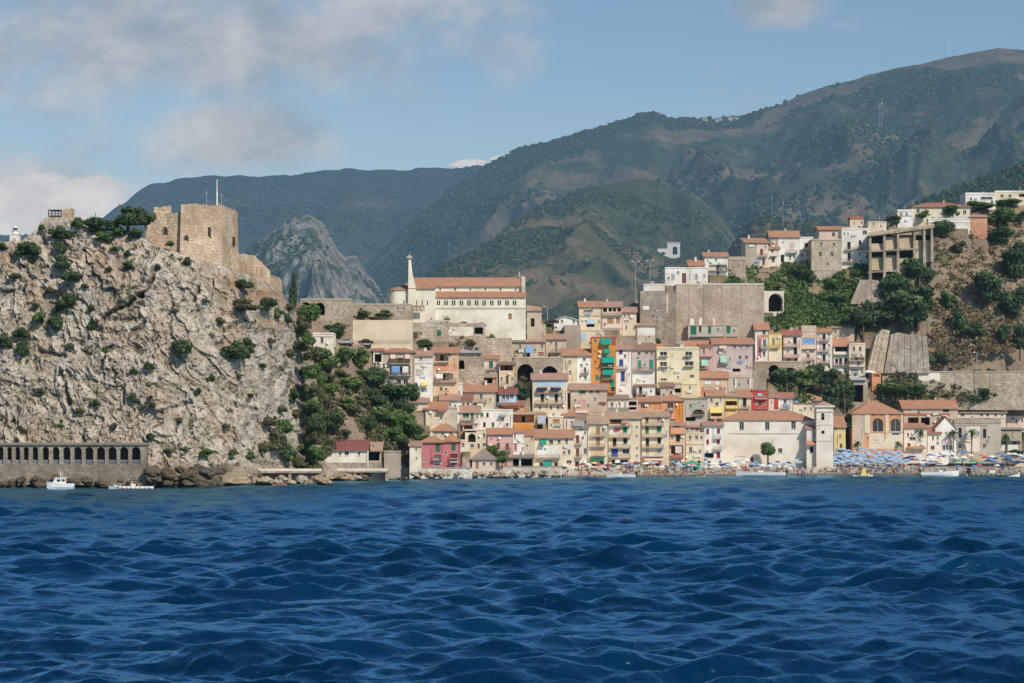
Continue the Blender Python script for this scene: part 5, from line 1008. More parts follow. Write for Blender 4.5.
m = MB(); m.lathe([(0,-.25),(.32,-.25),(.36,.0),(.22,.45),(.12,.62),(0,.64)], 10, (bx(822.8), .3, bz(416.5))); m.build('bell', flat((.10,.08,.05)), bt)
for py_, th_, pr in ((405.6, 1.6, .5), (411, .8, .22), (424.2, .7, .15), (440.2, .7, .15)):
    m = MB(); q = pr; z0, z1 = bz(py_+th_), bz(py_)
    m.box(-Wt-q, Wt+q, -q, -.003, z0, z1); m.box(-Wt-q, -Wt-.003, .0, D_+q, z0, z1); m.box(Wt+.003, Wt+q, .0, D_+q, z0, z1); m.build('cornice', flat('offwhite'), bt)
m = MB(); zt_, zb_ = bz(400.8), bz(405.55)
c4 = [(-Wt-.4,-.4,zb_),(Wt+.4,-.4,zb_),(Wt+.4,D_+.4,zb_),(-Wt-.4,D_+.4,zb_)]
for i in range(4): m.face([c4[i], c4[(i+1) % 4], (0, D_/2, zt_)])
m.face(c4[::-1]); m.build('roof', roofmat('rpink'), bt)
PADS.append((814, 836, 466, Ym-4, 7, 26))

# ------------------------------------------------------------------ the castle
Yk = Yrock(200, 262) + 1.5; sk = Yk/F
def dep(px): return float(np.interp(px, rpx, ytr)) - Yk + .5
ck = empty('castle', P(190, 268, Yk), 0, 'ruined sandstone castle with battered bastion walls crowning the bare rock', 'castle')
kx = lambda px: (px-190)*sk
kz = lambda py: (268-py)*sk
def kxy(px, y): return (px-512)*(Yk+y)/F - (190-512)*Yk/F
def kzy(py, y): return EYE + (HY-py)*(Yk+y)/F - (EYE + (HY-268)*Yk/F)
def bastion(name, plan, base, mat, root=ck, lean=.06):
    """plan: (px, depth, top py) corners, front ones first; the walls lean in towards the top"""
    plan = [(p[0], p[1]+max(0, dep(min(p[0], plan[1][0]))), p[2]) for p in plan]; cy = sum(p[1] for p in plan)/len(plan); cx = sum(kxy(p[0], p[1]) for p in plan)/len(plan)
    lo = [(cx+(kxy(p[0], p[1])-cx)*(1+lean), cy+(p[1]-cy)*(1+lean), base) for p in plan]; hi = [(kxy(p[0], p[1]), p[1], kzy(p[2], p[1])) for p in plan]
    # sub-divide the faces and roughen them a little so that the old walls are not knife-edged
    v, f, n_u, n_v = [], [], 14, 16; m = MB(); k = len(plan)
    for i in range(k):
        j = (i+1) % k; P0, P1, Q0, Q1 = (np.array(q) for q in (lo[i], lo[j], hi[i], hi[j]))
        g = [[None]*(n_u+1) for _ in range(n_v+1)]
        for b in range(n_v+1):
            for a in range(n_u+1):
                u, w_ = a/n_u, b/n_v; pt = (P0*(1-u)+P1*u)*(1-w_) + (Q0*(1-u)+Q1*u)*w_
                if b == n_v and 0 < a < n_u: pt[2] += .55*float(fbm(pt[0]*.8+i*9, pt[1]*.8, 91, 3)) - .05
                if 0 < a < n_u: pt[1] += .16*float(fbm(pt[0]*1.1+i*5, pt[2]*1.1, 92, 3)); pt[0] += .1*float(fbm(pt[1]*1.3+i*3, pt[2]*1.1, 93, 3))
                g[b][a] = tuple(pt)
        for b in range(n_v):
            for a in range(n_u): m.face([g[b][a], g[b][a+1], g[b+1][a+1], g[b+1][a]])
    m.face([(p[0], p[1], p[2]-.4) for p in hi])
    return m.build(name, mat, root)
ks = stonemat('sandstone', 1.5)
b1 = bastion('bastion', [(181,0,204),(221.5,0,205),(237.5,14,211.5),(224,24,207),(184,22,204)], -4, ks)
b2 = bastion('curtain_wall', [(146,1.6,215),(183,.9,212.5),(190,12,212),(152,12,215)], -3, ks)
b3 = bastion('upper_wall', [(154,5,207.5),(171,5,206.5),(171,10,206.5),(154,10,208)], kz(216), ks)
b4 = bastion('lower_wall', [(224.5,4,252),(255,7,255.5),(270,11,271),(270,18,271),(255,18,256),(228,16,252)], -8, ks, lean=.03)
b5 = bastion('outer_wall', [(252,3,272),(278,7,276.5),(282,12,280),(256,14,272)], -9, ks, lean=.03)
def niche(px0, px1, py0, py1, y, root, deep=.1):
    pts = arc_pts(kx(px0), kx(px1), kz(py1), kz(py0), 6); m = MB(); lo_ = [(kx(px0), kz(py1)), (kx(px1), kz(py1))]
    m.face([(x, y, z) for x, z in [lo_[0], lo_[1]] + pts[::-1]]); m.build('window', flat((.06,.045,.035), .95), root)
    f = MB(); 
    for (ax, az), (bx_, bz_) in zip(pts, pts[1:]): f.bar((ax, y-.06, az), (bx_, y-.06, bz_), .14, n=5)
    f.bar((kx(px0), y-.06, kz(py1)), (kx(px0), y-.06, pts[0][1]), .14, n=5); f.bar((kx(px1), y-.06, kz(py1)), (kx(px1), y-.06, pts[-1][1]), .14, n=5); f.build('window_surround', ks, root)
from mathutils.bvhtree import BVHTree
def castle_y(px, py, root):
    best = 9
    for o_ in kids(ck):
        if o_.type != 'MESH' or not o_.name.startswith(('bastion', 'curtain', 'lower')): continue
        t_ = BVHTree.FromPolygons([v_.co for v_ in o_.data.vertices], [tuple(p_.vertices) for p_ in o_.data.polygons]); h_ = t_.ray_cast(Vector((kx(px), -40, kz(py))), Vector((0, 1, 0)))
        if h_[0] is not None: best = min(best, h_[0].y) if best != 9 else h_[0].y
    return best
niche(205.6, 210, 226, 236.5, castle_y(207.8, 231, ck)-.1, ck); niche(162, 167.4, 226.4, 234, castle_y(164.7, 230, ck)-.1, ck); niche(183.6, 189, 235, 240, castle_y(186, 237.5, ck)-.1, ck)
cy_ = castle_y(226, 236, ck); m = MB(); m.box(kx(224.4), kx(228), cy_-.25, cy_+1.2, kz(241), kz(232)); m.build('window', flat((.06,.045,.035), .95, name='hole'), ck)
m = MB()
for i in range(6):
    by_ = castle_y(228.7+i*4.6, 262, ck); m.box(kx(228+i*4.6), kx(229.4+i*4.6), by_-.5, by_+.6, kz(271), kz(257+i*.6))
m.build('buttress', ks, ck)
fp = empty('flagpole', P(217, 206, Yk+9), 0, 'tall white flagpole standing on top of the castle bastion', 'flagpole')
m = MB(); m.bar((0,0,-1.5), (0,0,3.2), .2, .17); m.bar((0,0,3.2), (0,0,5.7), .13, .09); m.build('pole', flat('palewhite'), fp)
m = MB(); m.lathe([(0,0),(.2,.05),(.2,.3),(0,.35)], 8, (0,0,5.7)); m.build('finial', flat('palewhite'), fp)
for px_, py_, lb in ((206.6, 191, 'thin short mast on the castle left of the flagpole'), (221.6, 193, 'thin short mast on the castle right of the flagpole')):
    fm = empty('mast', P(px_, 206, Yk+10), 0, lb, 'mast'); m = MB(); hh = (206-py_)*sk; m.bar((0,0,-1), (0,0,hh), .07, .04); m.build('pole', flat('agrey'), fm)
    m = MB(); m.box(-.4,.4,-.03,.03,hh*.8,hh*.83); m.box(-.25,.25,-.03,.03,hh*.93,hh*.955); m.build('aerial', flat('agrey'), fm)
# lighthouse, look-out and white arch on the plateau
Yl = Yrock(15, 243)+7; sl_ = Yl/F
lh = empty('lighthouse', P(15.2, 243, Yl), 0, 'small white lighthouse with dark lantern at the left end of the rock', 'lighthouse')
m = MB(); q = 4.6*sl_; m.box(-q, q, -q, q, -1, 8*sl_); m.box(-q*1.12, q*1.12, -q*1.12, q*1.12, 8*sl_+.003, 8.8*sl_); m.build('base', flat('white'), lh)
m = MB(); m.lathe([(3.2*sl_,8.8*sl_),(2.7*sl_,12*sl_),(3.5*sl_,12*sl_),(3.5*sl_,12.6*sl_),(0,12.6*sl_)], 14); tw = m.build('tower', flat('white'), lh)
m = MB(); m.lathe([(2.1*sl_,12.6*sl_),(2.1*sl_,15*sl_)], 10); m.build('lantern', glassmat(), tw)
m = MB(); m.lathe([(2.7*sl_,15*sl_),(1.6*sl_,16.6*sl_),(0,18*sl_)], 10); m.build('cap', flat('palewhite'), tw)
m = MB(); m.box(-.35,.35,-q-.03,-q-.003,-.5,1.0); m.build('door', flat('agrey'), lh)
Yo = Yrock(60, 219)+5; so_ = Yo/F
lo = empty('lookout', P(59.5, 219, Yo), 0, 'square look-out with an open dark framed half on the rock summit', 'lookout')
ox = lambda px: (px-59.5)*so_
m = MB(); m.box(ox(61.6), ox(71), 0, 4, -1.5, 10.2*so_); m.box(ox(70.2), ox(71.2), -.1, 4.1, 10.2*so_+.003, 11*so_); m.build('wall', stonemat('sandstone', 1.5), lo)
m = MB()
for px_ in (48.6, 51.8, 55, 58.2, 61.2): m.box(ox(px_)-.09, ox(px_)+.09, 0, .18, -1.5, 9*so_); m.box(ox(px_)-.09, ox(px_)+.09, 3.8, 4, -1.5, 9*so_)
m.box(ox(48), ox(61.6), 0, .2, 5*so_, 5.6*so_); m.build('frame', flat('dark'), lo)
m = MB(); m.box(ox(47.8), ox(61.7), -.2, 4.2, 9*so_+.002, 9.9*so_); m.build('roof', flat('agrey'), lo)
m = MB(); m.box(ox(48.2), ox(61.5), 1.4, 4, -1.5, 4.2*so_); m.build('parapet', wallmat('stone'), lo)
Ya = Yrock(85, 233)+4; ar = empty('shrine', P(85.6, 233, Ya), 0, 'little white arched shrine among the trees on the rock', 'shrine'); sa = Ya/F
m = MB(); facade(m, -3.4*sa, 3.4*sa, -1, 5*sa, [(-1.6*sa, 1.6*sa, -.5, 4.2*sa, .5, True)]); m.face([(-3.4*sa,0,5*sa),(3.4*sa,0,5*sa),(0,0,7.6*sa)]); m.box(-3.4*sa, 3.4*sa, .6, 2, -1, 5*sa); m.build('wall', flat('white'), ar)
m = MB(); m.prism([(-3.8*sa,-.2,5*sa),(0,-.2,7.8*sa),(3.8*sa,-.2,5*sa)][::-1], [(-3.8*sa,2.1,5*sa),(0,2.1,7.8*sa),(3.8*sa,2.1,5*sa)][::-1]); m.build('roof', flat('offwhite'), ar)

# ------------------------------------------------------------------ road gallery along the foot of the rock
Yg_ = 505.5; sg = Yg_/F
ga = empty('road_gallery', P(80, 478, Yg_), 0, 'arcaded grey road gallery with a long row of dark arches at the rock foot', 'gallery')
gx = lambda px: (px-80)*sg
gz = lambda py: (478-py)*sg
cen = [(-47,3.6),(-39.4,3.7),(-31.6,3.8),(-23.6,3.9),(-15.4,4.0),(-7,4.2),(1,4.4),(9.4,4.6),(17.6,4.8),(26,5.2),(35.2,5.6),(45.7,6.4),(55.9,6.9),(66.7,7.4),(77.8,7.8),(89.2,8.2),(100.8,8.4),(112.4,8.5),(124,8.6),(136,8.8)]
hol = [(gx(c_-w_/2), gx(c_+w_/2), gz(464), gz(447), .9, True) for c_, w_ in cen]
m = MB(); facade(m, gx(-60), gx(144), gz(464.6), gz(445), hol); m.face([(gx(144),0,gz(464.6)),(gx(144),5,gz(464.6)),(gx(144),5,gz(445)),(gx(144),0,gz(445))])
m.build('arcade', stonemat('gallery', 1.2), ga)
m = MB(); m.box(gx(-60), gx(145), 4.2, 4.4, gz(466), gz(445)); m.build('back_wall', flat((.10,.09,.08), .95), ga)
m = MB(); m.box(gx(-60), gx(145), .0, 5, gz(466), gz(465)); m.build('roadway', flat((.09,.088,.085), .95), ga)
m = MB(); m.box(gx(-60), gx(145.4), -.45, 5, gz(444.95), gz(443.6)); m.box(gx(-60), gx(145.8), -.6, 5, gz(443.55), gz(442.6)); m.build('roof_slab', flat('gallery'), ga)
m = MB()
for c_, w_ in cen:
    n_ = 9
    m.box(gx(c_-w_/2), gx(c_+w_/2), .35, .42, gz(460.4), gz(460))
    for i in range(n_): x = gx(c_-w_/2)+w_*sg*(i+.5)/n_; m.box(x-.03, x+.03, .36, .41, gz(464), gz(460.4))
m.build('railing', flat('agrey'), ga)
m = MB(); m.prism([(gx(-60),-1.0,gz(485)),(gx(146),-1.0,gz(485)),(gx(146),4,gz(485)),(gx(-60),4,gz(485))], [(gx(-60),-.25,gz(464.62)),(gx(146),-.25,gz(464.62)),(gx(146),4,gz(464.62)),(gx(-60),4,gz(464.62))]); m.build('retaining_wall', stonemat('gallery2', .6), ga)

# ------------------------------------------------------------------ concrete terrace frames on the right hill
Yf_ = Yat(898, 282)-3; sf_ = Yf_/F
tf = empty('terrace_frame', P(898, 280, Yf_), math.radians(-4), 'three storey concrete terrace frame with dark bays stepping up the hill below the villa', 'terrace frame')
fx = lambda px: (px-898)*sf_
fz = lambda py: (280-py)*sf_
m = MB()
for px_, top, bot in ((870.5, 236, 281), (884.6, 233, 281), (898, 230, 279), (914.4, 228, 268), (924, 227, 262), (931.6, 227, 256)):
    m.prism([(fx(px_-1.5),-.9,fz(bot+6)),(fx(px_+1.5),-.9,fz(bot+6)),(fx(px_+1.5),5,fz(bot+6)),(fx(px_-1.5),5,fz(bot+6))], [(fx(px_-1),0,fz(top)),(fx(px_+1),0,fz(top)),(fx(px_+1),5,fz(top)),(fx(px_-1),5,fz(top))])
m.build('pier', stonemat('terrace', .8), tf)
for a_, b_, ya, yb_ in ((868, 934, 235, 226.6), (868, 918, 250.6, 248.2), (868, 900, 271.4, 269.6)):
    m = MB(); m.prism([(fx(a_),-.5,fz(ya+1.6)),(fx(b_),-.5,fz(yb_+1.6)),(fx(b_),6,fz(yb_+1.6)),(fx(a_),6,fz(ya+1.6))], [(fx(a_),-.5,fz(ya)),(fx(b_),-.5,fz(yb_)),(fx(b_),6,fz(yb_)),(fx(a_),6,fz(ya))]); m.build('slab', stonemat('terrace', .8), tf)
for a_, b_, ya, yb_ in ((885.6, 897, 236.5, 249.5), (899, 913.4, 236.5, 248.5), (885.6, 897, 255, 270), (871.5, 883.6, 256.5, 270), (899, 913.4, 258, 274), (871.5,883.6,243,250), (915.4,931,240,262)):
    m = MB(); m.prism([(fx(a_),.7,fz(yb_)),(fx(b_),.7,fz(yb_)),(fx(b_),2.4,fz(yb_)),(fx(a_),2.4,fz(yb_))], [(fx(a_),1.6,fz(ya)),(fx(b_),1.6,fz(ya)),(fx(b_),2.4,fz(ya)),(fx(a_),2.4,fz(ya))]); m.build('infill', wallmat('terrace2'), tf)
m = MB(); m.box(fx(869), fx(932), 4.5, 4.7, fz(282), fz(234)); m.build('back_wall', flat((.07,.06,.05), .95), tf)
m = MB(); m.prism([(fx(868),-.3,fz(234.6)),(fx(934),-.3,fz(226.2)),(fx(934),-.15,fz(226.2)),(fx(868),-.15,fz(234.6))], [(fx(868),-.3,fz(232.4)),(fx(934),-.3,fz(224)),(fx(934),-.15,fz(224)),(fx(868),-.15,fz(232.4))]); m.build('parapet', wallmat('terrace2'), tf)
PADS.append((868, 920, 274, Yf_, 6, 6)); PADS.append((920, 934, 258, Yf_, 6, 4))

# ------------------------------------------------------------------ masts, lamps and buildings far up the mountain
def gridpt(G, px, py):
    """point of a mountain slope seen at pixel px,py"""
    u_ = 512 + F*G[..., 0]/G[..., 1]; v_ = HY - F*(G[..., 2]-EYE)/G[..., 1]
    d_ = (u_-px)**2 + (v_-py)**2; i = np.unravel_index(np.argmin(d_), d_.shape); return Vector(G[i])
def mast(px, y0, y1, G, label, wid=1.0, name='radio_mast'):
    p = gridpt(G, px, y1); s_ = p.y/F; hh = (y1-y0)*s_; o = empty(name, p, 0, label, 'mast')
    m = MB(); r = .28*wid*s_
    for a_ in (0, 2.09, 4.19): m.bar((r*math.cos(a_), r*math.sin(a_), -3), (r*.4*math.cos(a_), r*.4*math.sin(a_), hh), .09*s_*wid, .07*s_*wid, n=4)
    n_ = max(4, int(hh/(1.4*s_)))
    for i in range(n_):
        z = hh*i/n_; q = r*(1-.6*i/n_)
        for a_ in (0, 2.09, 4.19): m.bar((q*math.cos(a_), q*math.sin(a_), z), (q*.95*math.cos(a_+2.09), q*.95*math.sin(a_+2.09), z+hh/n_), .045*s_*wid, n=3)
    m.build('lattice', flat('agrey', hz=.9), o)
    m = MB(); m.bar((0,0,hh), (0,0,hh+1.6*s_), .07*s_, n=4); m.box(-.5*s_*wid,.5*s_*wid,-.06*s_,.06*s_,hh*.86,hh*.9); m.build('aerial', flat('palewhite', hz=.9), o)
mast(943, 34, 55, RB, 'tall thin radio mast on the summit ridge, tallest of the skyline masts')
mast(953, 42, 52, RB, 'short radio mast just right of the tallest skyline mast', .8)
mast(880.6, 52, 70, RB, 'reddish grey radio mast on the ridge left of the tallest one')
mast(862, 62, 76, RB, 'leftmost thin radio mast on the mountain ridge', .8)
mast(878.6, 104, 128, RB, 'pale lattice pylon below the ridge on the bare slope, left of a pair', 1.2, 'pylon')
mast(882, 100, 130, RB, 'pale lattice pylon below the ridge on the bare slope, right of a pair', 1.2, 'pylon')
mast(772, 196, 216, RE, 'left pale pylon on the brown spur above the hilltop houses', 1.0, 'pylon')
mast(782.6, 199, 226, RE, 'tall pale pylon on the brown spur, between two shorter ones', 1.0, 'pylon')
mast(800, 214, 226, RE, 'short pale pylon on the brown spur, right of the tall one', .8, 'pylon')
def pole_light(px, y0, y1, Y, label, name='street_lamp', double=False, s=None, arm=True):
    s_ = Y/F; o = empty(name, P(px, y1, Y), 0, label, 'lamp'); hh = (y1-y0)*s_; m = MB(); m.bar((0,0,-2), (0,0,hh), .13, .07); m.build('pole', flat('agrey'), o)
    m = MB()
    if arm: m.bar((0,0,hh), (-.9,-.2,hh+.15), .05)
    if double: m.bar((0,0,hh), (.9,-.2,hh+.15), .05)
    a_ = m.v and m.build('arm', flat('agrey'), o)
    m = MB(); m.box(-1.3,-.7,-.35,-.05,hh+.1,hh+.28)
    if double: m.box(.7,1.3,-.35,-.05,hh+.1,hh+.28)
    m.build('lamp_head', flat('palewhite'), o)
pole_light(635.6, 262, 294, Yat(640, 300)+4, 'left of two tall pale floodlight masts on the skyline', 'floodlight_mast', True)
pole_light(650, 261, 288, Yat(655, 292)+8, 'right of two tall pale floodlight masts on the skyline', 'floodlight_mast', True)
pole_light(547.4, 307, 325, Yat(547, 325)+1, 'street lamp on the road right of the church annex')
pole_light(660.6, 311, 338, Yat(660, 340)-1.5, 'dark thin lamp post in front of the great stone wall')
pole_light(907.4, 351, 370, Yat(907, 373)-4, 'pale street lamp in front of the shotcrete wall')
pole_light(977, 353, 380, Yat(977, 386)-5, 'street lamp on the hill road above the hotel')
pole_light(932.6, 385, 402, Yat(932, 408)+6, 'white flagpole like lamp behind the terracotta roofs')
for dx_, dy_, lb in ((0, 0, 'white house with a red brown roof on the far hilltop'), (-29, 2, 'small white house on the far hilltop, leftmost of the group'), (-14, 1.5, 'pale house in the middle of the far hilltop group')):
    p = gridpt(RB, 733+dx_, 121+dy_); s_ = p.y/F; o = empty('hill_house', p, 0, lb, 'house'); w_ = (5 if dx_ == 0 else 3.4)*s_
    m = MB(); m.box(-w_, w_, 0, 8, -8, 3.6*s_); 
    m.build('wall', flat('white', hz=.9), o); m = MB(); m.prism([(-w_-.8,-.8,3.6*s_+.01),(w_+.8,-.8,3.6*s_+.01),(w_+.8,8.8,3.6*s_+.01),(-w_-.8,8.8,3.6*s_+.01)], [(-w_*.6,4,5*s_),(w_*.6,4,5*s_),(w_*.6,4.3,5*s_),(-w_*.6,4.3,5*s_)]); m.build('roof', roofmat('rtan' if dx_ else 'rbrown'), o)
    for i in range(3):
        x = -w_*.6+i*w_*.6; m = MB(); m.box(x-.5*s_*.6, x+.5*s_*.6, -.06, -.004, 1.2*s_, 2.6*s_); m.build('window', glassmat(), o)
p = gridpt(RD, 668, 256); p.y -= 6; s_ = p.y/F
vl = empty('mountain_villa', p, 0, 'white villa with two dark arches standing alone on the wooded slope', 'villa')
for a_, b_, top, c_ in ((-11, -1, 7.4, -5.4), (-1, 11.6, 13, 6.6)):
    m = MB(); facade(m, a_*s_, b_*s_, -14, top*s_, [((c_-2.4)*s_, (c_+2.4)*s_, 1.5*s_, (top-3.4)*s_, 2, True)], y=0 if a_ < -5 else .6); y_ = 0 if a_ < -5 else .6
    for x, f_ in ((a_*s_, 1), (b_*s_, 0)):
        q = [(x,y_,-14),(x,9,-14),(x,9,top*s_),(x,y_,top*s_)]; m.face(q[::-1] if f_ else q)
    m.face([(a_*s_,y_,top*s_),(b_*s_,y_,top*s_),(b_*s_,9,top*s_),(a_*s_,9,top*s_)]); m.build('wall', flat('white', hz=.9), vl)
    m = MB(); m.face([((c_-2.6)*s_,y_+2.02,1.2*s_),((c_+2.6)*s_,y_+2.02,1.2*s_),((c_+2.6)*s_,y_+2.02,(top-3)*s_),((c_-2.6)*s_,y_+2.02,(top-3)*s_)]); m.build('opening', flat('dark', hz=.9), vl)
m = MB(); m.box(-1.4*s_, 12*s_, .2, 9.4, 13*s_+.01, 13.8*s_); m.build('roof', flat('offwhite', hz=.9), vl)

# leaning concrete faces on the right hill
def leaning(label, bottom, top, py_base, lean, mat, joints=6):
    """bottom and top: pixel outlines of equal length; the face leans back by lean metres per metre of height"""
    xc = sum(p[0] for p in bottom)/len(bottom); Y = Yat(xc, py_base)-1.0; s_ = Y/F; o = empty('retaining_wall', P(xc, py_base, Y), 0, label, 'wall'); m = MB(); n = len(bottom); R_ = 10
    def pt(a, b, t_): px = a[0]*(1-t_)+b[0]*t_; py = a[1]*(1-t_)+b[1]*t_; z = (py_base-py)*s_; yy = max(0, z)*lean; k_ = (Y+yy)/Y; return ((px-512)*(Y+yy)/F-(xc-512)*s_, yy + .12*float(fbm(px/5, py/5, 77, 3)), z*k_)
    for i in range(n-1):
        for r in range(R_):
            m.face([pt(bottom[i], top[i], r/R_), pt(bottom[i+1], top[i+1], r/R_), pt(bottom[i+1], top[i+1], (r+1)/R_), pt(bottom[i], top[i], (r+1)/R_)])
        a, b = pt(bottom[i], top[i], 1), pt(bottom[i+1], top[i+1], 1); m.face([a, b, (b[0], b[1]+5, b[2]), (a[0], a[1]+5, a[2])])
    for q, f_ in ((0, 1), (n-1, 0)):
        c = [pt(bottom[q], top[q], 0), pt(bottom[q], top[q], 1)]; w_ = [c[0], c[1], (c[1][0], c[1][1]+5, c[1][2]), (c[0][0], c[1][1]+5, c[0][2])]; m.face(w_ if not f_ else w_[::-1])
    m.build('face', stonemat(mat, .5), o)
    j_ = MB()
    for i in range(1, joints):
        u_ = i/joints*(n-1); a = int(min(u_, n-2)); fr_ = u_-a; B_ = tuple(bottom[a][k]*(1-fr_)+bottom[a+1][k]*fr_ for k in (0,1)); T_ = tuple(top[a][k]*(1-fr_)+top[a+1][k]*fr_ for k in (0,1)); p0, p1 = pt(B_, T_, 0), pt(B_, T_, 1); j_.bar((p0[0], p0[1]-.1, p0[2]), (p1[0], p1[1]-.1, p1[2]), .13, n=4)
    j_.build('rib', stonemat('concrete', .5), o); PADS.append((min(p[0] for p in bottom), max(p[0] for p in bottom), py_base, Y, lean*max((py_base-p[1])*s_ for p in top)+3, 30)); return o
leaning('big leaning shotcrete wall with a curved top below the dark trees at right', [(884,373),(896,373),(908,373),(920,373),(930,373)], [(891,334),(898,332),(908,334),(919,335),(927,336)], 373, .38, 'shot', 7)
leaning('dark narrow leaning buttress left of the big shotcrete wall', [(867,373),(872,373),(883,373)], [(876,336),(882,329),(890,330)], 373, .30, 'stone', 3)
leaning('grey trapezoid concrete apron narrowing upwards under the terrace frame', [(850,304),(862,304),(874,304),(886,304)], [(860,279),(866,279),(873,279),(879,280)], 304, .55, 'shot', 5)
# ------------------------------------------------------------------ vegetation
tr = random.Random(5)
def leafmat(name, c1, c2, c3):
    c1, c2, c3 = (tuple(x*k for x in c) for c, k in ((c1, 1.65), (c2, 1.7), (c3, 1.5)))
    s = NT(name); tn = s.n('ShaderNodeAttribute', attribute_name='tone').outputs['Fac']; n = s.noise(s.pos(), .8, 4, .7)
    oi = s.n('ShaderNodeObjectInfo').outputs['Random']
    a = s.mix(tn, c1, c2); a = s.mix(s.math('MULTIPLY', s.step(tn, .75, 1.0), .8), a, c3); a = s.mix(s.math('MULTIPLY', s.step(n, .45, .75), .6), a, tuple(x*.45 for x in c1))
    a = s.mix(s.math('MULTIPLY', oi, .35), a, tuple(x*.6 for x in c2))
    tl = s.n('ShaderNodeBsdfTranslucent'); s.l(a, tl.inputs[0]); ms = s.n('ShaderNodeMixShader'); ms.inputs[0].default_value = .3; s.l(s.bsdf(a, .75, .2), ms.inputs[1]); s.l(tl.outputs[0], ms.inputs[2])
    return s.done(s.haze(ms.outputs[0], .4))
LEAF = dict(dark=leafmat('leaves_dark', (.03,.052,.026), (.07,.105,.045), (.125,.165,.065)), mid=leafmat('leaves_green', (.04,.075,.026), (.10,.155,.05), (.18,.23,.085)),
    lite=leafmat('leaves_light', (.06,.10,.03), (.14,.19,.06), (.23,.26,.10)), olive=leafmat('leaves_olive', (.055,.06,.032), (.13,.125,.065), (.22,.19,.11)),
    dry=leafmat('leaves_dry', (.13,.095,.055), (.22,.17,.10), (.30,.24,.15)))
bark = flat((.11,.085,.06), .95, name='bark')
def leafcloud(n, blobs, size, seed, flatb=True):
    """n small leaf faces spread over and through a cluster of uneven clumps; unit crown, base at z=0"""
    r = np.random.default_rng(seed)
    ci = r.choice(len(blobs), n, p=np.array([b[3]**2 for b in blobs])/sum(b[3]**2 for b in blobs)); B = np.array(blobs)[ci]
    d = r.normal(size=(n, 3)); d /= np.linalg.norm(d, axis=1)[:, None]
    rad = B[:, 3]*(1-.35*r.random(n)**2.2)*(1+.18*r.normal(size=n)*.6)
    c = B[:, :3] + d*rad[:, None]*np.array([1, 1, .85])
    c[:, 2] = np.maximum(c[:, 2], .01)
    nrm = d*.9 + r.normal(size=(n, 3))*.55; nrm /= np.linalg.norm(nrm, axis=1)[:, None]
    t_ = np.cross(nrm, r.normal(size=(n, 3))); t_ /= np.linalg.norm(t_, axis=1)[:, None]; b_ = np.cross(nrm, t_)
    s_ = size*r.uniform(.6, 1.35, n)[:, None]
    q = np.stack([c-t_*s_-b_*s_*.35, c+t_*s_*.2-b_*s_*.8, c+t_*s_+b_*s_*.3, c-t_*s_*.25+b_*s_*.75], 1)
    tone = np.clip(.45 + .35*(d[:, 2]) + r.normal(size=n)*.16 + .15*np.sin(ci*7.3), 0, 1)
    # opaque hearts of the clumps
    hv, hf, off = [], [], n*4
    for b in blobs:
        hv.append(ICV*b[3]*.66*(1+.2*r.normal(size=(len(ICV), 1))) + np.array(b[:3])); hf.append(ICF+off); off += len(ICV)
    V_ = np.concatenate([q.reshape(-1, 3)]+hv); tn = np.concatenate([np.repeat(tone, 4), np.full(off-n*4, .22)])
    V_[:, 2] = np.maximum(V_[:, 2], 0)
    f4 = np.arange(n*4).reshape(-1, 4); f3 = np.concatenate([f4[:, [0, 1, 2]], f4[:, [0, 2, 3]]]+hf)
    return V_, f3, tn
CROWN = {}
def crown(shape, k, tone):
    key = (shape, k, tone)
    if key in CROWN: return CROWN[key]
    r = random.Random(hash((shape, k)) % 9999 if False else sum(map(ord, shape))*31+k)
    B = []
    if shape == 'round':
        for i in range(13):
            a = r.uniform(0, 6.28); q = r.uniform(.05, .33); B.append((q*math.cos(a), q*math.sin(a), r.uniform(.25, .78), r.uniform(.13, .24)))
        n, s_ = 1500, .05
    elif shape in ('bush', 'bushtree'):
        for i in range(11):
            a = r.uniform(0, 6.28); q = r.uniform(.02, .36); B.append((q*math.cos(a), q*math.sin(a), r.uniform(.1, .62)*(1-q*.8), r.uniform(.14, .26)))
        n, s_ = 1200, .055
    elif shape == 'flat':
        for i in range(12):
            a = r.uniform(0, 6.28); q = r.uniform(.05, .38); B.append((q*math.cos(a), q*math.sin(a), r.uniform(.4, .6), r.uniform(.12, .17)))
        n, s_ = 1300, .045
    else:   # columnar
        for i in range(11): B.append((r.uniform(-.18, .18), r.uniform(-.18, .18), .06+.085*i, .27*(1-i*.065)))
        n, s_ = 1100, .06
    V_, f_, t_ = leafcloud(n, B, s_, sum(map(ord, shape))*7+k)
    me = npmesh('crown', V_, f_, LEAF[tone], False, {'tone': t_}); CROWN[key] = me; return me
TRUNK = {}
def trunk(k):
    if k in TRUNK: return TRUNK[k]
    r = random.Random(90+k); m = MB(); m.bar((0,0,-.25), (r.uniform(-.03,.03), 0, .38), .055, .035, 7)
    for i in range(5):
        a = r.uniform(0, 6.28); m.bar((0, 0, .28+.03*i), (.28*math.cos(a), .28*math.sin(a), .5+.07*i), .026, .01, 5)
    TRUNK[k] = m.mesh('trunk', bark); return TRUNK[k]
NG = [0]
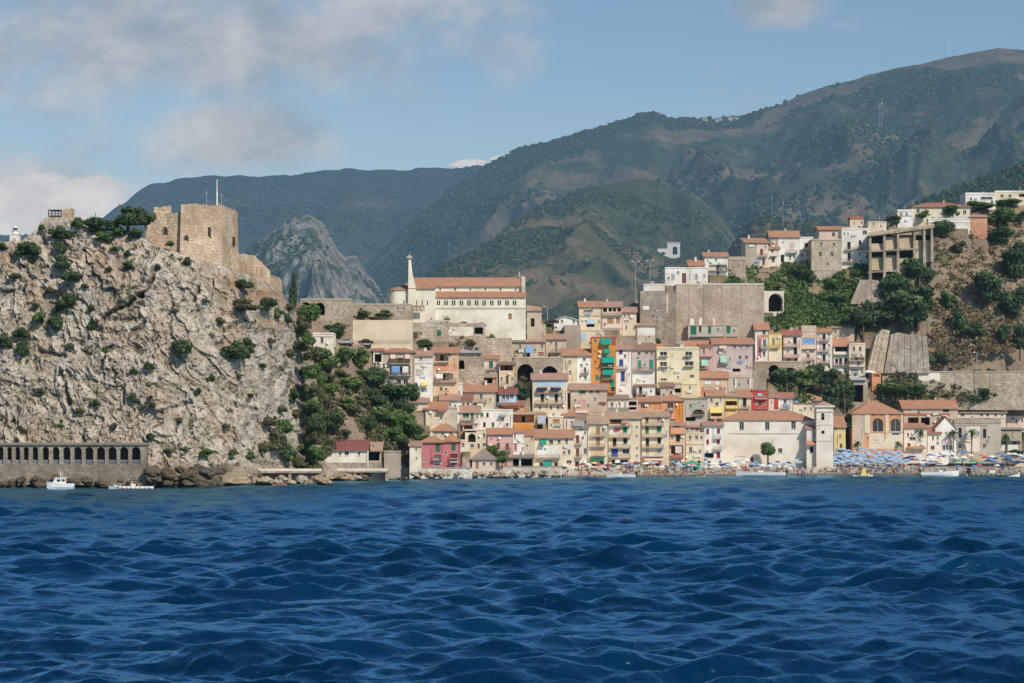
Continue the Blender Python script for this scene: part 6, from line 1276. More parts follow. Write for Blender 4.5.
def plant(kind, px, py, w, h, tone='dark', label=None, rock=False, shape=None, group=None, Y=None, cat=None, dy=0):
    """px,py = centre of the crown in the photograph, w,h in pixels"""
    base = py + h/2
    if Y is None: Y = (Yrock(px, base-1) - .2) if rock else Yat(px, base)
    Y += dy; s_ = Y/F; NG[0] += 1; k = NG[0] % 5
    shape = shape or ('round' if kind == 'tree' else 'bush')
    if rock and shape == 'round': shape = 'bushtree'
    o = empty(kind, P(px, base, Y), tr.uniform(0, 6.28), label, cat or kind, group)
    ww, hh = w*s_*1.38, h*s_*1.22
    if rock and kind == 'shrub': o.location.y -= .22*ww
    o.scale = (ww, ww*.9, hh)
    if shape in ('round', 'flat', 'column', 'bushtree') and kind != 'shrub': link('trunk', trunk(k), o)
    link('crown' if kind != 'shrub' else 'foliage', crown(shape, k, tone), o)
    return o
def plants(kind, rows, group, rock=False, tone='dark', lab=None):
    for r_ in rows:
        plant(kind, *r_[:4], tone=(r_[4] if len(r_) > 4 else tone), label=(r_[5] if len(r_) > 5 else lab), rock=rock, group=group)
# castle rock
G_ = 'shrubs rooted in the castle rock'; LB = 'small dark shrub clinging to the pale face of the castle rock'
plants('shrub', [(61,231,17,15,'dark','dark shrub just below the look-out on the rock summit'),(60,246,13,14,'dark','dark shrub below the summit shrub on the castle rock'),(62,262,15,14),(73,275,18,12,'dark','broad dark shrub at mid height of the castle rock below the look-out'),
    (33,247,20,15,'dark','wide dark shrub on the ridge right of the lighthouse'),(21,251,10,8),(3,245,8,9),(69,300,17,14,'dark','larger of the dark shrubs in the left middle of the castle rock'),(58,308,10,10),(58,321,14,15),(41,316,14,11,'mid'),(92,307,7,10),(93,324,8,12),
    (22,331,14,13,'dark','dark shrub low on the far left of the castle rock'),(25,346,13,16),(4,338,12,18,'dark','dark shrub touching the left frame edge on the castle rock'),(129,264,10,11),(128,253,7,6),(115,248,8,6,'mid'),(104,236,14,11,'mid'),(121,230,12,11,'mid'),(137,232,14,13),(42,227,6,5),
    (78,221,13,12,'mid'),(185,345,19,17,'dark','largest lone dark shrub in the middle of the castle rock face'),(238,348,25,22,'dark','large dark shrub high on the right part of the castle rock'),(247,341,14,12),(243,305,26,12,'olive'),(241,283,20,12,'dark','rounded dark shrub right below the castle outer wall'),
    (265,303,18,15),(278,312,12,12,'mid'),(287,317,10,12),(188,261,8,8,'dark','small dark bush at the foot of the castle bastion'),(170,243,8,7,'mid'),(152,366,9,7),(134,370,7,8),(148,364,7,9),(134,398,6,9),(96,402,9,9),(152,404,6,7),(212,377,9,8),(199,390,7,8),(133,396,7,7),(150,435,8,8),(205,452,13,9,'mid'),(186,448,8,6,'mid'),(151,397,6,6),
    (276,440,24,22,'olive'),(282,425,20,20,'mid'),(287,450,24,22,'dark','dark shrub mass at the right foot of the castle rock'),(268,420,16,12,'olive'),(293,394,18,18),(296,345,10,9),(290,352,12,9,'olive'),(305,370,14,12),(300,330,13,14,'mid'),(303,345,12,14,'olive'),(306,392,12,16,'mid'),(308,412,13,16,'dark'),(309,432,12,16,'olive'),(305,446,16,16,'mid'),(311,458,14,14,'dark'),(298,462,16,12,'olive'),(312,352,14,18,'olive'),(313,370,14,18,'mid'),(314,388,13,18,'olive'),(314,404,15,18,'mid'),(315,422,14,18,'dark'),(315,436,15,18,'olive'),(316,452,15,18,'mid'),(315,466,14,14,'olive'),(308,338,14,14,'mid'),(302,322,12,14,'olive'),(289,306,10,9,'olive'),(296,412,10,10,'olive'),(281,408,12,8,'olive'),(262,446,14,10,'olive'),(250,455,12,8,'mid'),(232,452,10,7,'olive'),(170,450,9,6,'olive'),(110,268,7,6,'olive'),(85,285,8,6,'olive'),(50,290,9,6,'olive'),(15,275,10,7,'olive'),(35,305,8,7,'olive'),(120,300,7,6,'olive'),(70,345,8,7,'olive'),(105,350,7,6,'mid'),(40,390,9,7,'olive'),(80,410,8,6,'olive'),(60,425,7,5,'mid'),(115,425,8,6,'olive'),(180,420,7,6,'olive'),(225,425,8,6,'olive'),(250,395,7,6,'olive'),(175,310,7,5,'olive'),(205,300,8,5,'olive'),(220,320,8,6,'olive'),(270,340,9,7,'olive'),(262,365,8,6,'mid'),(240,375,7,5,'olive')], G_, True, 'dark', LB)
plants('tree', [(128,214,26,24,'dark','largest dark tree on the rock plateau left of the castle'),(146,217,16,16,'dark','dark tree touching the left castle wall'),(97,222,20,20,'dark','round dark tree on the rock plateau left of the biggest tree'),(113,224,12,14,'dark','smaller dark tree between the two bigger ones on the rock plateau')], 'trees on the rock plateau', True)
plant('tree', 293, 292, 9, 29, 'dark', 'tall dark columnar tree at the right shoulder of the castle rock', True, 'column', 'trees on the rock plateau')
# hill between the rock and the village
plants('tree', [(336,331,18,14,'dark','round clipped tree on the terrace before the cream wall'),(310,317,21,22,'mid','bushy green tree below the two approach arches'),(328,362,26,22,'mid','green tree right below the small white terrace house'),(346,358,16,18,'mid'),(362,360,17,20,'lite','light green tree left of the red roofed lean-to'),
    (373,379,26,20,'dark','dark tree directly left of the pink awning house'),(394,398,30,24,'dark','large dark tree under the foot of the tall white house'),(381,407,22,20),(384,418,22,20,'lite'),(403,414,20,22),(401,424,26,26,'mid','broad mid green tree at the left edge of the village'),(412,434,18,20,'mid'),(397,437,20,16,'mid'),(369,426,14,18,'dark'),
    (320,440,12,26,'mid'),(319,414,11,24,'olive'),(321,384,12,20,'mid'),(319,362,10,16,'olive'),(306,428,24,30,'dark','dark tree at the foot of the hill left of the red roof'),(328,424,28,22,'dark'),(308,398,15,18,'dark'),(330,390,16,12,'lite'),(344,404,15,10,'lite'),(355,412,16,14,'olive'),(352,384,22,12,'lite'),(318,404,5,24,'olive','tall thin columnar tree on the dry hillside'),(372,395,14,12),(413,394,14,18,'dark','dark tree below the peach houses at the village edge'),(424,441,10,10,'mid')],
    'trees on the hillside between rock and village', False, 'dark', 'green tree on the hillside between the castle rock and the village')
plants('shrub', [(324,376,18,12,'olive'),(340,372,16,10,'olive'),(316,440,12,12),(360,448,10,10,'mid'),(358,455,15,9,'mid','ivy bush on the front of the red roofed beach building'),(388,446,14,12,'olive'),(345,432,16,10,'olive'),(362,400,12,10,'olive'),(315,412,10,12,'olive'),(384,432,12,10,'lite'),(408,452,10,10,'olive'),
    (363,312,14,6,'mid'),(385,313,16,7,'mid'),(350,316,12,5,'mid'),(374,318,18,4,'olive'),(404,316,8,5,'olive'),(336,420,14,10,'lite'),(300,450,14,14),(312,455,10,10,'olive'),(404,440,12,12),(420,380,10,8,'mid')], 'shrubs on the hillside between rock and village', False, 'dark', 'low shrub on the dry hillside left of the village')
plants('shrub', [(446,328,9,7,'mid'),(464,324,9,5,'mid'),(482,324,7,6,'dark'),(500,340,6,5),(530,334,7,5,'mid'),(497,332,9,5,'olive'),(537,331,8,5,'olive'),(472,342,7,8,'olive'),(504,343,7,6),(488,338,8,5,'olive'),(424,342,15,10,'dark','dark bush above the roof of the tall white house'),(512,322,12,5,'olive'),(520,350,8,6,'mid'),(452,345,8,6,'olive')],
    'shrubs on the broken wall below the church', False, 'mid', 'small bush growing from the broken stone wall below the church')
plant('tree', 523, 394, 13, 17, 'dark', 'dark green tree wedged left of the cream apartment house with twin awnings'); plant('shrub', 523, 378, 9, 8, 'olive', 'olive bush hanging below the left big arch', group='shrubs among the houses')
plant('tree', 493, 451, 13, 10, 'lite', 'pale green tree over the grey boathouse roof'); plant('tree', 502, 459, 12, 14, 'mid', 'green tree beside the dark carport')
plant('shrub', 657, 340, 6, 7, 'olive', 'olive bush at the foot of the dark lamp post'); plant('shrub', 712, 419, 10, 5, 'mid', 'potted greenery below the grey white house', group='shrubs among the houses')
plant('tree', 768, 451, 15, 27, 'mid', 'clipped flat tree standing before the whitewashed shore church', shape='flat', Y=Ym-4)
# behind the shore church and along the road
plants('tree', [(786,382,26,22,'dark','dark tree under the two low viaduct arches'),(801,381,26,20,'lite','light green tree in the garden behind the bell tower'),(818,376,20,20,'dark'),(824,384,28,24,'dark','big dark tree left of the concrete garage'),(818,392,16,16,'olive'),(844,398,20,32,'dark','tall dark tree between bell tower and concrete garage'),(832,400,16,22,'dark'),
    (897,391,32,14,'mid','broad green tree right behind the mansion roof'),(913,391,26,14,'mid'),(985,395,20,14,'dark','dark tree behind the tan hotel roof'),(1006,396,17,18,'dark'),(853,424,10,16,'mid','slim green tree at the left corner of the mansion'),(979,376,11,11,'dark','small round tree on the road wall by the lamp'),(992,375,9,11,'mid'),(1023,376,9,9,'dark')], 'garden trees behind the seafront', False, 'dark', 'garden tree behind the seafront houses')
# ivy slope and right hill
plants('tree', [(903,314,44,38,'dark','very large dark tree mass above the shotcrete wall'),(880,318,30,30,'dark','dark tree left of the very large one above the shotcrete wall'),(863,322,22,26,'dark'),(918,302,32,34,'dark'),(893,291,26,30,'mid','green tree right of the grey concrete apron'),(889,263,16,26,'mid','green tree growing through the concrete terrace frame'),(908,266,14,16,'dark'),(920,276,26,32,'dark'),(918,256,16,16,'mid'),
    (949,301,15,17,'mid'),(984,291,30,34,'dark','large round dark tree in the middle of the dry right hill'),(960,322,16,24,'dark','dark tree in the lower middle of the dry right hill'),(974,334,22,22,'dark'),(1012,304,28,28,'dark','dark tree near the right frame edge, middle of the dry hill'),(1016,264,26,36,'dark','tall dark tree mass near the right frame edge below the skyline building'),(1006,337,15,22,'dark'),(1020,340,14,26,'dark','dark tree touching the right frame edge above the road'),
    (999,219,24,20,'mid','green tree on the slope below the long skyline building'),(1018,219,14,12,'dark'),(1000,237,24,16,'dark'),(942,230,20,16,'dark','dark tree under the white garden wall'),(892,221,13,9,'dark'),(927,361,14,14,'mid'),(943,359,18,14,'olive'),(958,248,14,12,'olive'),(838,302,18,16,'mid'),(812,278,10,14,'dark','dark tree left of the stone tower house foot'),(800,274,14,18,'dark'),(834,284,18,14,'mid'),(838,276,14,12,'mid'),(786,301,9,16,'mid'),(775,287,16,7,'lite')], 'trees on the right hill', False, 'dark', 'dark tree on the dry slope of the right hill')
plants('tree', [(921,217,20,12,'mid','left clipped flat topped tree in front of the cream villa'),(950,214,23,13,'mid','right clipped flat topped tree in front of the cream villa'),(980,206,26,9,'mid','long clipped tree in front of the white skyline building'),(1012,204,28,8,'mid','clipped hedge tree in front of the cream skyline building')], 'clipped trees by the skyline villas')
# palms
def palm(px, ytop, ybot, label, size=8.5):
    Y = Yat(px, ybot); s_ = Y/F; o = empty('palm_tree', P(px, ybot, Y-1), 0, label, 'palm', 'palms on the seafront'); hh = (ybot-ytop-size*.55)*s_
    m = MB(); m.bar((0,0,-1), (.1,0,hh*.5), .26, .2, 8); m.bar((.1,0,hh*.5), (.12,0,hh), .2, .24, 8); m.build('trunk', flat((.2,.15,.1), .95, name='palm_trunk'), o)
    m = MB(); L = size*s_
    for i in range(30):
        a = tr.uniform(0, 6.28); el = tr.uniform(-.5, 1.25); d_ = Vector((math.cos(a)*math.cos(el), math.sin(a)*math.cos(el), math.sin(el))); sd = Vector((-math.sin(a), math.cos(a), 0))
        p0 = Vector((.12, 0, hh)); prev = p0; n_ = 5
        for j in range(1, n_+1):
            u_ = j/n_; p1 = p0 + d_*L*u_ + Vector((0, 0, -.55*L*u_*u_)); w0 = .34*s_*4*(1-abs((j-1)/n_-.4)); w1 = .34*s_*4*(1-abs(u_-.4)*1.3)
            for q in (-1, 1): m.face([prev, p1, p1+sd*q*w1*.55+Vector((0,0,-w1*.3)), prev+sd*q*w0*.55+Vector((0,0,-w0*.3))])
            prev = p1
    c = m.build('crown', LEAF['olive'] if px < 0 else LEAF['mid'], o); return o
palm(953, 428, 456, 'palm in front of the white gabled house'); palm(971.4, 427, 456, 'palm in front of the grey beige hotel'); palm(1006.6, 432, 452, 'palm before the grey pavilion'); palm(919, 426, 450, 'palm before the dark loggias right of the mansion'); palm(1023, 430, 452, 'palm cut by the right frame edge'); palm(376, 322, 343, 'palm on the terrace before the cream wall', 6.5); palm(857, 440, 455, 'low palm by the left foot of the mansion', 6); palm(898, 440, 454, 'low bushy palm at the right foot of the mansion', 6)
plants('shrub', [(684,285,12,4,'mid'),(703,283,8,4,'olive'),(728,283,14,5,'mid'),(752,284,16,6,'lite'),(668,330,7,8,'olive'),(745,316,8,6,'mid'),(760,330,8,10,'olive'),(650,300,5,4,'olive')], 'weeds on the great stone wall', False, 'mid', 'small weed bush on the great stone wall')
plant('shrub', 1014, 451, 18, 7, 'dark', 'dark clipped hedge on the promenade at right')
# ground cover nobody could count
def cover(name, label, polys, n, size, tone, seed, hrel=.5):
    """leaf tufts scattered over the hillside inside px,py boxes"""
    r = random.Random(seed); pts = []
    tot = sum(p[4] for p in polys)
    for x0, x1, y0, y1, wgt in polys:
        for i in range(int(n*wgt/tot)):
            px, py = r.uniform(x0, x1), r.uniform(y0, y1)
            if float(fbm(px/16, py/12, seed, 3)) + r.gauss(0, .12) < -.06: continue
            Y = Yat(px, py); pts.append((P(px, py, Y), r.uniform(.6, 1.5)))
    vs, fs, tn = [], [], []; off = 0; R_ = np.random.default_rng(seed)
    for p, k in pts:
        m_ = 16; c = R_.normal(size=(m_, 3))*np.array([.5, .5, .28])*size*k + np.array(p) + np.array([0, 0, size*k*hrel*.5])
        a = R_.normal(size=(m_, 3)); a /= np.linalg.norm(a, axis=1)[:, None]; b = np.cross(a, R_.normal(size=(m_, 3))); b /= np.linalg.norm(b, axis=1)[:, None]
        q = size*k*.34; vs.append(np.stack([c-a*q, c+b*q, c+a*q, c-b*q], 1).reshape(-1, 3)); fs.append(np.arange(m_*4).reshape(-1, 4)+off); off += m_*4; tn.append(np.repeat(R_.uniform(0, 1, m_), 4))
    o = link(name, npmesh(name, np.concatenate(vs), np.concatenate(fs), LEAF[tone], False, {'tone': np.concatenate(tn)})); return tag(o, label, 'ground cover', None, 'stuff')
cover('ivy_slope', 'green creepers covering the slope between the hilltop houses and the tunnel portal', [(738,815,264,292,5),(784,850,280,312,6),(812,868,268,330,6),(842,868,240,284,3),(780,868,312,328,5),(730,760,272,286,1.5),(756,810,318,330,2)], 2100, 1.1, 'mid', 41)
cover('bright_ivy', 'bright green ivy patches on the slope below the hilltop houses', [(745,815,266,296,5),(784,850,284,316,5),(842,866,246,284,3),(790,868,312,326,4)], 1300, 1.0, 'lite', 48)
cover('dry_scrub', 'dry brown grass and thorn scrub on the right hill', [(925,1024,225,300,8),(930,1024,300,352,8),(925,970,345,368,2)], 1300, .9, 'dry', 43)
cover('green_scrub', 'low green scrub on the dry right hill', [(935,1024,215,352,8),(890,1024,374,400,4)], 700, 1.0, 'olive', 44)
cover('hillside_scrub', 'mixed green scrub on the hillside left of the village', [(300,420,365,452,8),(316,330,345,455,4)], 1500, .9, 'olive', 45)
cover('garden_scrub', 'dark greenery behind the seafront houses', [(776,860,370,412,6),(880,935,384,400,3),(965,1020,386,402,3)], 700, 1.0, 'mid', 46)
cover('wall_weeds', 'weeds and tufts on the broken ground below the church', [(412,545,318,350,5),(455,520,340,372,2)], 260, .6, 'olive', 47)

vs_, fs_, tn_, off_ = [], [], [], 0; Rr = np.random.default_rng(99)
for q_ in range(2600):
    j_ = Rr.integers(0, len(rpx)); i_ = Rr.integers(20, NR-4)
    if CAV[i_, j_] > .56 or fbm(rpx[j_]/11, i_/17, 97, 3) < .02: continue
    c0 = np.array([Xd[i_, j_], Yd[i_, j_]-.15, Z[i_, j_]]); k_ = Rr.uniform(.35, .95); m_ = 9
    c = Rr.normal(size=(m_, 3))*np.array([.6, .25, .4])*k_ + c0; a = Rr.normal(size=(m_, 3)); a /= np.linalg.norm(a, axis=1)[:, None]; b = np.cross(a, Rr.normal(size=(m_, 3))); b /= np.linalg.norm(b, axis=1)[:, None]; s9 = k_*.34
    vs_.append(np.stack([c-a*s9, c+b*s9, c+a*s9, c-b*s9], 1).reshape(-1, 3)); fs_.append(np.arange(m_*4).reshape(-1, 4)+off_); off_ += m_*4; tn_.append(np.repeat(Rr.uniform(0, 1, m_), 4))
tag(link('rock_tufts', npmesh('rock_tufts', np.concatenate(vs_), np.concatenate(fs_), LEAF['olive'], False, {'tone': np.concatenate(tn_)})), 'sparse olive tufts growing in the cracks of the castle rock', 'ground cover', None, 'stuff')
# ------------------------------------------------------------------ beach, people, boats, quay
br = random.Random(77)
def gz(px, Y): return float(terrain(px, Y))
def spot(px, s_): Y = float(Y0(px))+s_; return Vector(((px-512)*Y/F, Y, gz(px, Y)))
# parasols: one of each colour with its parts, then copies
def parasol_proto(colname, c2=None):
    o = empty('beach_umbrella', (0,0,-50), 0, 'x', 'beach umbrella'); m = MB(); m.bar((0,0,-.3), (0,0,2.35), .03, .03, 6); pl = m.build('pole', flat('palewhite'), o)
    m = MB(); n = 8
    for i in range(n):
        a, b = 2*math.pi*i/n, 2*math.pi*(i+1)/n; r = 1.05; k = i % 2 if c2 else 0
        A = (r*math.cos(a), r*math.sin(a), 1.85); B = (r*math.cos(b), r*math.sin(b), 1.85); A1 = (.55*math.cos(a), .55*math.sin(a), 2.15); B1 = (.55*math.cos(b), .55*math.sin(b), 2.15)
        m.face([A, B, B1, A1], k); m.face([A1, B1, (0,0,2.3)], k); m.face([(A[0],A[1],1.70), (B[0],B[1],1.70), B, A], k)
    cn = m.build('canopy', [flat(colname, .8), flat(c2 or colname, .8)], o); return o, [(pl, []), (cn, [])]
PCOL = dict(pblue=(.34,.50,.70), pwhite=(.80,.80,.78), pnavy=(.03,.06,.18), porange=(.70,.30,.14), pyellow=(.72,.58,.2), pgreen=(.08,.34,.22), pred=(.48,.10,.10), ppink=(.68,.35,.38), paqua=(.12,.42,.55), pmaroon=(.25,.07,.12), pmid=(.10,.24,.52))
PAL.update(PCOL)
CNAME = dict(pblue='pale blue', pwhite='white', pnavy='dark navy', porange='orange', pyellow='yellow', pgreen='green', pred='red', ppink='pink', paqua='turquoise', pmaroon='maroon', pmid='bright blue')
PROTO = {}
def parasol(px, s_, col, label, group, k=1.0):
    first = col not in PROTO
    if first: PROTO[col] = parasol_proto(col, 'pwhite' if col in ('pblue', 'pmid') and False else None)
    o, tree = PROTO[col]; p = spot(px, s_)
    if first: o.location = p; o['label'] = label; o['group'] = group; o.scale = (k, k, k); o.rotation_euler.z = br.uniform(0, 3); return o
    c = copy_thing(o, tree, p, br.uniform(0, 3), (k, k, k), label, group); c.rotation_euler.x = br.gauss(0, .05); return c
for row in range(7):
    sr = 20 + row*5.6; n = 23
    for i in range(n):
        px = 797 + i*4.95 + (row % 2)*2.4 + br.uniform(-1.6, 1.6)
        if px > 908 - row*1.5: continue
        parasol(px, sr + br.uniform(-2.2, 2.2), 'pblue', 'pale blue beach umbrella in the dense rows right of the bell tower', 'pale blue umbrellas in dense rows', br.uniform(.85, 1.15))
mixl = ['pwhite','ppink','pwhite','pblue','pmid','pwhite','pblue','pwhite','pnavy','ppink','pmaroon','paqua','pwhite','pblue','pred','pwhite','pnavy','pgreen','pblue','pyellow']
for i in range(92):
    px = 566 + i*2.5 + br.uniform(-1.5, 1.5); col = mixl[(i*7+i//4) % len(mixl)] if px < 765 else ['pblue','pnavy','pwhite','pblue'][i % 4]
    parasol(px, br.uniform(8, 23), col, CNAME[col] + ' beach umbrella on the crowded beach below the waterfront houses and shore church', CNAME[col]+' umbrellas on the left beach', br.uniform(.75, 1.1))
mixr = ['porange','pmid','pwhite','pnavy','porange','pmid','paqua','pred','pwhite','pmid','pnavy','pgreen','pmaroon']
for i in range(66):
    px = 904 + i*1.9 + br.uniform(-1.2, 1.2); col = mixr[(i*3+i//5) % len(mixr)] if i < 46 else ['pnavy','pwhite','pmid'][i % 3]
    parasol(px, br.uniform(7, 52), col, CNAME[col] + ' beach umbrella on the right end of the beach before the palms', CNAME[col]+' umbrellas on the right beach', br.uniform(.9, 1.25))
# people: a skinned figure, swimwear and hair as face materials
def figure(name, joints, edges, radii, root, swim, skin, hair, top=None, head=None):
    me = bpy.data.meshes.new(name); me.from_pydata(joints, edges, []); o = bpy.data.objects.new(name, me); COL.objects.link(o)
    md = o.modifiers.new('skin', 'SKIN'); md.use_smooth_shade = True
    for v, r in zip(me.skin_vertices[0].data, radii): v.radius = (r, r) if not isinstance(r, tuple) else r
    me.skin_vertices[0].data[root].use_root = True
    o.modifiers.new('sub', 'SUBSURF').levels = 1
    dg = bpy.context.evaluated_depsgraph_get(); ev = o.evaluated_get(dg); nm = bpy.data.meshes.new_from_object(ev); bpy.data.objects.remove(o)
    nm.materials.clear()
    for c in (skin, swim, hair, top or skin): nm.materials.append(flat(c, .6))
    hd = Vector(head); pel = Vector(joints[root])
    for p in nm.polygons:
        c = p.center; k = 0
        if (c-pel).length < .24 and c.z < pel.z+.12: k = 1
        if top and abs(c.x-pel.x) < .19 and .24 < c.z-pel.z < .42 : k = 3
        if (c-hd).length < .2 and (c.z > hd.z+.05 or c.y > hd.y+.03): k = 2
        p.material_index = k; p.use_smooth = True
    return nm
def standing(sw, sk, hr_, top=None, stride=0.0, arm=0.0):
    J = [(0,0,.92),(0,.0,1.12),(0,.01,1.33),(0,0,1.46),(0,-.01,1.52),(0,-.015,1.62),(0,-.01,1.71),
         (.17,.01,1.40),(.26,.02+.05*arm,1.14),(.25,-.08-.2*arm,.90+.25*arm),(.24,-.13-.25*arm,.81+.3*arm),(-.17,.01,1.40),(-.27,.03,1.14),(-.27,-.06,.90),(-.26,-.10,.81),
         (.09,0,.88),(.11,-.05+stride,.49),(.11,.02+stride*1.5,.09),(.12,-.13+stride*1.4,.035),(-.09,0,.88),(-.11,-.05-stride,.49),(-.11,.02-stride*1.2,.09),(-.12,-.13-stride*1.2,.035)]
    E = [(0,1),(1,2),(2,3),(3,4),(4,5),(5,6),(2,7),(7,8),(8,9),(9,10),(2,11),(11,12),(12,13),(13,14),(0,15),(15,16),(16,17),(17,18),(0,19),(19,20),(20,21),(21,22)]
    R_ = [.14,.125,.15,.07,.065,.1,.085,.065,.05,.04,.045,.065,.05,.04,.045,.1,.065,.042,.04,.1,.065,.042,.04]
    return figure('person', J, E, R_, 0, sw, sk, hr_, top, (0,-.01,1.66))
def sitting(sw, sk, hr_, top=None):
    J = [(0,0,.14),(0,.05,.35),(0,.06,.56),(0,.03,.68),(0,.01,.74),(0,-.01,.84),(0,0,.92),(.17,.05,.62),(.24,.12,.38),(.22,.22,.14),(-.17,.05,.62),(-.25,-.05,.42),(-.15,-.28,.42),
         (.1,-.06,.14),(.13,-.42,.42),(.13,-.68,.09),(.13,-.80,.05),(-.1,-.06,.14),(-.13,-.40,.44),(-.13,-.62,.09),(-.13,-.74,.05)]
    E = [(0,1),(1,2),(2,3),(3,4),(4,5),(5,6),(2,7),(7,8),(8,9),(2,10),(10,11),(11,12),(0,13),(13,14),(14,15),(15,16),(0,17),(17,18),(18,19),(19,20)]
    R_ = [.15,.13,.15,.07,.065,.1,.085,.06,.05,.045,.06,.05,.045,.1,.065,.045,.04,.1,.065,.045,.04]
    return figure('person', J, E, R_, 0, sw, sk, hr_, top, (0,-.01,.88))
SK = [(.48,.27,.18),(.40,.21,.13),(.54,.33,.24),(.33,.17,.10)]; HR = [(.03,.02,.015),(.06,.035,.02),(.15,.09,.04)]
SW = ['pred','pnavy','pmid','dark','pwhite','porange','pgreen']
FIG = []
for i in range(12):
    st = [standing, standing, sitting][i % 3]; kw = dict(stride=[0,.16,0,.2][i % 4], arm=[0,1,.5][i % 3]) if st is standing else {}
    FIG.append((st(SW[i % 7], SK[i % 4], HR[i % 3], SW[(i*3+1) % 7] if i % 2 else None, **kw), st is sitting, 'bikini' if i % 2 else 'swimming trunks'))
def person(p, rz, k, label, group=None, sc=1.0):
    me, sit, _ = FIG[k]; o = link('person', me); o.location = p; o.rotation_euler.z = rz; o.scale = (sc, sc, sc); return tag(o, label, 'person', group)
for i in range(270):
    if i < 150: px = br.uniform(556, 800); zone, g_ = 'below the waterfront houses', 'bathers on the left beach'
    else: px = br.uniform(800, 1022); zone, g_ = 'below the blue umbrellas and palms', 'bathers on the right beach'
    s_ = br.uniform(1.2, 12) if br.random() < .75 else br.uniform(10, 20); k = br.randrange(12); me, sit, wr_ = FIG[k]; p = spot(px, s_)
    person(p, br.uniform(0, 6.28), k, ('bather sitting on the pebbles ' if sit else 'bather standing on the pebbles ')+zone, g_+(' sitting' if sit else ' standing'), br.uniform(1.0, 1.2))
# loungers under the blue umbrellas
m = MB(); m.box(-.33,.33,-.95,.55,.27,.33); m.prism([(-.33,.55,.27),(.33,.55,.27),(.33,.6,.33),(-.33,.6,.33)], [(-.33,1.15,.72),(.33,1.15,.72),(.33,1.17,.78),(-.33,1.17,.78)])
lb_ = empty('sun_lounger', (0,0,-50), 0, 'dark blue sun lounger in the shade of the pale blue umbrellas', 'sun lounger', 'sun loungers under the blue umbrellas'); lbed = m.build('bed', flat('pnavy'), lb_)
m = MB()
for x in (-.28,.28):
    for y in (-.8,.45): m.box(x-.025,x+.025,y-.025,y+.025,-.05,.27)
lfr = m.build('frame', flat('palewhite'), lb_); first = True
for i in range(44):
    px = 798+i*2.5+br.uniform(-.6,.6); p = spot(px, br.choice([11.6, 17.5, 24]))
    if first: lb_.location = p; first = False
    else: copy_thing(lb_, [(lbed, []), (lfr, [])], p, br.uniform(-.3, .3))
# gazebo
Yq = float(Y0(692))+15; gq = empty('gazebo', P(692, 464, Yq), 0, 'green pyramid roofed gazebo with turquoise cloth sides on the beach', 'gazebo'); q = Yq/F
gq.location.z = gz(692, Yq)
m = MB(); w_ = 8.4*q; e_ = [(-w_,-w_,6.2*q),(w_,-w_,6.2*q),(w_,w_,6.2*q),(-w_,w_,6.2*q)]
for i in range(4): m.face([e_[i], e_[(i+1) % 4], (0,0,10.4*q)]); m.face([(e_[i][0],e_[i][1],5.4*q),(e_[(i+1) % 4][0],e_[(i+1) % 4][1],5.4*q), e_[(i+1) % 4], e_[i]])
m.build('canopy', flat('pgreen'), gq)
m = MB(); m.face([(-w_*.93,w_*.93,0),(w_*.93,w_*.93,0),(w_*.93,w_*.93,5.5*q),(-w_*.93,w_*.93,5.5*q)]); m.face([(-w_*.93,-w_*.9,0),(-w_*.93,w_*.93,0),(-w_*.93,w_*.93,5.5*q),(-w_*.93,-w_*.9,5.5*q)]); m.face([(-w_*.9,-w_*.93,0),(w_*.1,-w_*.93,0),(w_*.1,-w_*.93,5*q),(-w_*.9,-w_*.93,5*q)]); m.build('cloth_side', flat('paqua'), gq)
m = MB()
for x in (-1,1):
    for y in (-1,1): m.box(x*w_*.95-.05,x*w_*.95+.05,y*w_*.95-.05,y*w_*.95+.05,-.3,5.5*q)
m.build('post', flat('palewhite'), gq)
# promenade wall and awnings behind the crowd
H('promenade_wall', 'low pale promenade wall with a road behind it at the right end of the beach', 905,1040,452.6,466,'offwhite',None,'t:concrete,905,1040,452.2,453',cat='wall',D=3,emb=3,Y=float(Y0(975))+66)
H('beach_bar', 'long beach bar with ochre awning between blue umbrellas and the mansion', 848,912,449,460,'cream','f:tan:447.6','a:tan,862,451.6,20,3;a:palewhite,886,451,22,3;l:brown,852,874,453,459,1.2;l:brown,878,908,453,459,1.2;a:porange,903,451.4,14,3',cat='bar',D=6,Y=float(Y0(880))+64)
# ------------------------------------------------------------------ boats
def hull_mesh(L, B, Hs, bow=.35, flare=1.25, n=14, tub=False):
    """local: bow at +x, keel down; returns outer hull with an inner floor"""
    m = MB(); rings = []
    for i in range(n+1):
        u_ = i/n; x = -L/2 + L*u_; b = B/2*(1 - max(0, (u_-.45)/.55)**2.2)*(.86+.14*min(1, u_*4)); b = max(b, .02); sh = Hs*(1+bow*u_**2.5); kz_ = -.25*Hs + .55*Hs*max(0, (u_-.7)/.3)**2
        rings.append([(x, -b, sh), (x, -b*.86, sh*.35), (x, -b*.5, kz_*.6), (x, 0, kz_), (x, b*.5, kz_*.6), (x, b*.86, sh*.35), (x, b, sh), (x, b*.88, sh), (x, b*.82, sh*.45), (x, -b*.82, sh*.45), (x, -b*.88, sh)])
    k = len(rings[0])
    for a, b in zip(rings, rings[1:]):
        for i in range(k):
            j = (i+1) % k; m.face([a[i], b[i], b[j], a[j]], 1 if (tub and i in (0, 5, 6, 10)) else 0)
    m.face(rings[0][::-1]); m.face(rings[-1]); return m
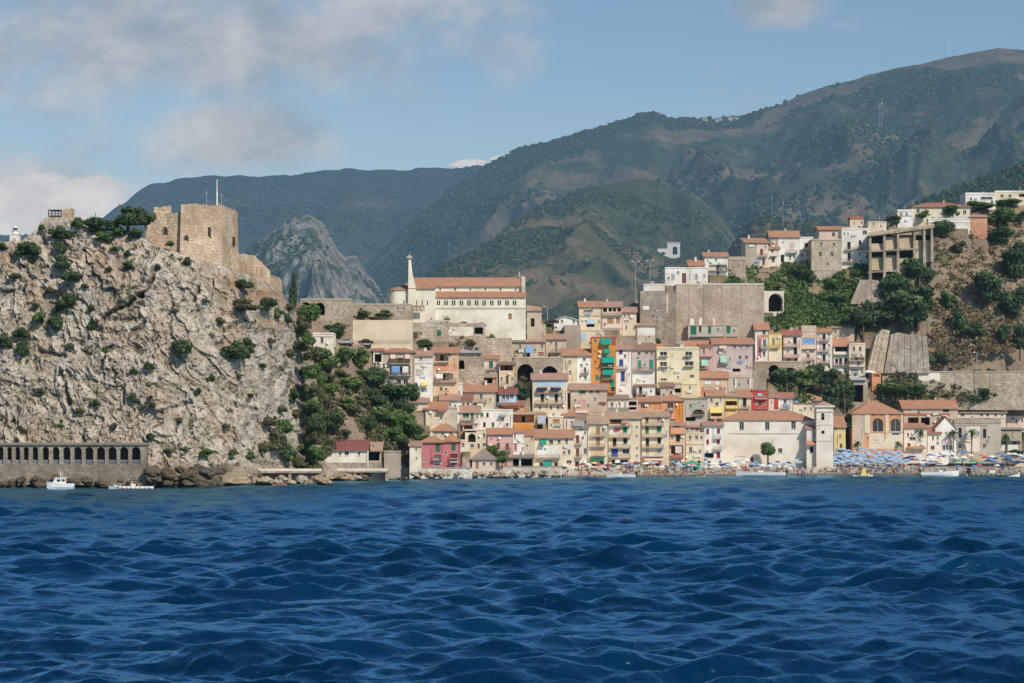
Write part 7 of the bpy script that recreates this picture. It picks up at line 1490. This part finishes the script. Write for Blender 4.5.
def outboard(root, x, z, s_=1.0, col='dark'):
    m = MB(); m.prism([(x-.45*s_,-.22*s_,z+.1*s_),(x-.02*s_,-.22*s_,z+.1*s_),(x-.02*s_,.22*s_,z+.1*s_),(x-.45*s_,.22*s_,z+.1*s_)], [(x-.4*s_,-.18*s_,z+.75*s_),(x-.08*s_,-.18*s_,z+.75*s_),(x-.08*s_,.18*s_,z+.75*s_),(x-.4*s_,.18*s_,z+.75*s_)]); m.box(x-.3*s_,x-.12*s_,-.07*s_,.07*s_,z-.8*s_,z+.1*s_); return m.build('outboard_motor', flat(col, .3, .5), root)
def boat(px, py, L_px, label, kind='motorboat', rz=0.0, Hpx=3.6, col='palewhite', **kw):
    Y = EYE*F/(py-HY); s_ = Y/F; L = L_px*s_; o = empty(kind, (P(px, py, Y).x, Y, 0), rz, label, 'boat')
    hull_mesh(L, L*kw.get('beam', .34), Hpx*s_, tub=kw.get('tub', False)).build('hull', [flat(col, .3, .5), flat(kw.get('tubcol', col), .5)], o, smooth=False)
    return o, s_, L
# cabin cruiser by the gallery
o, q, L = boat(60.5, 488.8, 27, 'small white cabin motorboat with blue striped hull below the arcaded gallery', rz=math.radians(200), Hpx=5.2)
m = MB(); m.box(-L*.18,L*.2,-L*.12,L*.12,4.2*q,10.6*q); m.prism([(L*.2,-L*.12,4.2*q),(L*.33,-L*.1,4.4*q),(L*.33,L*.1,4.4*q),(L*.2,L*.12,4.2*q)][::1], [(L*.2,-L*.12,10.5*q),(L*.22,-L*.11,10.5*q),(L*.22,L*.11,10.5*q),(L*.2,L*.12,10.5*q)]); cb = m.build('cabin', flat('palewhite', .3, .5), o)
for y in (-1,1):
    for x0_, x1_ in ((-.14,-.02),(.02,.16)):
        m = MB(); yy = y*(L*.12+.012); m.face([(L*x0_,yy,7.2*q),(L*x1_,yy,7.2*q),(L*x1_,yy,9.6*q),(L*x0_,yy,9.6*q)]); m.build('window', glassmat(), cb)
m = MB(); m.box(-L*.24,L*.24,-L*.14,L*.14,10.62*q,11.2*q); m.build('cabin_roof', flat('palewhite', .3, .5), cb)
m = MB(); m.bar((0,0,11*q),(0,0,18*q),.05); m.bar((-.4,0,11*q),(-.5,0,16*q),.03); m.box(-.4,.4,-.04,.04,14.5*q,14.8*q); m.build('mast', flat('palewhite'), o)
m = MB()
for i in range(9):
    x = L*(.22+.03*i); m.bar((x,-L*.1*(1-i*.08),5.2*q),(x,-L*.1*(1-i*.08),7.4*q),.02); m.bar((x,L*.1*(1-i*.08),5.2*q),(x,L*.1*(1-i*.08),7.4*q),.02)
m.build('bow_rail', flat('agrey', .3), o)
m = MB(); m.box(-L*.5,-L*.46,-L*.14,L*.14,1*q,4*q); m.build('stern_board', flat('skyblue'), o)
# inflatable by the rocks
o, q, L = boat(131, 490.2, 44, 'grey white inflatable boat with two people in it, left of the rock corner', kind='inflatable_boat', rz=math.radians(183), Hpx=3.4, col='offwhite', beam=.3)
for y in (-1,1):
    m = MB(); pts = [(-L*.52,y*L*.13,2.6*q)] + [(-L*.4+L*.8*i/8, y*L*.13*(1-max(0,(i/8-.55)/.45)**2), 2.6*q+1.6*q*max(0,(i/8-.6)/.4)**2) for i in range(9)]
    for a, b in zip(pts, pts[1:]): m.bar(a, b, 1.35*q, n=8)
    m.build('tube', flat('offwhite', .6), o, smooth=True)
outboard(o, -L*.5, 2.8*q, 1.1)
m = MB(); m.box(-L*.1,L*.0,-.35,.35,2*q,6.4*q); m.prism([(-L*.02,-.36,6.4*q),(L*.0,-.36,6.4*q),(L*.0,.36,6.4*q),(-L*.02,.36,6.4*q)], [(-L*.05,-.33,8.6*q),(-L*.04,-.33,8.6*q),(-L*.04,.33,8.6*q),(-L*.05,.33,8.6*q)]); m.build('console', flat('palewhite', .4), o)
c_, s__ = math.cos(o.rotation_euler.z), math.sin(o.rotation_euler.z)
for dx_, k, lb in ((-.18, 5, 'person in dark swimwear sitting at the stern of the grey white inflatable boat'), (-.02, 1, 'person standing at the console of the grey white inflatable boat')):
    person((o.location.x+c_*L*dx_, o.location.y+s__*L*dx_-.2, 2.2*q), 2.5, 2 if k == 5 else k, lb)
# small craft along the left rocks
o, q, L = boat(280, 486.8, 14, 'tiny white and red rowing boat under the rocks', kind='rowing_boat', rz=.2, Hpx=2.2, tub=True, tubcol='pred'); m = MB(); m.box(-.2,.2,-L*.13,L*.13,1.3*q,1.7*q); m.build('seat', flat('tan'), o)
o, q, L = boat(303, 486.2, 7, 'tiny white dinghy right of the red and white rowing boat', kind='dinghy', rz=-.15, Hpx=2.0); m = MB(); m.box(-.15,.15,-L*.13,L*.13,1.2*q,1.6*q); m.build('seat', flat('tan'), o)
# along the beach
def speedboat(px, py, Lp, label, rz, Hp=3.6, canopy=None, screen=True):
    o, q, L = boat(px, py, Lp, label, rz=rz, Hpx=Hp, beam=.24)
    outboard(o, -L*.5, Hp*q*.8, 1.25*max(1, Lp/45))
    m = MB(); m.box(-L*.04,L*.06,-L*.05,L*.05,Hp*q*.5,Hp*q*1.5); cs = m.build('console', flat('palewhite', .3), o)
    m = MB(); m.prism([(L*.06,-L*.05,Hp*q*1.5),(L*.065,-L*.05,Hp*q*1.5),(L*.065,L*.05,Hp*q*1.5),(L*.06,L*.05,Hp*q*1.5)], [(L*.03,-L*.045,Hp*q*2),(L*.035,-L*.045,Hp*q*2),(L*.035,L*.045,Hp*q*2),(L*.03,L*.045,Hp*q*2)]); m.build('windscreen', glassmat(), cs)
    m = MB(); m.box(-L*.3,-L*.22,-L*.09,L*.09,Hp*q*.45,Hp*q*1.05); m.build('seat', flat('pwhite'), o)
    if canopy:
        m = MB(); m.box(-L*.12,L*.14,-L*.08,L*.08,Hp*q*2.6,Hp*q*2.72); cn = m.build('canopy', flat(canopy), o); m = MB()
        for x in (-.1,.12):
            for y in (-.07,.07): m.bar((L*x,L*y,Hp*q*.8),(L*x,L*y,Hp*q*2.6),.03)
        m.build('pole', flat('agrey'), cn)
    return o, q, L
speedboat(621, 477.8, 29, 'long white speedboat with dark outboard moored below the blue door curtain house', math.radians(180), 3.2)
speedboat(761, 476.6, 49, 'longest white speedboat moored below the whitewashed shore church', math.radians(180), 4.2)
o9, q9, L9 = speedboat(940, 476.4, 38, 'white boat with a flat sun canopy moored below the orange umbrellas', math.radians(4), 4.4, 'pwhite')
for dx_, k in ((-.25, 0), (.12, 3), (-.05, 6)): person((o9.location.x+L9*dx_, o9.location.y, 2.2*q9), br.uniform(0, 6), k, ['person standing at the stern of the white canopy boat', 'person standing at the bow of the white canopy boat', 'person standing under the canopy of the white boat'][[-.25,.12,-.05].index(dx_)])
o, q, L = boat(994, 478.2, 52, 'large grey inflatable boat with a big dark outboard at the right end of the beach', kind='inflatable_boat', rz=math.radians(2), Hpx=4.6, col='offwhite', beam=.26)
for y in (-1,1):
    m = MB(); pts = [(-L*.48,y*L*.11,3.6*q)] + [(-L*.4+L*.86*i/9, y*L*.11*(1-max(0,(i/9-.5)/.5)**2), 3.6*q+2.4*q*max(0,(i/9-.55)/.45)**2) for i in range(10)]
    for a, b in zip(pts, pts[1:]): m.bar(a, b, 1.7*q, n=8)
    m.build('tube', flat((.20,.22,.17), .6, name='tube_olive'), o, smooth=True)
outboard(o, -L*.45, 3.6*q, 2.2)
m = MB(); m.box(-L*.1,L*.02,-.5,.5,2*q,7.6*q); m.build('console', flat('palewhite', .3), o)
m = MB(); m.bar((-L*.3,-.7,3*q),(-L*.3,-.7,11*q),.05); m.bar((-L*.3,.7,3*q),(-L*.3,.7,11*q),.05); m.bar((-L*.3,-.7,11*q),(-L*.3,.7,11*q),.05); m.build('roll_bar', flat('palewhite', .3), o)
for dx_, k, lb in ((.1, 7, 'person standing before the console of the large grey inflatable boat'), (-.2, 4, 'person standing behind the console of the large grey inflatable boat'), (.24, 2, 'person sitting in the bow of the large grey inflatable boat')): person((o.location.x+L*dx_, o.location.y-.3, 3.0*q), br.uniform(0, 6), k, lb)
o, q, L = boat(863.5, 476.8, 19, 'white pedal boat with a yellow upright slide near the beach edge', kind='pedal_boat', rz=.1, Hpx=1.6, beam=.5)
m = MB(); m.prism([(-L*.16,-.3,1.2*q),(L*.16,-.3,1.2*q),(L*.16,.3,1.2*q),(-L*.16,.3,1.2*q)], [(-L*.03,-.25,9.5*q),(L*.05,-.25,9.5*q),(L*.05,.25,9.5*q),(-L*.03,.25,9.5*q)]); m.build('slide', flat('pyellow', .4), o)
m = MB(); m.box(L*.2,L*.3,-.4,.4,1.4*q,3.6*q); m.build('seat', flat('pyellow', .4), o)
for px, s_, c_, lb in ((843, 1.2, 'pred', 'red canoe drawn up on the pebbles left of the pedal boat'), (700, 1.0, 'pyellow', 'yellow canoe drawn up on the pebbles below the gazebo')):
    p = spot(px, s_); o = empty('canoe', p + Vector((0,0,.1)), .2, lb, 'boat'); hull_mesh(3.4, .7, .35).build('hull', flat(c_, .4), o); m = MB(); m.box(-.3,.1,-.25,.25,.14,.3); m.build('seat', flat('dark'), o)
# ------------------------------------------------------------------ quay, rocks and cars on the left shore
qm = stonemat('concrete', .7)
def quay(x0, x1, ytop, ybot, dY, label, Y=None):
    xc = (x0+x1)/2; Y = Y or float(Y0(xc))+dY; s_ = Y/F; o = empty('quay', P(xc, ybot, Y), math.radians(0), label, 'quay'); W = (x1-x0)*s_/2; hh = (ybot-ytop)*s_
    m = MB(); m.box(-W, W, -1.2, 7, hh-.45, hh); m.build('deck', qm, o)
    m = MB(); m.box(-W, W, 1.2, 2, -3, hh-.453); m.build('wall', stonemat('stone', .8), o)
    m = MB(); n_ = max(2, int(2*W/6))
    for i in range(n_+1): x = -W+.3+(2*W-.6)*i/n_; m.box(x-.3, x+.3, -.9, 1.19, -3, hh-.453)
    m.build('pier', stonemat('stone', .8), o)
    m = MB(); m.box(-W, W, -1.1, -.85, hh+.003, hh+.55); m.build('parapet', wallmat('offwhite'), o); return o
quay(228, 322, 471, 478.5, 1.0, 'left length of the low quay wall with a dark undercut below the rock', 535.)
quay(322, 388, 470.6, 476.6, 1.0, 'middle length of the low quay wall with a dark undercut below the red roof')
H('sea_wall', 'pale sea wall along the left village shore below the crimson house', 384,472,467.6,478,'offwhite',None,'w396,472,2,1.4;t:concrete,384,472,467.2,468',cat='wall',D=4,emb=3,stone=1.0,Y=float(Y0(426))+8)
H('sea_wall', 'pale sea wall with white railings below the dark carport', 472,562,466.4,478,'offwhite',None,'t:concrete,472,562,466,466.8;w486,471.6,4,1.2;w502,471.6,4,1.2;w520,471,4,1.2',cat='wall',D=4,emb=3,stone=1.0,Y=float(Y0(516))+9)
# boulders
BM = []
for k in range(6):
    bm = bmesh.new(); bmesh.ops.create_icosphere(bm, subdivisions=3, radius=1)
    for v in bm.verts:
        p = v.co; f_ = float(facets(np.array([p.x*1.3+k*7+p.z]), np.array([p.y*1.3+p.z*.8]), 60+k)[0][0]); n_ = float(fbm(p.x*1.7+k, p.y*1.7+p.z*1.3, 66+k, 4)); v.co = p*(1+.16*f_+.35*n_)
    me = bpy.data.meshes.new('boulder'); bm.to_mesh(me); bm.free(); BM.append(me)
def rocktone(name, c):
    s = NT(name); n = s.noise(s.pos(), 1.4, 6, .7); n2 = s.noise(s.pos(), .4, 4, .6); oi = s.n('ShaderNodeObjectInfo').outputs['Random']
    a = s.mix(s.step(n, .35, .7), c, tuple(x*.5 for x in c)); a = s.mix(s.math('MULTIPLY', oi, .5), a, tuple(x*.7 for x in c))
    sx_ = s.n('ShaderNodeSeparateXYZ'); s.l(s.pos(), sx_.inputs[0]); a = s.mix(s.step(s.math('ADD', sx_.outputs[2], n2), 1.25, .75), a, (.05,.042,.03))
    return s.done(s.bsdf(a, .93, .15, s.bump(n, .8, .2)))
RT1 = rocktone('pale_rock', (.50,.43,.34)); RT2 = rocktone('dark_rock', (.15,.12,.09)); RT3 = rocktone('tan_rock', (.42,.33,.23))
BMS = {}
def boulder(px, py, wpx, hpx, mat, label, group, dY=0):
    k = br.randrange(6); key = (k, mat.name)
    if key not in BMS: me = BM[k].copy(); me.materials.append(mat); BMS[key] = me
    Y = float(Y0(px)) + dY; s_ = Y/F; o = link('boulder', BMS[key]); o.location = P(px, py, Y); o.scale = (wpx*s_/2, wpx*s_*.45, hpx*s_/2); o.rotation_euler = (br.uniform(-.3,.3), br.uniform(-.3,.3), br.uniform(0,6.28)); return tag(o, label, 'boulder', group)
for i in range(85):
    px = br.uniform(392, 562); w_ = br.uniform(3, 7.5); boulder(px, br.uniform(473, 479.5)-(px-400)*.012, w_, w_*br.uniform(.5,.8), RT1, 'pale boulder in the rock bank along the village sea wall', 'pale boulders along the sea wall', br.uniform(-1.5, 5))
for i in range(34):
    px = br.uniform(222, 392); w_ = br.uniform(4, 11); boulder(px, br.uniform(477, 482.5)-(px-230)*.012, w_, w_*br.uniform(.35,.6), RT3 if br.random() < .6 else RT1, 'tan boulder at the waterline below the low quay', 'tan boulders below the quay', br.uniform(-2, 2))
for i in range(46):
    px = br.uniform(216, 326); w_ = br.uniform(5, 15); Yb = br.uniform(526, 533); k = br.randrange(6); mt = RT1 if br.random() < .5 else RT3; key = (k, mt.name)
    if key not in BMS: me = BM[k].copy(); me.materials.append(mt); BMS[key] = me
    o = link('boulder', BMS[key]); s_ = Yb/F; o.location = P(px, br.uniform(479, 485.5), Yb); o.scale = (w_*s_/2, w_*s_*.4, w_*s_*.26); o.rotation_euler = (br.uniform(-.3,.3), br.uniform(-.3,.3), br.uniform(0, 6.28)); tag(o, 'pale boulder in front of the left quay wall at the cliff foot', 'boulder', 'pale boulders before the left quay')
boulder(364.5, 476.6, 13, 9, RT2, 'round dark boulder standing out among the tan ones below the quay', None, -2)
boulder(345, 477.4, 24, 8, RT3, 'broad tan boulder left of the round dark one below the quay', None, -1)
boulder(236, 478.6, 38, 9, RT3, 'long tan rock ledge at the left end of the quay', None, -22)
for i in range(60):
    px = br.uniform(-20, 225); w_ = br.uniform(6, 18)*(1.25 if px > 145 else .9); Yb = 503 + br.uniform(-2, 2) + max(0, px-150)*.06; s_ = Yb/F
    k = br.randrange(6); key = (k, RT2.name)
    if key not in BMS: me = BM[k].copy(); me.materials.append(RT2); BMS[key] = me
    o = link('boulder', BMS[key]); o.location = P(px, br.uniform(479, 487.5) if px < 146 else br.uniform(470, 486), Yb); o.scale = (w_*s_/2, w_*s_*.4, w_*s_*.28); o.rotation_euler = (br.uniform(-.3,.3), br.uniform(-.3,.3), br.uniform(0,6.28)); tag(o, 'dark wave worn boulder at the foot of the gallery and castle rock', 'boulder', 'dark boulders at the rock foot')
# cars
def car_proto(col):
    o = empty('parked_car', (0,0,-50), 0, 'x', 'car'); prof = [(-2.0,.35),(-2.05,.7),(-1.9,.9),(-1.35,.95),(-.75,1.42),(.65,1.44),(1.2,.95),(1.9,.82),(2.02,.55),(2.0,.35)]
    m = MB(); m.prism([(x,-.82,z) for x,z in prof], [(x,.82,z) for x,z in prof]); bd = m.build('body', flat(col, .25, .5), o); tree = [(bd, [])]
    for y in (-1,1):
        m = MB(); pts = [(-1.2,.97),(-.72,1.36),(.6,1.37),(1.05,.97)]; pts = [(x, y*.826, z) for x, z in pts]; m.face(pts if y > 0 else pts[::-1]); wn = m.build('window', glassmat(), o); tree.append((wn, []))
    for x in (-1.25, 1.25):
        for y in (-.74, .74):
            m = MB(); m.bar((x,y-.1,.32),(x,y+.1,.32),.32,n=12); wh = m.build('wheel', flat('dark', .8), o); m = MB(); m.bar((x,y-.12,.32),(x,y+.12,.32),.18,n=10); rm_ = m.build('rim', flat('agrey', .3), wh); tree.append((wh, [rm_]))
    return o, tree
CARS = {}
def car(px, py, col, label, Y=None, dY=-.5, rz=0):
    Y = Y or Yat(px, py)+dY
    if col not in CARS: CARS[col] = car_proto(col); o = CARS[col][0]; o.location = P(px, py, Y); o.rotation_euler.z = rz; o['label'] = label
    else: o = copy_thing(*CARS[col], P(px, py, Y), rz, None, label)
    o['group'] = 'cars parked along the roads'; return o
yq = lambda px: float(Y0(px))+9
for px, col, lb in ((361,'agrey','grey car parked on the quay in front of the red roofed beach building'),(378.5,'palewhite','white car parked on the quay under the tan porch'),(397,'navy','dark car parked on the quay by the concrete block house'),(420,'palewhite','white car parked left of the crimson house front'),(434,'agrey','grey car parked before the left balcony of the crimson house'),(458,'dark','black car parked at the white hut beside the crimson house'),(486,'palewhite','white car parked before the grey roofed boathouse'),(512,'navy','dark car parked before the left bay of the carport'),(527,'palewhite','white car parked before the right bay of the carport'),(300,'agrey','grey car parked on the left quay near the rock')):
    s_ = yq(px)/F; car(px, HY + (EYE-2.35)/s_ if px < 384 else 468.4, col, lb, Y=yq(px)+(2 if px < 384 else 4), rz=br.uniform(-.1,.1)+(3.14 if br.random() < .5 else 0))
for px, py, col, lb in ((347,344.4,'agrey','grey car parked under the cream terrace wall left of the palm'),(366,344.4,'dark','black car parked under the cream terrace wall beside the palm'),(382,345,'navy','dark blue car parked under the cream terrace wall right of the palm'),(552,324,'dark','dark car on the road by the church annex lamp')):
    car(px, py, col, lb, dY=-2.5)
# the white sun sail and parasol on the terrace of the snack hut
Yt = Yat(876, 381)-3; o, tree = parasol_proto('pwhite'); o.location = P(869, 381, Yt); o.scale = (2.2, 2.2, 1.5); tag(o, 'big white parasol on the terrace beside the orange snack hut', None, None)
# village and headland ground
pxs = np.concatenate([np.arange(262, 1060, 1.3), np.arange(1060, 1300, 5)])
tt = np.concatenate([np.linspace(0, 1, 26)*1.0])
rows = []
for t_ in np.linspace(0, 1, 14)[:-1]: rows.append(('b', t_))
for t_ in np.linspace(0, 1, 150)[:-1]: rows.append(('s', t_))
for e in (0, 4, 10, 20, 40, 90, 200, 420, 700): rows.append(('p', e))
V = []
zt, yt = ztop_ytop(pxs); y0 = Y0(pxs); bw = lerpt(pxs, BW)
for kind, t_ in rows:
    if kind == 'b': Y = y0 - 3 + (bw+3)*t_
    elif kind == 's': Y = y0+bw + (yt-y0-bw)*t_
    else: Y = yt+t_
    Z = terrain(pxs, Y)
    if kind == 'p': Z = Z + np.minimum(t_, 20)*.02*fbm(pxs/9, Y/20, 5, 3)
    V.append(np.stack([(pxs-512)*Y/F, Y, Z], -1))
V = np.array(V)
gm = NT('hillside_ground'); p = gm.pos()
n1 = gm.noise(p, .06, 6, .6); n2 = gm.noise(p, .35, 6, .65); n3 = gm.noise(p, 1.6, 5, .7); n4 = gm.noise(gm.vmath('ADD', p, (70, 5, 9)), .10, 5, .6)
sx = gm.n('ShaderNodeSeparateXYZ'); gm.l(p, sx.inputs[0])
earth = gm.mix(gm.step(n2, .35, .68), (.30,.235,.165), (.23,.165,.115))
earth = gm.mix(gm.step(n3, .5, .75), earth, (.36,.32,.27))
earth = gm.mix(gm.math('MULTIPLY', gm.step(n4, .46, .60), .8), earth, (.21,.16,.13))
grass = gm.mix(gm.step(n3, .35, .7), (.07,.085,.03), (.15,.13,.055))
earth = gm.mix(gm.math('MULTIPLY', gm.step(n1, .50, .62), .8), earth, grass)
peb = gm.n('ShaderNodeTexVoronoi'); peb.inputs['Scale'].default_value = 1.6; gm.l(p, peb.inputs['Vector'])
ps = gm.n('ShaderNodeSeparateColor'); gm.l(peb.outputs['Color'], ps.inputs[0])
beach = gm.mix(ps.outputs[0], (.34,.30,.25), (.55,.50,.43))
beach = gm.mix(gm.step(sx.outputs[2], .15, .75), (.17,.145,.12), beach)
shorerock = gm.mix(gm.step(n2, .35, .65), (.40,.34,.27), (.24,.195,.15)); shorerock = gm.mix(gm.step(n3, .45, .7), shorerock, (.15,.125,.1))
shorerock = gm.mix(gm.step(sx.outputs[2], .3, 1.2), (.07,.058,.045), shorerock)
beach = gm.mix(gm.step(gm.math('ADD', sx.outputs[0], gm.math('MULTIPLY', n2, 6.0)), 4.0, 10.0), shorerock, beach)
low = gm.step(sx.outputs[2], 4.6, 6.2)
a = gm.mix(low, beach, earth)
hillmat = gm.done(gm.haze(gm.bsdf(a, .95, .1, gm.bump(gm.math('ADD', n3, n2), .7, .5)), .35))
# level pads cut into the slope for every building
PXG = np.broadcast_to(pxs[None], V.shape[:2])
for x0_, x1_, yb_, Yh, D_, ext in PADS:
    cap = EYE + (HY-yb_-.6)*V[..., 1]/F
    m2 = (PXG > x0_-1.0) & (PXG < x1_+1.0) & (V[..., 1] > Yh-9) & (V[..., 1] < Yh+D_)
    fill = cap - np.maximum(0, Yh-1.2-V[..., 1])*1.4
    V[..., 2] = np.where(m2 & (fill-V[..., 2] < 6), np.maximum(V[..., 2], fill), V[..., 2])
for x0_, x1_, yb_, Yh, D_, ext in PADS:
    cap = EYE + (HY-yb_-.6)*V[..., 1]/F + np.maximum(0, V[..., 1]-(Yh+D_-.6))*1.7
    m_ = (PXG > x0_-1.2) & (PXG < x1_+1.2) & (V[..., 1] > Yh-ext) & (V[..., 1] < Yh+D_+25)
    V[..., 2] = np.where(m_, np.minimum(V[..., 2], cap), V[..., 2])
tag(link('hillside_ground', npmesh('hillside_ground', V.reshape(-1, 3), gridfaces(len(rows), len(pxs)), hillmat)), kind='structure')
